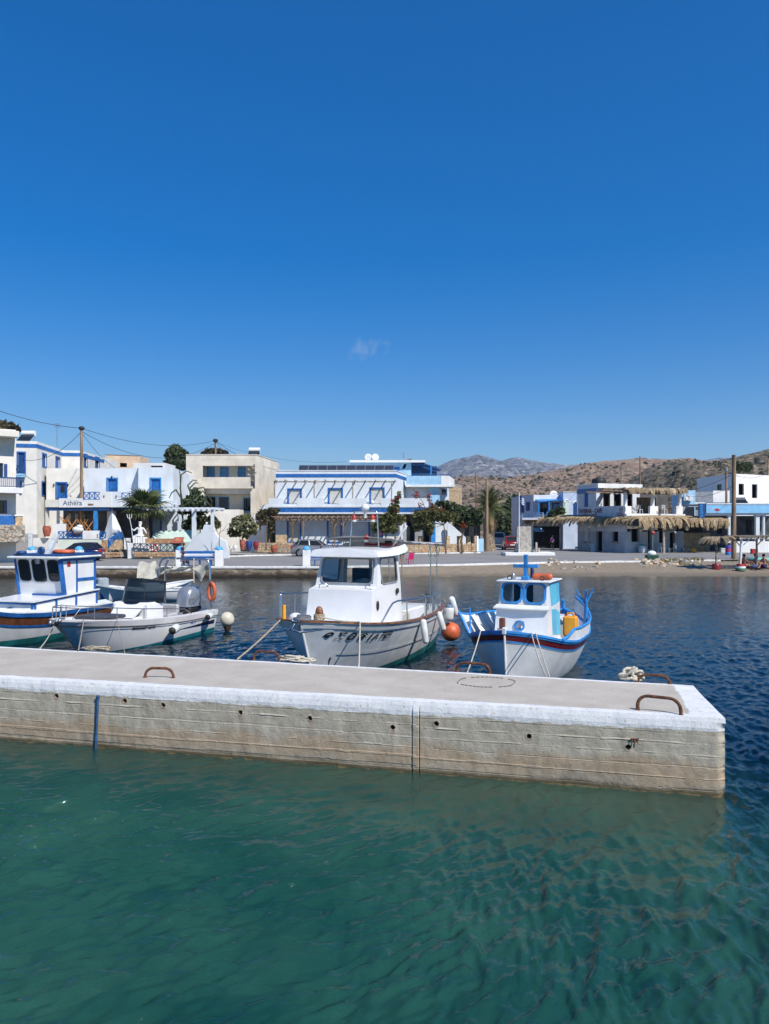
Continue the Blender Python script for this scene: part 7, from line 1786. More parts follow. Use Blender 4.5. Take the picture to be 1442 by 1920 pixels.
def thatch(root, path, count, seed, L=1.15, droop=.75, under=True, m=THATCH, spread=.25):
    """path: eave line as points; fronds hang outwards (to the viewer's side) from it"""
    r_ = random.Random(seed); protos = []
    seg = [(path[i], path[i + 1], (path[i + 1] - path[i]).length) for i in range(len(path) - 1)]; tot = sum(s_[2] for s_ in seg)
    for k_ in range(count):
        d = tot * (k_ + r_.uniform(.1, .9)) / count
        for a, b_, l_ in seg:
            if d <= l_: break
            d -= l_
        p = a.lerp(b_, d / l_); u = (b_ - a).normalized()
        M = frame(p + Vector((0, 0, r_.uniform(-.05, .12))), Vector((u.x, u.y, 0))) @ Matrix.Rotation(r_.gauss(-.32, spread), 4, 'Z') @ Matrix.Rotation(r_.uniform(-.2, .12), 4, 'X')
        s_ = r_.uniform(.7, 1.35); M = M @ Matrix.Diagonal((s_, s_, s_, 1))
        inv = wm(root).inverted()
        if k_ < 5: o = frond_mesh(seed + k_, L, .30, droop).build('palm_frond', (m, THATCH2, m, THATCH3, m)[k_], root, local=True); o.matrix_basis = inv @ M; protos.append(o)
        else: clone(protos[r_.randrange(5)], inv @ M, root)
    if under:
        mb = MB()
        for k_ in range(count * 3):
            d = tot * r_.random()
            for a, b_, l_ in seg:
                if d <= l_: break
                d -= l_
            p = a.lerp(b_, d / l_); u = (b_ - a).normalized(); u.z = 0
            M = frame(p + Vector((0, .35 + r_.uniform(-.2, .5), r_.uniform(-.12, .12))), u) @ Matrix.Rotation(r_.gauss(-.15, .4), 4, 'Z') @ Matrix.Rotation(r_.uniform(-.3, .2), 4, 'X')
            f_ = frond_mesh(seed + k_ % 9, L * .9, .26, droop * .8); mb.add([M @ v for v in f_.v], f_.f, True)
        mb.build('thatch_layer', m, root, kind='stuff')
th = thing('lower_thatch', 'long shaggy palm thatch eave over the ground floor of the tavern', 'thatched awning', FS.P(1083, 985, 1.5))
p0 = FS.P(1014, 974, 1.2); p1 = FS.P(1083, 972, 1.5); p2 = FT.P(1172, 973, 2.0); p3 = at(1286, 974, 79.4); p4 = at(1368, 976, 78.2)
thatch(th, [p0, p1, p2], 84, 50, 1.75, .85, spread=.30); thatch(th, [p2, p3, p4], 98, 90, 1.5, .9, spread=.30)
mb = MB(); back = Vector((0, 2.6, .45))
for a, b_ in ((p0, p1), (p1, p2), (p2, p3), (p3, p4)): mb.poly([a, b_, b_ + back, a + back])
mb.build('frond_bed', THATCH, th)
mb = MB()
for a, b_ in ((p0, p1), (p1, p2), (p2, p3), (p3, p4)): mb.bar(a + Vector((0, .15, -.12)), b_ + Vector((0, .15, -.12)), .12, .12)
mb.build('eave_pole', OLDWOOD, th, kind='stuff')
th2 = thing('upper_thatch', 'ragged dry palm thatch shading the upper veranda of the tavern', 'thatched awning', FT.P(1172, 920, .3))
q0 = FV.P(1130, 919, .6); q1 = FT.P(1172, 917.5, .3); q2 = FT.P(1282, 918.5, .3)
thatch(th2, [q0, q1, q2], 70, 130, .8, .62, m=mat('grey_palm_frond', (.30, .25, .17), .95, .3, 5, .3, col2=(.15, .11, .07)))
mb = MB()
for a, b_ in ((q0, q1), (q1, q2)): mb.poly([a, b_, b_ + Vector((0, 3.4, .25)), a + Vector((0, 3.4, .25))])
mb.build('frond_bed', THATCH, th2)
th3 = thing('hotel_thatch', 'short fringe of dry palm fronds under the blue balcony band of the hotel', 'thatched awning', Fg.P(760, 968, 2))
thatch(th3, [at(741, 965.5, 82.4), at(788, 965.5, 82.6)], 26, 210, 1.0, 1.0)
# water tank, aerial etc on the tavern roof
tk_ = thing('water_tank', 'black plastic water tank on the tavern roof', 'water tank', FV.P(1145, 908, -2)); p = tk_.location
MB().lathe([(.75, 0), (.8, .1), (.8, .6), (.7, .72), (.3, .8), (.3, .86), (0, .88)], 18, Matrix.Translation(p)).build('body', BLACK, tk_)
# right: pale block with two doorways, terrace and heater
t = house('white_block_house', 'plain white cube house with dark doorways high behind the beach tavern', 1380, 104)
WH3 = mat('bright_whitewash', (.78, .78, .76), .85, .04, 1, .2, 8, dirt=.06)
Fs, z1 = block(t, [(1334, 108), (1373, 102), (1445, 106)], 888, WH3, back=5, ztop=ZatP(888, 102), ops={0: [(1344, 908, 1353, 934, 'glass', None, GREYWOOD)], 1: [(1385, 907, 1395, 932, 'dark', None, GREYWOOD), (1410, 908, 1420, 934, 'dark', None, GREYWOOD)]})
FB = Fs[1]
ch = thing('chimney_pipe', 'tall metal chimney pipe beside the white cube house', 'chimney', at(1362, 952, 98)); p = ch.location
MB().tube([p, Vector((p.x, p.y, ZatP(878, 98)))], .14, 8).build('flue', POLEWOOD, ch); MB().lathe([(.2, 0), (.2, .1), (.16, .5)], 10, Matrix.Translation(Vector((p.x, p.y, ZatP(884, 98))))).build('cowl', DULLSTEEL, ch)
t = house('grey_roof_terrace', 'grey rendered roof terrace wall with white end between tavern and cube house', 1320, 98, 'terrace wall')
Fq2 = Fac(1300, 98, 1370, 98)
Fq2.bb(1300, 922, 1337, 942, -.3, 0).build('grey_wall', mat('grey_block', (.26, .28, .31)), t)
Fq2.bb(1337, 920, 1368, 942, -.35, .02).build('white_wall', WH3, t)
Fq2.bb(1277, 942, 1323, 950, -.3, 0).build('white_step', WH3, t)
Fq2.bb(1280, 950, 1320, 990, -.6, -.3).build('lower_wall', mat('grey_block', (.26, .28, .31)), t)
t = house('pale_blue_hut', 'small pale blue roof hut with an air conditioner beside the tavern veranda', 1290, 93)
block(t, [(1278, 93), (1304, 93)], 919, PALEBLUE, back=3, zbot=4)
Fh2 = Fac(1278, 92.9, 1304, 92.9)
ac = thing('air_conditioner', 'white air conditioner fan unit on the pale blue hut', 'air conditioner', Fh2.P(1286, 938, .2))
Fh2.bb(1280, 929, 1297, 939, .02, .5).build('case', BOATWHITE, ac)
mb = MB(); c_ = Fh2.P(1285.5, 934, .52); mb.tube([c_ + Vector((.26 * math.cos(a), 0, .26 * math.sin(a))) for a in np.linspace(0, 6.28, 16)[:-1]], .03, 6, closed=True); mb.build('fan_guard', DULLSTEEL, ac)
t = house('beach_tavern', 'low open beach tavern with pale blue roof band and white columns at right edge', 1380, 80, 'tavern')
Fb = Fac(1318, 80, 1500, 80)
Fb.bb(1322, 946, 1500, 962, -.3, .3).build('roof_band', mat('sky_blue_fascia', (.22, .50, .76), .8, .06, 2, dirt=.08), t)
Fb.bb(1322, 943.6, 1500, 945.9, -8, .35).build('roof', WHITE2, t)
Fb.bb(1322, 962.2, 1500, 966, -.3, .15).build('lintel', WHITE2, t)
for x, w in ((1368, 4), (1421, 7), (1433, 3), (1478, 7)):
    mb = MB(); Fb.box(mb, x - w / 2, 968, x + w / 2, 1018, -.35, -.0); Fb.box(mb, x - w / 2 - 1.5, 966, x + w / 2 + 1.5, 968, -.4, .05); mb.build('column', WHITE2, t)
Fb.bb(1371, 1015, 1500, 1036, -.3, .1).build('low_wall', WH3, t)
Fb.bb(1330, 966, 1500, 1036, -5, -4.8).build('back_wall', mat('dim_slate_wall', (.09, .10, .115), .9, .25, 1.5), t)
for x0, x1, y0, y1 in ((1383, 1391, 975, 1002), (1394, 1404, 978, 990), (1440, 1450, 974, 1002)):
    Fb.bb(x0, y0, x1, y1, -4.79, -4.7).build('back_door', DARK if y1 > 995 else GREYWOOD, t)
PN([Fb.P(x, y, .31) for x, y in ((1342, 953), (1348, 956), (1342, 959), (1336, 956))], -.03).build('red_logo', RED, t)
vs_ = thing('vertical_sign', 'narrow dark blue vertical sign at the corner of the beach tavern', 'sign', Fb.P(1315, 970, .3))
Fb.bb(1309, 944, 1320, 971, .0, .25).build('sign_box', BLUE_D, vs_)
for k_ in range(5):
    Fb.bb(1311, 946.5 + k_ * 4.8, 1316, 949.6 + k_ * 4.8, .25, .27).build('sign_mark', BLUE_L, vs_)
solar_heater(Fac(1380, 92, 1420, 92), 1400, 945, 1.6, 'grey solar water heater on the roof behind the beach tavern')

# ---------------------------------------------------------------- street: kerbs, ramp, monument, poles, wires
rm = MB(); ra = [Vector((XatP(-60, 62), 62, .705)), Vector((XatP(76, 62), 62, .705)), Vector((XatP(70, 78), 78, 3.1)), Vector((XatP(22, 78), 78, 3.4)), Vector((XatP(-60, 66), 66, 2.0))]
rm.add(ra, [(0, 1, 2, 3, 4)]); rm.build('sloping_road', ASPHALT, kind='structure')
rm = MB(); rm.bar(Vector((XatP(-20, 60.5), 60.5, 1.2)), Vector((XatP(36, 70), 70, 2.6)), .35, .3); rm.build('ramp_kerb', KERBW, kind='structure')
rk = thing('retaining_wall', 'cream retaining wall under the steps at the head of the sloping road', 'retaining wall', at(50, 1000, 76))
Fr_ = Fac(10, 76, 80, 76); Fr_.bb(20, 958, 71, 992, -.4, 0).build('wall_body', WARM, rk)
for k_ in range(7):
    Fr_.bb(28 + k_ * 0, 956 - k_ * 2.8, 49 - k_ * 3, 958.7 - k_ * 2.8, -1.2, -.05).build('stone_step', STONE_Y, rk)
mb = MB(); mb.tube([Fr_.P(30, 926, .1), Fr_.P(49, 944, .1), Fr_.P(49, 957, .1)], .04, 6); mb.tube([Fr_.P(30, 934, .1), Fr_.P(49, 951, .1)], .03, 6); mb.build('handrail', DULLSTEEL, rk)
kb = MB()
for (x0, Y0, x1, Y1) in ((462, 71, 546, 73), (380, 67.5, 470, 71), (750, 76.2, 900, 79)):
    a, b_ = Vector((XatP(x0, Y0), Y0, .74)), Vector((XatP(x1, Y1), Y1, .74)); kb.bar(a, b_, .3, .14)
kb.build('white_kerb_line', KERBW, kind='structure')
pv_ = MB(); pv_.add([(XatP(425, 69), 69, .706), (XatP(548, 73), 73, .706), (XatP(548, 78), 78, .706), (XatP(430, 78), 78, .706)], [(0, 1, 2, 3)]); pv_.build('forecourt', mat('grey_forecourt', (.26, .26, .25), .9, .15, 2, .2), kind='structure')
mo = thing('stone_monument', 'rectangular grey marble stele on a stepped white base in the square', 'monument', at(985, 1040, 72.5))
MARB = mat('veined_marble', (.42, .39, .34), .7, .2, 3, .2)
Fm = Fac(930, 72, 1060, 72)
mb = MB(); a, b_, c_, d = Fm.rect(947, 1038, 1040, 1044.5); mb.bbox(a, b_, -.2, 2.6, G, G + .30, .03, Fm.M); mb.build('base', WH3, mo)
mb = MB(); p = Fm.P(985, 1037, -.9); prof = [(-.95, G + .3), (.95, G + .3), (.72, G + .75), (.68, 3.45), (-.62, 3.45), (-.66, .75 + G)]
mb.prism([(x, z) for x, z in prof], p.y - .2, p.y + .35, Matrix.Translation((p.x, 0, 0))); mb.build('stele', MARB, mo)
for x, y0 in ((975, 1017), (1007.5, 1017), (1012, 1028)):
    Fm.bb(x - 1.6, y0, x + 1.6, 1038, -.6, -.3).build('small_post', MARB, mo)
fp_ = thing('flagpole', 'white flagpole with a blue and white striped flag beside the monument', 'flagpole', Fm.P(973, 1038, .0)); p = fp_.location
MB().tube([Vector((p.x, p.y, G)), Vector((p.x + .03, p.y, ZatP(923, 72)))], [.06, .04], 8).build('pole', FENDER, fp_)
FLB = mat('flag_blue', (.02, .09, .33), .9, .1, 4, trans=.3)
for k_ in range(9):                                        # nine stripes of a drooping flag
    mb = MB(); z0 = ZatP(928, 72)
    mb.grid(lambda u, v, k_=k_: (p.x + .05 + .42 * u + .06 * math.sin(u * 7), p.y + .10 * math.sin(u * 6 + 1), z0 - .085 * (k_ + v) - .30 * u ** 1.4), 8, 1)
    mb.build('flag_stripe', FLB if k_ % 2 == 0 else BOATWHITE, fp_)
mb = MB(); mb.grid(lambda u, v: (p.x + .05 + .17 * u + .02 * math.sin(u * 3), p.y - .012 + .10 * math.sin(u * 2.4 + 1), z0 - .42 * v - .30 * (u * .4) ** 1.4), 4, 2); mb.build('flag_canton', FLB, fp_)
def pole(label, px, y0, y1, Y, r0, r1, name='utility_pole', arms=(), top=None, m=POLEWOOD):
    a = at(px, y1, Y); b_ = at(px + (top or 0), y0, Y); a.z = min(a.z, G if y1 > 1000 else a.z)
    t = thing(name, label, 'utility pole', a)
    MB().tube([a, a.lerp(b_, .5), b_], [r0, (r0 + r1) / 2, r1], 10).build('pole_shaft', m, t)
    for (yy, w) in arms:
        z = ZatP(yy, Y); MB().bar(Vector((b_.x - w / 2, Y, z)), Vector((b_.x + w / 2, Y, z + .05)), .10, .12).build('crossarm', OLDWOOD, t)
        for x in (-w / 2 + .08, -w * .22, w * .22, w / 2 - .08): MB().lathe([(.03, 0), (.05, .08), (.03, .2)], 8, Matrix.Translation(Vector((b_.x + x, Y, z + .05)))).build('insulator', DULLSTEEL, t)
    return t, b_
_, T1 = pole('brown utility pole rising through the white houses behind the cafe name board', 153, 803, 1000, 72.6, .17, .13)
MB().ball(T1, (.3, .3, .2), 8, 6).build('cable_clamp', BLACK, _)
_, T2 = pole('short dark pole with many cables above the beige house roof', 404, 826, 890, 100, .14, .12); MB().ball(T2, (.35, .35, .25), 8, 6).build('cable_clamp', BLACK, _)
_, T3 = pole('tall pale wooden pole in front of the big palm', 913, 900, 1033, 84, .19, .14, arms=((900, .5),))
_, T4 = pole('thin dark pole with one long crossarm left of the big palm', 893, 886, 1030, 105, .13, .1, arms=((899, 2.8),))
_, T5 = pole('thick brown pole cut by the beach umbrella at right', 1376, 853, 1038, 66, .21, .16)
_, T6 = pole('slim pole with a three-pronged top on the hillside', 1200, 855, 918, 128, .12, .09, arms=((860, 1.8),))
_, T7 = pole('short stubby pole on the hillside left of the three-pronged one', 1165, 875, 910, 140, .12, .1, arms=((879, .8),))
_, T8 = pole('bare thin pole far right of the water tank', 1273, 886, 925, 130, .09, .08)
_, T9 = pole('thin mast at the left corner of the tavern', 1082, 880, 945, 92, .05, .03, 'mast', m=DULLSTEEL)
_, T10 = pole('distant pole at the right edge above the cube house', 1440, 862, 900, 118, .11, .09)
def wire(label, a, b_, sag, r=.022): line('overhead_wire', label, a, b_, r, BLACK, sag, 'wire', 18)
wire('overhead wire entering from the upper left edge to the brown pole', at(-60, 748, 68), T1, .45, .028)
wire('upper overhead wire between the brown pole and the beige house pole', T1, T2, 1.1)
wire('lower overhead wire between the brown pole and the beige house pole', T1 + Vector((.1, 0, -.35)), T2 + Vector((0, 0, -.3)), 2.2)
wire('service wire from the brown pole down to the cornice house at left', T1 + Vector((0, 0, -.3)), at(42, 862, 74), .9)
wire('service wire from the brown pole down to the peach house', T1 + Vector((0, 0, -.4)), at(222, 880, 100), .5)
wire('wire from the beige house pole down to the beige house roof', T2, at(425, 850, 88), .15)
wire('wire from the beige house pole to the hotel roof edge', T2, at(540, 885, 84), .7)
wire('long thin wire from the beige house pole to the hotel upper storey', T2 + Vector((0, 0, -.2)), at(650, 866, 92), .9, .014)
wire('wire from the hotel upper storey to the pale palm pole', at(752, 882, 90), T3 + Vector((0, 0, -1.2)), 1.0, .016)
wire('wire across the hillside from the pale palm pole to the tavern mast', T3, at(1082, 912, 92), 1.3, .018)
wire('hillside wire from the tavern mast to the three-pronged pole', at(1082, 912, 92), T7, 1.6, .018)
wire('hillside wire from the three-pronged pole to the thick brown pole', T7, T5 + Vector((0, 0, -1.6)), 3.0, .02)
wire('short service wire from the thick brown pole to the cube house', T5 + Vector((0, 0, -1.7)), at(1440, 885, 100), .5, .016)
wire('dark service wire from the thick brown pole down to the tavern', T5 + Vector((0, 0, -2.6)), at(1262, 920, 84), .8, .016)
# ---------------------------------------------------------------- trees and plants
def leaves(name, clumps, n_, size, m, parent, seed, flat=0.0, elong=1.6, kind=None):
    """leaf-sized quads spread through ellipsoidal clumps (centre, radii)"""
    r = np.random.default_rng(seed); vol = np.array([c[1][0] * c[1][1] * c[1][2] for c in clumps]) ** 0.75; idx = r.choice(len(clumps), n_, p=vol / vol.sum())
    cc = np.array([tuple(c[0]) for c in clumps])[idx]; rr = np.array([tuple(c[1]) for c in clumps])[idx]
    d = r.normal(size=(n_, 3)); d /= np.linalg.norm(d, axis=1)[:, None]; rad = r.random(n_) ** 0.42
    rad *= 0.80 + 0.45 * vnoise(d[:, 0] * 2.3 + idx * 3.1 + 50, d[:, 2] * 2.3 + d[:, 1] * 1.7 + 20)
    p = cc + d * rr * rad[:, None]
    a = r.normal(size=(n_, 3)); a[:, 2] *= (1 - flat); a /= np.linalg.norm(a, axis=1)[:, None]
    b_ = np.cross(a, r.normal(size=(n_, 3))); b_ /= np.linalg.norm(b_, axis=1)[:, None]
    s = size * (0.55 + 0.9 * r.random(n_))[:, None]
    V = np.stack([p - a * s * elong / 2, p + b_ * s * .45, p + a * s * elong / 2, p - b_ * s * .45], 1).reshape(-1, 3)
    F = np.arange(n_ * 4).reshape(-1, 4)
    if parent: V = V - np.array(wm(parent).translation)
    return npmesh(name, V, F, m, kind or ('stuff' if name != 'crown' else None), False, parent)
def tree(name, label, base, trunk, r0, clumps, n_, size, m, seed, cat='tree', bark=BARK, group=None, extra=None):
    t = thing(name, label, cat, base, 0, group)
    mb = MB(); base = Vector(base); trunk = [Vector(p) for p in trunk]
    mb.tube([base] + trunk, [r0 * (1 - .55 * i / max(1, len(trunk))) for i in range(len(trunk) + 1)], 8); mb.build('trunk', bark, t)
    rr = random.Random(seed); lb = MB()
    for c, r in clumps:
        c = Vector(c); a = trunk[-1]; mid = a.lerp(c, .55) + Vector((rr.uniform(-.2, .2), rr.uniform(-.2, .2), rr.uniform(0, .25))); lb.tube([a, mid, c], [r0 * .45, r0 * .28, r0 * .1], 5)
    if clumps: lb.build('limbs', bark, t, kind='stuff')
    leaves('crown', clumps, n_, size, m, t, seed)
    if extra:
        for (nm_, cl, k_, sz, mm) in extra: leaves(nm_, cl, k_, sz, mm, t, seed + 9)
    return t
def E(px, py, Y, rx, rz, ry=None): # an ellipsoid clump seen at (px, py), radii in pixels
    k_ = Y / FPX; return (at(px, py, Y), (rx * k_, (ry or min(rx, rz)) * k_, rz * k_))
tree('evergreen_tree', 'dense dark round tree above the white roofs left of the beige house', at(331, 895, 116), [at(331, 872, 116)], .3,
     [E(331, 858, 116, 17, 15), E(320, 852, 116, 9, 9), E(342, 855, 116, 10, 12), E(330, 843, 116, 11, 8), E(322, 868, 115, 13, 9), E(341, 872, 115, 12, 8)], 4200, .50, LEAF, 1)
tree('scrub_tree', 'low brownish scrub crown behind the roof of the beige house', at(402, 870, 120), [at(402, 858, 120)], .3, [E(402, 849, 120, 20, 7), E(390, 852, 120, 12, 6), E(416, 853, 120, 13, 6), E(404, 860, 120, 24, 8)], 2200, .50, LEAF_B, 2)
tree('scrub_tree', 'dark olive tree behind the left edge house roof', at(8, 840, 82), [at(8, 820, 82)], .3, [E(4, 803, 82, 22, 12), E(22, 806, 82, 14, 10), E(-14, 800, 82, 18, 13)], 2200, .38, LEAF_B, 3)
# small fan palm beside the statue
def fan_leaf(seed, L=1.15, stalk=.95, blades=22):
    rr = random.Random(seed); mb = MB(); mb.tube([(0, 0, 0), (stalk * .5, 0, .05), (stalk, 0, .06)], .014, 5)
    for i in range(blades):
        a = R(lerp(-118, 118, i / (blades - 1))); l_ = L * (.70 + .3 * math.cos(a * .75)) * rr.uniform(.9, 1.06); w = .085
        d = Vector((math.cos(a), math.sin(a), 0)); s_ = Vector((-d.y, d.x, 0)); o = Vector((stalk, 0, .06))
        dr = rr.uniform(.16, .34); p1 = o + d * l_ * .55 + Vector((0, 0, .02)); p2 = o + d * l_ + Vector((0, 0, -dr * l_))
        mb.add([o, p1 + s_ * w, p2, p1 - s_ * w], [(0, 1, 2, 3)])
    return mb
pb = at(274, 1022, 67.5); pb.z = 1.6
pt = thing('fan_palm', 'short fan palm with a stout fibrous trunk behind the white statue', 'palm tree', pb)
top = at(271, 960, 67.5)
MB().tube([pb, pb.lerp(top, .5), top, top + Vector((0, 0, .35))], [.36, .33, .26, .10], 10).build('trunk', BARK, pt)
protos = [fan_leaf(s, 1.55).build('palm_leaf', LEAF_P, pt, local=True) for s in range(3)]
rr = random.Random(4)
for i in range(17):
    az = i * 137.5 + rr.uniform(-15, 15); el = lerp(80, -22, (i / 16) ** .8)
    M = Matrix.Translation(top + Vector((0, 0, .2)) - pb) @ Matrix.Rotation(R(az), 4, 'Z') @ Matrix.Rotation(R(-el), 4, 'Y') @ Matrix.Scale(rr.uniform(.85, 1.2), 4)
    if i < 3: protos[i].matrix_basis = M
    else: clone(protos[i % 3], M, pt)
# big palm
def pinnate(seed, L=2.6, droop=.9):
    rr = random.Random(seed); mb = MB(); n_ = 16
    mid = [Vector((L * (t - .12 * t * t), 0, .55 * L * math.sin(t * 1.7) * .5 - droop * t ** 2.2)) for t in np.linspace(0, 1, n_ + 1)]
    mb.tube(mid, [.035 * (1 - .8 * i / n_) for i in range(n_ + 1)], 4)
    for i in range(2, n_ + 1):
        for s_ in (-1, 1):
            for q in (0, .5):
                p = mid[i].lerp(mid[i - 1], q); l_ = .62 * math.sin(math.pi * (.12 + .85 * i / n_)) + .12
                tip = p + Vector((l_ * .55, s_ * l_ * .75, -.28 * l_ + rr.uniform(-.06, .06))); w = Vector((.035, 0, 0)); mb.add([p - w, p + w, tip], [(0, 1, 2)])
    return mb
pb = at(916, 1033, 86); pb.z = G; top = at(918, 958, 86)
pt = thing('date_palm', 'big palm with a thick ragged trunk beside the pale utility pole', 'palm tree', pb)
MB().tube([pb, pb.lerp(top, .3), pb.lerp(top, .7), top, top + Vector((0, 0, .5))], [.85, .62, .5, .55, .2], 12).build('trunk', mat('palm_fibre', (.26, .20, .14), .95, .35, 6, .9, 14), pt)
protos = [pinnate(s, 2.7).build('palm_frond', LEAF_P, pt, local=True) for s in range(4)]
for i in range(46):
    az = i * 137.5 + rr.uniform(-20, 20); el = lerp(80, -35, (i / 45) ** .9)
    M = Matrix.Translation(top + Vector((0, 0, .3)) - pb) @ Matrix.Rotation(R(az), 4, 'Z') @ Matrix.Rotation(R(-el), 4, 'Y') @ Matrix.Scale(rr.uniform(.85, 1.15), 4)
    if i < 4: protos[i].matrix_basis = M
    else: clone(protos[i % 4], M, pt)
DEAD = mat('dead_palm_leaf', (.36, .27, .15), .95, .3, 3, col2=(.20, .14, .08))
pd = [pinnate(s + 9, 2.2, 1.4).build('dead_frond', DEAD, pt, local=True) for s in range(2)]
for i in range(22):
    az = i * 137.5; M = Matrix.Translation(top + Vector((0, 0, -.2 - .06 * (i % 5))) - pb) @ Matrix.Rotation(R(az), 4, 'Z') @ Matrix.Rotation(R(rr.uniform(48, 78)), 4, 'Y') @ Matrix.Scale(rr.uniform(.8, 1.2), 4)
    if i < 2: pd[i].matrix_basis = M
    else: clone(pd[i % 2], M, pt)
# dark arching plant on the pergola
pb = at(362, 1010, 71.5); pb.z = 1.5
ap_ = tree('arching_shrub', 'tall dark climbing shrub with long bare arching stems behind the white pergola', pb, [at(361, 965, 71.5)], .14,
      [E(358, 945, 71.5, 17, 15), E(372, 940, 71.5, 12, 12), E(365, 925, 71.5, 9, 9), E(345, 956, 71.5, 12, 10), E(380, 955, 71.5, 13, 9), E(368, 975, 71.8, 16, 16), E(356, 985, 71.8, 14, 12)], 2500, .22, LEAF, 5, 'shrub')
mb = MB()
for pts in (((343, 975), (339, 930), (338, 890), (336, 882)), ((345, 960), (338, 915), (340, 890), (350, 883), (360, 887)), ((352, 955), (330, 918), (322, 924), (317, 934)), ((358, 940), (356, 915), (366, 905), (372, 906)),
            ((362, 935), (368, 916), (382, 914), (388, 930)), ((366, 940), (380, 920), (392, 934), (398, 950)), ((368, 950), (384, 936), (396, 950), (402, 966)), ((360, 930), (352, 910), (362, 900), (370, 902)), ((372, 945), (388, 928), (398, 940), (394, 952))):
    P_ = [at(x, y, 71.0 + .2 * i) for i, (x, y) in enumerate(pts)]; Q_ = []
    for i in range(len(P_) - 1):
        for k_ in range(4): Q_.append(P_[i].lerp(P_[i + 1], k_ / 4))
    Q_.append(P_[-1]); mb.tube(Q_, [.085 * (1 - .6 * i / len(Q_)) for i in range(len(Q_))], 6)
mb.build('arching_stem', LEAF, ap_, kind='stuff')
tree('palm_shrub', 'small spiky green shrub under the right end of the white pergola', at(392, 1005, 70), [at(392, 990, 70)], .1, [E(392, 977, 70, 15, 9), E(402, 984, 70, 10, 8), E(384, 985, 70, 8, 8)], 1100, .26, LEAF2, 6, 'shrub')
bt = thing('bare_tree', 'thin leafless sapling on the slope beside the curved white wall', 'tree', at(411, 1028, 65.5)); mb = MB(); b0 = bt.location
for (pts, r) in ((((411, 1028), (411, 1012), (412, 1000)), .05), (((412, 1004), (404, 990), (399, 984)), .025), (((412, 1000), (414, 990), (413, 980)), .025), (((412, 1000), (422, 990), (426, 982)), .022), (((408, 997), (402, 995), (398, 996)), .015), (((417, 995), (424, 994), (428, 990)), .015)):
    mb.tube([at(x, y, 65.5) for x, y in pts], [r, r * .8, r * .4], 5)
mb.build('branches', BARK, bt)
tree('oleander', 'loose leafy oleander with pale sunlit leaves among the red and blue pots', at(455, 1024, 73), [at(455, 1000, 73)], .10,
     [E(445, 985, 73, 14, 13), E(462, 978, 73, 14, 12), E(474, 990, 73, 9, 12), E(438, 998, 73, 12, 9), E(458, 998, 73, 15, 10), E(450, 972, 73, 9, 6)], 1200, .24, LEAF2, 7, 'shrub', extra=[('pale_leaves', [E(455, 984, 72.6, 20, 16)], 260, .22, mat('pale_leaf', (.30, .30, .18), .6, .2, 3))])
tree('vine', 'dry brown vine tangled on the left end of the timber pergola', at(499, 1030, 78), [at(501, 975, 78)], .07, [E(496, 962, 78, 12, 7), E(512, 958, 78, 12, 5), E(508, 985, 78.3, 5, 16), E(488, 968, 78, 8, 6)], 1000, .22, LEAF_B, 8, 'vine')
bg1 = tree('bougainvillea', 'climbing bougainvillea leaning over the hotel balcony with dark red flowers', at(722, 1036, 77), [at(724, 1000, 77), at(733, 965, 77)], .10,
     [E(728, 972, 77, 15, 12), E(715, 985, 77, 12, 14), E(738, 955, 77, 11, 11), E(733, 990, 77, 15, 10), E(743, 940, 77, 5, 10), E(748, 928, 77, 4, 6), E(750, 975, 77, 10, 9), E(704, 990, 77, 7, 9)], 2000, .22, LEAF2, 9,
     extra=[('flowers', [E(737, 938, 76.7, 5, 5), E(745, 958, 76.6, 3, 4), E(748, 932, 76.7, 3, 4), E(714, 1000, 76.6, 4, 5)], 60, .13, FLOWER)])
bg2 = tree('bougainvillea', 'wide bougainvillea canopy with yellow green leaves and rusty red bracts over the road side', at(836, 1038, 76.5), [at(835, 1000, 76.5), at(832, 984, 76.5)], .09,
     [E(790, 968, 76.5, 18, 12), E(812, 962, 76.5, 18, 13), E(800, 982, 76.5, 14, 14), E(782, 985, 76.5, 8, 13), E(830, 968, 76.5, 16, 11), E(848, 970, 76.5, 14, 9), E(806, 996, 76.5, 7, 8)], 3500, .20, LEAF2, 10,
     extra=[('flowers', [E(822, 956, 76.2, 16, 7), E(802, 958, 76.2, 14, 6), E(788, 946, 76.2, 5, 6), E(780, 930, 76.2, 8, 6), E(805, 932, 76.2, 5, 9), E(809, 945, 76.2, 4, 8)], 300, .13, FLOWER2), ('red_bracts', [E(806, 934, 76, 5, 10), E(783, 926, 76, 7, 6)], 45, .13, FLOWER)])
mb = MB()
for pts in (((800, 960), (792, 940), (782, 928), (774, 916)), ((815, 960), (800, 930), (790, 932)), ((812, 958), (808, 940), (803, 926)), ((770, 962), (785, 950), (796, 952))): mb.tube([at(x, y, 76.4) for x, y in pts], .03, 5)
mb.build('long_branches', BARK, bg2, kind='stuff')
tree('tamarisk', 'dark feathery tree with twisted grey trunk over the right end of the honey stone wall', at(868, 1036, 78), [at(865, 1015, 78), at(869, 990, 78)], .16,
     [E(850, 955, 78, 18, 12), E(872, 962, 78, 18, 13), E(890, 966, 78, 14, 12), E(838, 948, 78, 13, 9), E(862, 978, 78, 12, 10), E(880, 980, 78, 11, 8), E(900, 975, 78, 8, 10), E(826, 944, 78, 9, 6)], 3500, .20, LEAF, 11, extra=[('flowers', [E(868, 984, 77.6, 7, 6)], 90, .14, FLOWER2)])
tree('young_tree', 'thin young tree near the pale blue gate panel', at(893, 1036, 78.5), [at(893, 1000, 78.5)], .06, [E(894, 975, 78.5, 9, 9), E(899, 962, 78.5, 7, 7)], 800, .2, LEAF, 12)
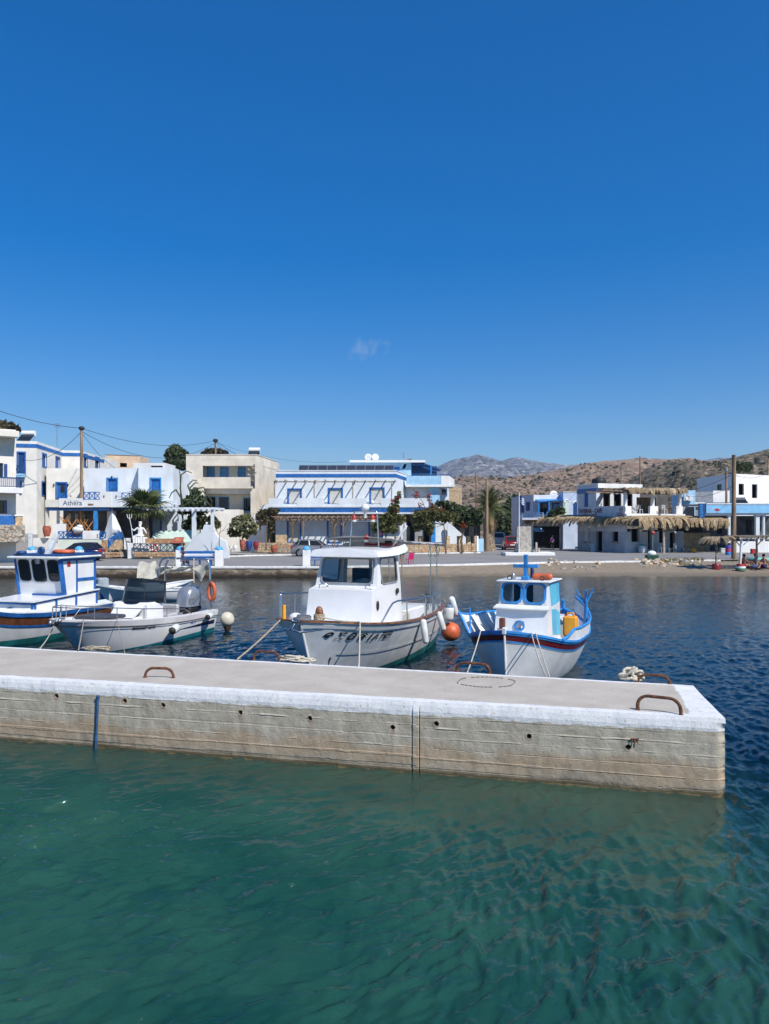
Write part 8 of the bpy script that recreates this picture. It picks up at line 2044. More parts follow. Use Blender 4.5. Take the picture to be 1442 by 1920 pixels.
for i, (px, py, Y, rx, rz, m_, lab) in enumerate(((955, 985, 118, 22, 26, LEAF, 'dark green bushy tree behind the red car'), (968, 945, 150, 22, 14, LEAF, 'dark tree on the slope left of the lace balcony house'), (935, 968, 125, 16, 14, LEAF2, 'yellowish tree right of the big palm'), (990, 938, 170, 14, 8, LEAF, 'small dark tree above the lace balcony house'))):
    tree('roadside_tree', lab, at(px, py + rz, Y), [at(px, py + rz * .4, Y)], .25, [E(px, py, Y, rx, rz), E(px - rx * .5, py + rz * .3, Y, rx * .7, rz * .6), E(px + rx * .5, py - rz * .2, Y, rx * .6, rz * .7)], 1800, .42, m_, 30 + i)
tree('veranda_plant', 'dark big-leaved plant on the balcony left of the painted tavern wall', at(1043, 985, 92), [at(1043, 975, 92)], .1, [E(1040, 965, 92, 12, 8), E(1050, 958, 92, 8, 7), E(1034, 972, 92, 9, 6)], 700, .38, LEAF, 40, 'plant')
tree('hill_palm', 'small dark palm tuft behind the white cube house', at(1393, 905, 112), [at(1393, 880, 112)], .15, [E(1393, 874, 112, 12, 6), E(1386, 877, 112, 8, 5), E(1401, 876, 112, 8, 6)], 500, .5, LEAF, 41)

# pots
def pot(label, px, py, Y, h_, r, m, cat='pot'):
    p = at(px, py, Y); p.z = max(p.z, G)
    t = MB().lathe([(r * .6, 0), (r * .95, h_ * .5), (r, h_ * .8), (r * .75, h_ * .95), (r * .8, h_), (r * .68, h_), (r * .6, h_ * .9)], 16, Matrix.Translation(p)).build('flower_pot', m); return setp(t, label, cat)
pot('tall red clay urn left of the blue pot', 455, 1031, 72, .95, .28, TERRA); pot('glazed blue pot between the red urns', 467, 1031, 72, .85, .32, mat('blue_glaze', (.02, .06, .22), .3)); pot('dark red urn right of the blue pot', 480, 1031, 72, .8, .27, mat('dark_red_glaze', (.22, .02, .03), .4))
pot('square-shouldered red pot by the timber pergola', 514, 1036, 77, .75, .38, TERRA); pot('white painted pot beside the slope', 441, 1033, 70, .5, .22, FENDER); pot('second white pot left of the first on the slope', 432, 1034, 70, .42, .2, FENDER)
pot('large cracked terracotta jar at the left end of the cafe terrace', 88, 1006, 68, .95, .36, TERRA, 'jar')

# ---------------------------------------------------------------- cars
def car(name, label, loc, heading, L, W, Hh, paint, prof_low, roofp, group=None, rear_spare=False):
    """prof_low: (x, z) of the body top line from nose to tail; roofp: (x, z, inset) of the glasshouse"""
    t = thing(name, label, 'car', loc, heading, group); M = wm(t)
    def ring_at(x, ztop):
        e = abs(2 * x / L); w = W / 2 * (1 - .10 * max(0, e - .72) / .28 - .05 * max(0, e - .9) / .1)
        return [(x, -w * .90, .22), (x, -w * .985, .42), (x, -w, .62), (x, -w * .97, ztop - .14), (x, -w * .86, ztop), (x, w * .86, ztop), (x, w * .97, ztop - .14), (x, w, .62), (x, w * .985, .42), (x, w * .90, .22)]
    xs_ = [p[0] for p in prof_low]; rows = [ring_at(x, z) for x, z in prof_low]; n_ = 10
    mb = MB(M); mb.add([p for r_ in rows for p in r_], [(i * n_ + k_, i * n_ + (k_ + 1) % n_, (i + 1) * n_ + (k_ + 1) % n_, (i + 1) * n_ + k_) for i in range(len(rows) - 1) for k_ in range(n_)], True)
    mb.add(rows[0], [tuple(range(n_))]); mb.add(rows[-1], [tuple(range(n_))[::-1]]); mb.build('body', paint, t)
    # glasshouse: base line at the shoulder, roof line above
    (xa, za), (xb_, zb_), (xc_, zc_), (xd, zd_) = roofp          # windscreen foot, windscreen top, rear roof end, rear window foot
    wb_, wt = W / 2 * .88, W / 2 * .70
    A = lambda s_: Vector((xa, s_ * wb_, za)); B_ = lambda s_: Vector((xb_, s_ * wt, zb_)); C_ = lambda s_: Vector((xc_, s_ * wt, zc_)); D_ = lambda s_: Vector((xd, s_ * wb_, zd_))
    mb = MB(M)
    top = [B_(-1), B_(1), C_(1), C_(-1)]; mb.grid(lambda u, v: Vector((lerp(xb_, xc_, u), lerp(-wt, wt, v), lerp(zb_, zc_, u) + .05 * math.sin(math.pi * v) ** .5 + .05 * math.sin(math.pi * u))), 6, 6); mb.build('roof', paint, t)
    mb = MB(M)
    for s_ in (-1, 1):
        for a, b_, w in ((A(s_), B_(s_), .07), (C_(s_), D_(s_), .12), (B_(s_), C_(s_), .06), (A(s_), D_(s_), .07)): mb.bar(a, b_, w, .06)
        m1_, m2_ = A(s_).lerp(D_(s_), .46), B_(s_).lerp(C_(s_), .42); mb.bar(m1_, m2_, .08, .05)
        m1_, m2_ = A(s_).lerp(D_(s_), .84), B_(s_).lerp(C_(s_), .90); mb.bar(m1_, m2_, .10, .05)
    for p, q in ((A, B_), (C_, D_)): mb.bar(p(-1), p(1), .06, .06); mb.bar(q(-1), q(1), .06, .06)
    mb.build('pillars', paint, t)
    def pane(pts):
        mb = MB(M); mb.poly(pts); return mb.build('window_pane', GLASS_D, t)
    pane([A(-1), A(1), B_(1), B_(-1)]); pane([C_(-1), C_(1), D_(1), D_(-1)])
    for s_ in (-1, 1): pane([A(s_), B_(s_), C_(s_), D_(s_)])
    rim = mat('alloy_rim', (.42, .43, .44), .35, .05, 5, metal=.6)
    rw = .33
    for x in (L * .31, -L * .30):
        for s_ in (-1, 1):
            Mw = M @ Matrix.Translation((x, s_ * (W / 2 - .10), rw)) @ Matrix.Rotation(R(-90 * s_), 4, 'X')
            MBb = MB(); MBb.lathe([(rw + .07, -.05), (rw + .07, .095), (rw * .9, .096), (rw * .9, -.05)], 18, Mw); MBb.build('wheel_arch', BLACK, t)
            wh_ = MB(); wh_.lathe([(rw * .62, .09), (rw * .95, .105), (rw, .06), (rw, -.12), (rw * .6, -.12)], 18, Mw); wo = wh_.build('wheel', BLACK, t)
            rm_ = MB(); rm_.lathe([(0, .09), (rw * .14, .10), (rw * .16, .08)], 10, Mw)
            for k_ in range(5):
                a = k_ * 1.2566; rm_.add([Mw @ Vector(p) for p in ((rw * .1 * math.cos(a - .6), rw * .1 * math.sin(a - .6), .085), (rw * .60 * math.cos(a - .17), rw * .60 * math.sin(a - .17), .10), (rw * .60 * math.cos(a + .17), rw * .60 * math.sin(a + .17), .10), (rw * .1 * math.cos(a + .6), rw * .1 * math.sin(a + .6), .085))], [(0, 1, 2, 3)])
            rm_.lathe([(rw * .58, .09), (rw * .66, .11), (rw * .68, .09)], 18, Mw); rm_.build('rim', rim, wo)
    zf = prof_low[1][1]
    for s_ in (-1, 1):
        mb = MB(M); mb.ball((L / 2 - .16, s_ * W * .36, zf - .14), (.14, .17, .08), 10, 6); mb.build('headlight', GLASS_C if False else mat('lamp_lens', (.6, .62, .63), .15, .05, 5), t)
        mb = MB(M); mb.bbox(-L / 2 - .005, -L / 2 + .16, min(s_ * W * .37, s_ * W * .475), max(s_ * W * .37, s_ * W * .475), zd_ - .32, zd_ - .05, .02); mb.build('tail_light', RED, t)
        mb = MB(M); mb.ball((xa - .18, s_ * (W / 2 + .06), za + .06), (.09, .10, .07), 8, 6); mb.build('wing_mirror', paint, t)
        mb = MB(M); mb.bar((L * .1, s_ * (W / 2 - .005), za - .18), (L * .1 - .2, s_ * (W / 2 - .005), za - .18), .03, .03); mb.bar((-L * .13, s_ * (W / 2 - .005), za - .18), (-L * .13 - .2, s_ * (W / 2 - .005), za - .18), .03, .03); mb.build('door_handle', paint, t)
    mb = MB(M); mb.bbox(-L / 2 - .03, -L / 2 + .12, -W * .42, W * .42, .30, .52, .03); mb.build('rear_bumper', BLACK if rear_spare else paint, t)
    mb = MB(M); mb.box(-L / 2 - .045, -L / 2 - .03, -.26, .26, .56, .67); mb.build('number_plate', BOATWHITE, t)
    mb = MB(M); mb.bbox(L / 2 - .10, L / 2 + .03, -W * .40, W * .40, .26, .46, .03); mb.build('front_bumper', BLACK, t)
    return t
NAVY = mat('navy_car_paint', (.008, .014, .075), .25, .05, 3, coat=.8); GREYC = mat('grey_car_paint', (.27, .275, .285), .3, .05, 3, metal=.3, coat=.7); REDC = mat('red_car_paint', (.22, .008, .02), .3, .05, 3, coat=.7)
hat = lambda L, zs: [(L / 2, zs[0]), (L / 2 - .18, zs[1]), (L * .22, zs[2]), (L * .05, zs[3]), (-L * .3, zs[3] + .02), (-L / 2 + .1, zs[3] + .0), (-L / 2, zs[3] - .25)]
car('parked_hatchback', 'dark blue hatchback parked facing left in front of the cafe terrace', (XatP(146, 62), 62, G), math.atan2(-.10, -1), 3.95, 1.65, 1.5, NAVY, hat(3.95, (.58, .74, .88, .95)), ((.78, .92), (.12, 1.40), (-1.35, 1.44), (-1.82, .98)))
car('parked_crossover', 'grey crossover parked facing right before the hotel pergola', (XatP(592, 71), 71, G), math.atan2(-.12, 1), 4.35, 1.78, 1.55, GREYC, hat(4.35, (.62, .80, .92, 1.0)), ((.95, .97), (.25, 1.46), (-1.5, 1.50), (-2.02, 1.04)))
car('parked_car', 'red compact car seen from behind in the street beside the big palm', (XatP(957, 90), 90, G), math.atan2(1, .04), 4.1, 1.76, 1.62, REDC, hat(4.1, (.62, .80, .95, 1.05)), ((.9, 1.0), (.3, 1.52), (-1.55, 1.56), (-1.98, 1.06)), rear_spare=True)
car('parked_van', 'white vehicle parked far up the street left of the red car', (XatP(937, 108), 108, G), math.atan2(1, .2), 4.3, 1.8, 1.8, mat('white_car_paint', (.6, .6, .6), .35), hat(4.3, (.7, .9, 1.05, 1.15)), ((1.2, 1.1), (.6, 1.78), (-1.9, 1.8), (-2.1, 1.15)))

# ---------------------------------------------------------------- people
def figure(name, J, edges, rad, m, parent, root='pelvis', sub=2):
    names = list({n_ for e in edges for n_ in e}); ix = {n_: i for i, n_ in enumerate(names)}
    me = bpy.data.meshes.new(name); me.from_pydata([J[n_] for n_ in names], [(ix[a], ix[b_]) for a, b_ in edges], []); me.materials.append(m)
    o = bpy.data.objects.new(name, me); C.objects.link(o); o.parent = parent; KIDS.setdefault(parent.name, []).append(o)
    sk_ = o.modifiers.new('skin', 'SKIN'); sk_.use_smooth_shade = True
    L_ = me.skin_vertices[0].data if me.skin_vertices else None
    if L_ is None:
        bpy.context.view_layer.objects.active = o
    for n_, i in ix.items():
        r = rad[n_]; me.skin_vertices[0].data[i].radius = (r, r) if not isinstance(r, tuple) else r; me.skin_vertices[0].data[i].use_root = (n_ == root)
    ss_ = o.modifiers.new('smooth', 'SUBSURF'); ss_.levels = sub; ss_.render_levels = sub
    dg = bpy.context.evaluated_depsgraph_get(); dg.update()
    me2 = bpy.data.meshes.new_from_object(o.evaluated_get(dg)); o.modifiers.clear(); o.data = me2; bpy.data.meshes.remove(me)
    return o
STAND = dict(pelvis=(0, 0, .95), belly=(0, 0, 1.10), chest=(0, .0, 1.30), neck=(0, 0, 1.47), jaw=(0, .02, 1.54), head=(0, .02, 1.66), sl=(.18, 0, 1.40), el=(.26, .0, 1.13), wl=(.27, .10, .90), hl_=(.27, .14, .80),
             sr=(-.18, 0, 1.40), er=(-.26, 0, 1.13), wr=(-.27, .10, .90), hr_=(-.27, .14, .80), tl=(.10, 0, .90), kl=(.11, .02, .50), al=(.11, -.01, .09), fl=(.12, .13, .04), tr=(-.10, 0, .90), kr=(-.11, .02, .50), ar=(-.11, -.01, .09), fr=(-.12, .13, .04))
EDG = [('pelvis', 'belly'), ('belly', 'chest'), ('chest', 'neck'), ('neck', 'jaw'), ('jaw', 'head'), ('chest', 'sl'), ('sl', 'el'), ('el', 'wl'), ('wl', 'hl_'), ('chest', 'sr'), ('sr', 'er'), ('er', 'wr'), ('wr', 'hr_'),
       ('pelvis', 'tl'), ('tl', 'kl'), ('kl', 'al'), ('al', 'fl'), ('pelvis', 'tr'), ('tr', 'kr'), ('kr', 'ar'), ('ar', 'fr')]
RAD = dict(pelvis=(.15, .12), belly=(.15, .11), chest=(.17, .12), neck=.055, jaw=.085, head=.095, sl=.065, el=.042, wl=.03, hl_=.035, sr=.065, er=.042, wr=.03, hr_=.035, tl=.09, kl=.058, al=.038, fl=.035, tr=.09, kr=.058, ar=.038, fr=.035)
def person(label, loc, rz, J, clothes, hair=None, scale=1.0, fat=1.0, cat='person'):
    t = thing('person', label, cat, loc, rz)
    Js = {k_: tuple(c * scale for c in v) for k_, v in J.items()}
    rd = {k_: (tuple(x * scale * fat for x in v) if isinstance(v, tuple) else v * scale * (fat if k_ in ('belly', 'pelvis', 'chest', 'tl', 'tr') else 1)) for k_, v in RAD.items()}
    figure('body', Js, EDG, rd, SKIN, t)
    for nm_, edges, m_, grow in clothes:
        used = {n_ for e in edges for n_ in e}; r2 = {k_: (tuple(x * grow for x in rd[k_]) if isinstance(rd[k_], tuple) else rd[k_] * grow) for k_ in used}
        figure(nm_, Js, edges, r2, m_, t, root=edges[0][0], sub=1)
    if hair:
        hm, kind = hair; c = Vector(Js['head'])
        mb = MB(); mb.ball((c.x, c.y - .018, c.z + .025), (.108 * scale, .118 * scale, .115 * scale), 12, 8)
        mb.build('cap' if kind == 'cap' else 'hair', hm, t, local=True)
        if kind == 'cap': MB().bbox(c.x - .07, c.x + .07, c.y + .08, c.y + .20, c.z + .03, c.z + .05, .008).build('cap_peak', hm, t, local=True)
    # small face features
    c = Vector(Js['head']); MB().ball((c.x, c.y + .098 * scale, c.z - .03), (.014, .02, .022), 6, 5).build('nose', SKIN, t, local=True)
    return t
SH_ = [('pelvis', 'tl'), ('tl', 'kneeL'), ('pelvis', 'tr'), ('tr', 'kneeR')]
def midJ(J):
    J = dict(J)
    for a, k_, n_ in (('tl', 'kl', 'kneeL'), ('tr', 'kr', 'kneeR')): J[n_] = tuple(lerp(J[a][i], J[k_][i], .72) for i in range(3))
    for a, k_, n_ in (('sl', 'el', 'slvL'), ('sr', 'er', 'slvR')): J[n_] = tuple(lerp(J[a][i], J[k_][i], .6) for i in range(3))
    return J
RAD.update(kneeL=.075, kneeR=.075, slvL=.052, slvR=.052)
TORSO = [('pelvis', 'belly'), ('belly', 'chest'), ('chest', 'sl'), ('sl', 'slvL'), ('chest', 'sr'), ('sr', 'slvR')]
NAVYC = mat('navy_cloth', (.03, .04, .12), .9); BLACKC = mat('black_cloth', (.02, .02, .022), .9)
J1 = midJ(dict(STAND, el=(.30, .04, 1.17), wl=(.12, .22, 1.14), hl_=(.03, .24, 1.18), er=(-.30, .04, 1.17), wr=(-.12, .24, 1.12), hr_=(-.03, .26, 1.16)))
person('shirtless man in dark shorts standing with folded arms on the quay edge', (XatP(754, 57), 57, G), R(160), J1, [('shorts', SH_, BLACKC, 1.16)], (BLACKC, 'cap'), 1.0, 1.12)
person('person in a purple top and dark shorts standing by the tavern corner', (XatP(1036, 88), 88, G), R(10), midJ(STAND), [('shorts', SH_, BLACKC, 1.15), ('top', TORSO, mat('purple_cloth', (.30, .06, .38), .9), 1.16)], (BLACKC, 'hair'), .97)
Jw = midJ(dict(STAND, el=(.33, .1, 1.2), wl=(.20, .30, 1.25), hl_=(.15, .38, 1.28)))
person('person in a red top standing in the tavern shade near the yellow crates', (XatP(1317, 82.5), 82.5, G), R(200), Jw, [('shorts', SH_, NAVYC, 1.15), ('top', TORSO, RED, 1.14)], (BLACKC, 'hair'), 1.0)
SIT = midJ(dict(pelvis=(0, -.05, .16), belly=(0, -.10, .32), chest=(0, -.12, .52), neck=(0, -.08, .70), jaw=(0, -.04, .77), head=(0, -.03, .89), sl=(.18, -.12, .62), el=(.26, .05, .42), wl=(.16, .30, .46), hl_=(.12, .38, .48), sr=(-.18, -.12, .62), er=(-.28, -.20, .36), wr=(-.30, -.25, .12), hr_=(-.30, -.22, .05),
             tl=(.10, .02, .15), kl=(.13, .42, .48), al=(.12, .62, .09), fl=(.13, .76, .05), tr=(-.10, .02, .15), kr=(-.14, .45, .44), ar=(-.13, .66, .09), fr=(-.14, .80, .05)))
person('sunbather in a dark red swimsuit sitting on the sand behind the painted umbrella base', (XatP(1396, 57.2), 57.2, .40), R(-60), SIT, [('swimsuit', TORSO[:2] + SH_[:1] + SH_[2:3], mat('maroon_cloth', (.20, .015, .03), .9), 1.1)], (BLACKC, 'hair'), 1.0)
person('sunbather in navy shorts sitting on the sand at the right edge', (XatP(1431, 56.8), 56.8, .38), R(120), SIT, [('shorts', SH_, NAVYC, 1.15)], (BLACKC, 'hair'), 1.05)
person('sunbather in a pink top lying back beside the blue bag', (XatP(1415, 58.2), 58.2, .45), R(80), SIT, [('top', TORSO, mat('pink_cloth', (.55, .12, .22), .9), 1.12)], (BLACKC, 'hair'), .95)
tw = setp(MB().grid(lambda u, v: (XatP(1398, 58) + 1.9 * u, 57.3 + 1.3 * v, .43 + .02 * math.sin(u * 9)), 8, 5).build('beach_towel', mat('pink_towel', (.55, .14, .22), .95)), 'pink beach towel under the sunbathers', 'towel')
bgm = MB().ball((XatP(1416, 56.6), 56.6, .52), (.33, .2, .16), 12, 8); setp(bgm.build('beach_bag', mat('slate_blue_bag', (.07, .10, .2), .9)), 'blue beach bag on the sand between two sunbathers', 'bag')
# statue of a seated figure with a trident
stt = thing('statue', 'white statue of a seated bearded figure raising a trident on a plinth', 'statue', (XatP(263, 65.8), 65.8, ZatP(1021, 65.8)))
STW = mat('white_statue_stone', (.74, .74, .73), .8, .06, 3, .2)
MB().bbox(-.9, .9, -.6, .6, -1.2, .12, .03).build('plinth', STW, stt, local=True); MB().bbox(-.5, .5, -.40, .45, .12, .62, .04).build('throne', STW, stt, local=True)
Jt = dict(pelvis=(0, .05, .75), belly=(0, .04, 1.0), chest=(0, .02, 1.28), neck=(0, -.02, 1.52), jaw=(0, -.04, 1.62), head=(0, -.03, 1.76), sl=(.27, 0, 1.40), el=(.48, -.10, 1.12), wl=(.62, -.28, .98), hl_=(.68, -.34, .96), sr=(-.27, 0, 1.42), er=(-.50, -.12, 1.18), wr=(-.60, -.25, 1.32), hr_=(-.62, -.28, 1.40),
          tl=(.15, -.02, .70), kl=(.22, -.45, .72), al=(.22, -.46, .22), fl=(.23, -.62, .16), tr=(-.15, -.02, .70), kr=(-.24, -.42, .66), ar=(-.26, -.38, .22), fr=(-.27, -.55, .16))
rs = {k_: (tuple(x * 1.35 for x in v) if isinstance(v, tuple) else v * 1.35) for k_, v in RAD.items()}; figure('body', Jt, EDG, rs, STW, stt)
dr = MB()
dr.grid(lambda u, v: (lerp(-.42, .42, u) + .03 * math.sin(u * 30), -.50 - .04 * math.cos(u * 26) - .06 * v, lerp(.78, .14, v)), 26, 5); dr.ball((0, -.2, .76), (.42, .38, .14), 14, 8); dr.build('drapery', STW, stt, local=True)
hb_ = MB(); hb_.ball((0, -.09, 1.58), (.10, .09, .14), 10, 8); hb_.ball((0, .02, 1.80), (.15, .15, .15), 10, 8); hb_.lathe([(.13, 1.86), (.15, 1.96), (.12, 1.97)], 8); hb_.build('beard_and_crown', STW, stt, local=True)
td = MB(); td.tube([(-.52, -.25, .15), (-.66, -.30, 1.5), (-.80, -.34, 2.25)], .03, 6)
for dx in (-.17, 0, .17): td.tube([(-.80, -.34, 2.2), (-.80 + dx * 1.0, -.34, 2.3), (-.82 + dx * 1.2, -.35, 2.60)], .026, 6)
td.build('trident', STW, stt, local=True)

# ---------------------------------------------------------------- benches, furniture, small things
def bench(label, pxs, Y, slats=True):
    t = thing('quay_bench', label, 'bench', (XatP(pxs[0], Y), Y, G), 0, 'blue and white benches on the quay edge')
    for px in pxs:
        x = XatP(px, Y); p = MB().bbox(x - .27, x + .27, Y - .27, Y + .27, G - .02, G + 1.12, .03).build('pillar', WH3, t)
        MB().lathe([(.29, G + 1.12), (.29, G + 1.17), (.24, G + 1.28), (.13, G + 1.37), (0, G + 1.40)], 14, Matrix.Translation((x, Y, 0))).build('blue_dome', PALEBLUE if False else mat('cyan_blue_paint', (.08, .36, .66), .6, .1, 3), p)
    xa, xb_ = XatP(pxs[0], Y) + .272, XatP(pxs[1], Y) - .272
    for i, (z0, z1) in enumerate(((.86, 1.04), (.70, .83), (.54, .67))): MB().bbox(xa, xb_, Y + .14, Y + .20, G + z0, G + z1, .012).build('back_slat', BLUE if i != 1 else BOATWHITE, t)
    for i in range(3): MB().bbox(xa, xb_, Y - .26 + i * .13, Y - .15 + i * .13, G + .40, G + .45, .012).build('seat_slat', BLUE, t)
    for x in (xa + .3, (xa + xb_) / 2, xb_ - .3): MB().box(x - .03, x + .03, Y - .2, Y + .16, G, G + .40).build('support', BLUE, t)
    return t
bench('blue slatted bench between two white pillars behind the speedboat arch', (338, 411), 54.0); bench('blue bench with a cloth over it behind the wheelhouse of the white fishing boat', (575, 640), 54.0); bench('blue bench behind the roof of the blue trimmed cabin boat', (60, 148), 54.0)
cl = MB().grid(lambda u, v: (XatP(586, 53.8) + .75 * u, 53.70 - .05 * math.sin(u * 6), G + 1.08 - .45 * v * (1 - abs(u - .5))), 8, 6); setp(cl.build('hung_cloth', mat('pale_green_cloth', (.45, .55, .42), .95)), 'pale green cloth hung over the bench by the grey crossover', 'cloth')
mk = thing('marker_pole', 'pole wound with dark red floats standing by the left pillar of the slatted bench', 'marker pole', (XatP(344, 53.6), 53.6, G)); p = mk.location
MB().tube([p, p + Vector((0, 0, 1.65))], .03, 6).build('shaft', BLACK, mk)
for k_ in range(5): MB().ball(p + Vector((.02 * (-1) ** k_, 0, .35 + .3 * k_)), (.10, .10, .12), 8, 6).build('float', mat('maroon_float', (.12, .02, .02), .7), mk)
wp = thing('power_pedestal', 'slim white service post beside the left bench', 'service post', (XatP(57, 56), 56, G)); p = wp.location; MB().bbox(p.x - .13, p.x + .13, p.y - .1, p.y + .1, G, ZatP(998, 56), .02).build('post', FENDER, wp)
def chair(label, px, py, Y, rz, m, group, first=[None], scale=1.0):
    p = at(px, py, Y); p.z = max(G + .02, p.z if py < 1000 else G + .02)
    if first[0] is None or first[0].get('mk') != m.name:
        t = thing('cafe_chair', label, 'chair', p, rz, group); t['mk'] = m.name
        MB().bbox(-.2, .2, -.2, .2, .43, .47, .01).build('seat', m, t, local=True)
        for x in (-.18, .18):
            MB().box(x - .02, x + .02, -.20, -.16, 0, .43).build('leg', m, t, local=True); MB().box(x - .02, x + .02, .16, .20, 0, .95).build('back_post', m, t, local=True)
        for z in (.62, .75, .90): MB().box(-.16, .16, .165, .195, z - .03, z + .03).build('back_rail', m, t, local=True)
        first[0] = t; return t
    t = copy_tree(first[0]); t.location = p; t.rotation_euler = (0, 0, rz); setp(t, label, 'chair', group); return t
CW = mat('white_chair_paint', (.60, .62, .62), .6, .1, 4)
G1 = 'white chairs in front of the tavern'
for lab, px, rz in (('white wooden chair left of the green-topped drum at the tavern', 1186, .4), ('white wooden chair right of the first, turned sideways at the tavern', 1196, 2.2), ('white chair in deep shade left of the tavern doorway', 1238, -.6), ('white chair in front of the dark tavern doorway', 1252, 1.0), ('rightmost white chair against the ochre tavern wall', 1263, -2.6)): chair(lab, px, 1036, 80.3, rz, CW, G1)
c_ = chair('cream chair tipped against the parapet on the tavern veranda', 1189, 963, 80.3, 1.0, CW, 'chairs on the tavern veranda'); c_.rotation_euler = (0, .6, .6); c_.location = at(1188, 962, 80.5)
for lab, px, m_ in (('chair behind the left parapet opening of the tavern veranda', 1200, CW), ('chair behind the right parapet opening of the tavern veranda', 1246, CW)): k_ = chair(lab, px, 963.5, 81.0, .3, m_, 'chairs on the tavern veranda')
dm = thing('drum', 'pale round drum with a green lid beside the tavern chairs', 'drum', at(1204, 1037, 80)); dm.location.z = G; MB().lathe([(.38, 0), (.42, .1), (.42, .6), (.36, .7)], 14, Matrix.Translation(dm.location)).build('body', FENDER, dm); MB().lathe([(.37, .70), (.34, .85), (.1, .9), (0, .9)], 14, Matrix.Translation(dm.location)).build('lid', mat('mint_plastic', (.15, .40, .28), .6), dm)
rs_ = thing('road_sign', 'round road sign on a thin post before the tavern', 'road sign', (XatP(1224, 66), 66, G)); p = rs_.location; MB().tube([p, Vector((p.x, p.y, ZatP(996, 66)))], .035, 6).build('post', DULLSTEEL, rs_); MB().lathe([(0, -.01), (.17, -.01), (.17, .02), (0, .02)], 18, Matrix.Translation((p.x, p.y - .06, ZatP(999, 66))) @ Matrix.Rotation(R(90), 4, 'X')).build('disc', mat('sign_red', (.3, .05, .05), .5), rs_)
sb_ = thing('menu_board', 'small white A-board leaning at the tavern side wall', 'sign board', FS.P(1126, 1037, 1.0)); sb_.location.z = G; p = sb_.location; MB().add(*panel([p + Vector(v) for v in ((-.25, 0, 0), (.25, 0, 0), (.22, .2, .85), (-.22, .2, .85))], .03)).build('board', FENDER, sb_)
tb_ = thing('rubbish_tub', 'dark green tub with a pale sack among the rocks', 'tub', (XatP(1222, 64), 64, G)); p = tb_.location; MB().bbox(p.x - .5, p.x + .5, p.y - .3, p.y + .3, G, G + .4, .05).build('tub_body', mat('dark_green_plastic', (.01, .06, .035)), tb_); MB().ball(p + Vector((0, 0, .5)), (.4, .25, .25), 10, 6).build('sack', FENDER, tb_)
for i, (lab, px, m_, w, h_) in enumerate((('brown wooden crate against the ochre tavern wall', 1283, GREYWOOD, .8, .5), ('pale plastic crate left of the yellow barrel', 1288.5, FENDER, .4, .4), ('white crate right of the umbrella post', 1356, FENDER, .9, .5))):
    x = XatP(px, 81); t = thing('crate', lab, 'crate', (x, 80.6, G)); MB().box(x - w / 2, x + w / 2, 80.4, 80.8, G + .0, G + .04).build('bottom', m_, t)
    for k_ in range(3): MB().box(x - w / 2, x + w / 2, 80.38, 80.40, G + h_ * (k_ + .1) / 3, G + h_ * (k_ + .85) / 3).build('slat', m_, t)
    for s_ in (-1, 1): MB().box(x + s_ * w / 2 - .02, x + s_ * w / 2 + .02, 80.40, 80.8, G, G + h_).build('end_board', m_, t)
yb_ = thing('yellow_tub', 'yellow tub beside the pale crate at the tavern', 'tub', (XatP(1299, 80.5), 80.5, G)); MB().lathe([(.28, 0), (.36, .25), (.34, .45), (.30, .45)], 12, Matrix.Translation(yb_.location)).build('body', YELLOW, yb_)
br_ = thing('barrel', 'barrel painted in blue and pink bands beside the thick brown pole', 'barrel', (XatP(1366, 74), 74, G)); p = br_.location
for z0, z1, m_ in ((0, .28, BLUE_L), (.28, .62, mat('pink_paint', (.5, .05, .14), .6)), (.62, .95, mat('violet_paint', (.10, .08, .4), .6))): MB().lathe([(.28, z0), (.295, (z0 + z1) / 2), (.28, z1)], 16, Matrix.Translation(p)).build('barrel_band', m_, br_)
rb = thing('red_bin', 'small red bin before the white wall of the beach tavern', 'bin', (XatP(1412, 77), 77, G)); p = rb.location; MB().bbox(p.x - .2, p.x + .2, p.y - .2, p.y + .2, G, G + .5, .03).build('body', RED, rb)
pc = thing('plastic_chair', 'bright pink plastic chair at the quay edge beside the shirtless man', 'chair', (XatP(768, 56.2), 56.2, G), R(150)); PK = mat('hot_pink_plastic', (.62, .03, .14), .5)
MB().bbox(-.23, .23, -.22, .22, .36, .40, .012).build('seat', PK, pc, local=True); MB().add(*panel([(-.23, -.20, .38), (.23, -.20, .38), (.21, -.36, .82), (-.21, -.36, .82)], .02)).build('backrest', PK, pc, local=True)
for x in (-.2, .2):
    for y in (-.18, .18): MB().box(x - .02, x + .02, y - .02, y + .02, .02, .36).build('leg', PK, pc, local=True)
# stacked folding tables with crossed legs on the cafe terrace
LW_ = mat('orange_varnish', (.45, .19, .05), .5, .2, 6)
for i, (px, py, s, rot) in enumerate(((121, 979, 13, 0), (135, 985, 14, .3), (155, 986, 15, -.2), (166, 988, 13, .4))):
    p = at(px, py + s, 69.2); t = thing('folding_table', ('leftmost folding wooden table, crossed legs upturned on the cafe terrace', 'folding wooden table second from left with legs upturned', 'largest folding wooden table with upturned crossed legs left of the blue column', 'folding wooden table beside the blue column, legs upturned')[i], 'table', p, rot, 'folded tables on the cafe terrace')
    h_ = s * 2 * 69.2 / FPX * .9; w = h_ * .32
    MB().bbox(-w * 1.25, w * 1.25, -.3, .3, -.02, .03, .008).build('tabletop', LW_, t, local=True)
    for y in (-.2, .2): MB().bar((-w, y, .03), (w, y, h_), .06, .045, (0, 1, 0)).build('leg', LW_, t, local=True); MB().bar((w, y + .05, .03), (-w, y + .05, h_), .06, .045, (0, 1, 0)).build('leg', LW_, t, local=True)
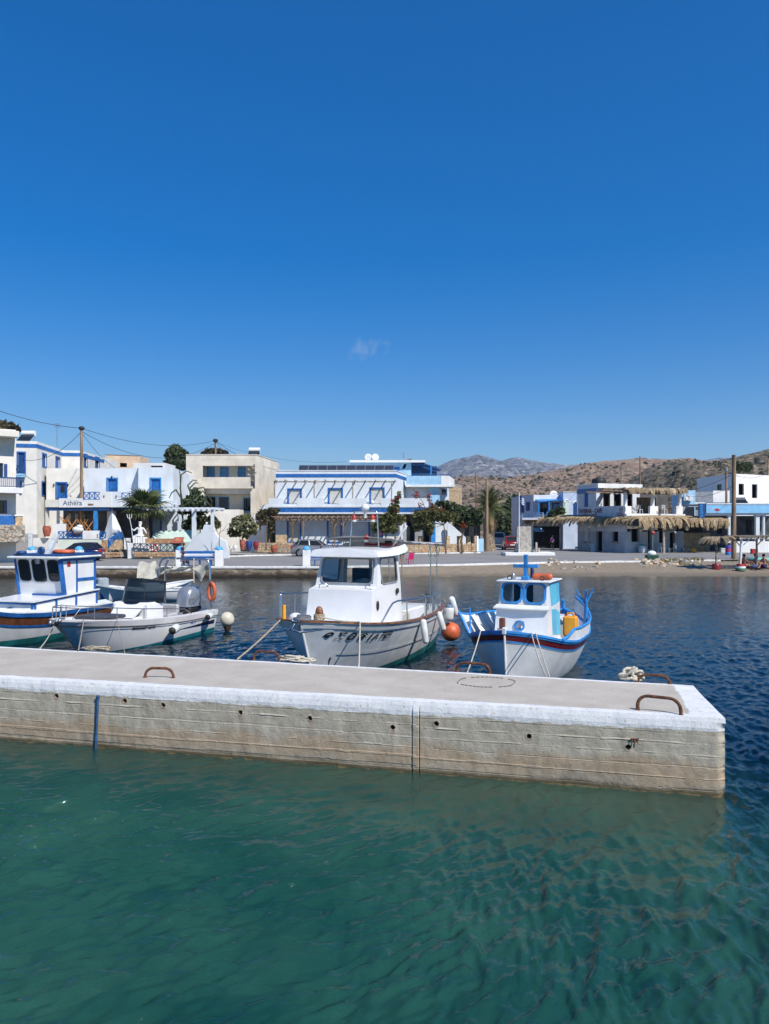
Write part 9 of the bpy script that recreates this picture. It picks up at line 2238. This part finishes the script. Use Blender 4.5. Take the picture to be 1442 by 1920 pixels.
t = thing('cloth_bundle', 'white cloth bundle on the cafe rail', 'cloth', at(146, 993, 66.3)); MB().ball(t.location, (.5, .25, .28), 12, 8).ball(t.location + Vector((.15, 0, .25)), (.3, .2, .18), 10, 6).build('folds', FENDER, t)
# thatched beach shades
ub = thing('thatched_umbrella', 'beach umbrella of grey palm fronds sloping down to the left on a red base', 'beach umbrella', (XatP(1343, 57), 57, .38)); p = ub.location
MB().tube([p, Vector((p.x + .05, p.y, ZatP(1014, 57)))], .09, 8).build('post', GREYWOOD, ub); MB().lathe([(.30, -.1), (.32, .2), (.28, .32), (.1, .34)], 12, Matrix.Translation(p)).build('base', mat('dark_red_glaze', (.22, .02, .03)), ub)
GF = mat('grey_palm_frond', (.30, .25, .17), .95, .3, 5, .3, col2=(.15, .11, .07))
top = Vector((p.x + .3, p.y, ZatP(1010, 57)))
for i in range(46):
    a = R(lerp(60, 400, i / 45)) + random.uniform(-.1, .1); d = Vector((math.cos(a), math.sin(a), 0)); L_ = random.uniform(1.3, 2.1) if d.x < .2 else random.uniform(.9, 1.5)
    f_ = frond_mesh(i % 7, L_, .24, .55 if d.x < 0.2 else .3); M = frame(top + Vector((0, 0, random.uniform(-.02, .10))) + d * random.uniform(.0, .5), Vector((-d.y, d.x, 0)))
    f_.v = [M @ v for v in f_.v]; f_.build('palm_frond', GF, ub)
us_ = thing('beach_shelter', 'flat reed-roofed beach shelter with pale posts at the right edge', 'beach shelter', (XatP(1388, 56.2), 56.2, .35)); p = us_.location; zr = ZatP(1011, 56.2)
def pst(px, Y, nm, m_, lean=0): x = XatP(px, Y); MB().tube([(x + lean, Y, .3), (x, Y, zr)], .085, 8).build(nm, m_, us_)
pst(1390, 56.2, 'post', WHITE2, -.1); pst(1419, 57.6, 'post', GREYWOOD); pst(1460, 56.2, 'post', WHITE2); pst(1470, 57.8, 'post', GREYWOOD)
x0, x1 = XatP(1386, 56.2), XatP(1475, 56.2)
MB().box(x0, x1, 56.12, 56.28, zr, zr + .12).build('front_beam', WHITE, us_); MB().box(x0, x1, 57.6, 57.76, zr + .02, zr + .14).build('back_beam', GREYWOOD, us_)
for k_ in range(24): MB().tube([(lerp(x0 - .1, x1, k_ / 23) + random.uniform(-.04, .04), 55.8, zr + .17), (lerp(x0 - .1, x1, k_ / 23) + random.uniform(-.1, .1), 58.2, zr + .22)], .055, 6).build('reed_bundle', GF, us_)
MB().bar((XatP(1390, 56.2), 56.2, zr - .6), (XatP(1390, 56.2) - .5, 56.2, zr), .07, .07).build('brace', GREYWOOD, us_); MB().bar((XatP(1390, 56.2), 56.2, zr - .6), (XatP(1390, 56.2) + .6, 56.2, zr), .07, .07).build('brace', WHITE2, us_); MB().bar((XatP(1419, 57.6), 57.6, zr - .5), (XatP(1419, 57.6) + .5, 57.6, zr), .07, .07).build('brace', GREYWOOD, us_)
for z0, z1, m_ in ((-.05, .10, mat('green_paint', (.03, .16, .08), .6)), (.10, .24, FENDER), (.24, .40, RED)): MB().lathe([(.36 - z0 * .2, z0), (.36 - z1 * .2, z1)], 14, Matrix.Translation((XatP(1389, 56.2), 56.2, .33))).build('base_band', m_, us_)
tq = MB().bbox(XatP(1405, 62), XatP(1475, 62), 61, 62.5, .66, .95, .1); setp(tq.build('overturned_boat', mat('turquoise_boat_paint', (.16, .48, .42), .6)), 'turquoise upturned boat hull behind the sunbathers', 'boat')
# rocks at the beach edge and dry grass
rk_lab = 'loose pale rock in the line of stones along the beach edge'
protos = []
for i in range(58):
    if i < 26: px, py = random.uniform(985, 1130), random.uniform(1050, 1058)
    else: px, py = random.gauss(1236, 24), random.uniform(1041, 1056)
    Y = 4110 / (py - HY) if py > 1052 else random.uniform(58.5, 63); s = random.uniform(.08, .23) * (1.25 if i % 7 == 0 else 1)
    x = XatP(px, Y); z = min(.70, max(.3, (Y - 54) * .7 / (np.interp(x, ex, ey) - 54))) if Y < np.interp(x, ex, ey) else .7
    M = Matrix.Translation((x, Y, z + s * .18)) @ Matrix.Rotation(random.uniform(0, 6), 4, 'Z') @ Matrix.Diagonal((s * 1.5, s, s * .75, 1))
    if i < 6:
        mb = MB(); mb.ball((0, 0, 0), 1, 7, 5); mb.v = [v * (1 + random.uniform(-.28, .2)) for v in mb.v]; mb.sm = [False] * len(mb.f); o = mb.build('rock', (STONE_G, MORTAR, STONE_Y)[i % 3]); protos.append(o)
    else: o = protos[i % 6].copy(); C.objects.link(o)
    o.matrix_basis = M; setp(o, rk_lab if i < 26 else 'loose rock heaped around the road sign before the tavern', 'rock', 'rocks along the beach edge' if i < 26 else 'rocks heaped by the road sign')
r = np.random.default_rng(3); n_ = 2600; gx_ = r.uniform(22, 34, n_); gy_ = r.uniform(59.5, 64, n_); keep = fbm(gx_ * .5, gy_ * .5, 4) > .5; gx_, gy_ = gx_[keep], gy_[keep]
gz_ = np.clip((gy_ - 54) * .7 / (np.interp(gx_, ex, ey) - 54), 0, .70); hgt = r.uniform(.1, .3, gx_.size); a = r.uniform(0, 6.28, gx_.size); w = .04
V = np.stack([np.stack([gx_ - w * np.cos(a), gy_ - w * np.sin(a), gz_], 1), np.stack([gx_ + w * np.cos(a), gy_ + w * np.sin(a), gz_], 1), np.stack([gx_ + r.normal(0, .08, gx_.size), gy_ + r.normal(0, .08, gx_.size), gz_ + hgt], 1)], 1).reshape(-1, 3)
npmesh('dry_grass', V, np.arange(len(V)).reshape(-1, 3), mat('dry_grass', (.22, .19, .07), .9, .3, 3), 'stuff', False)
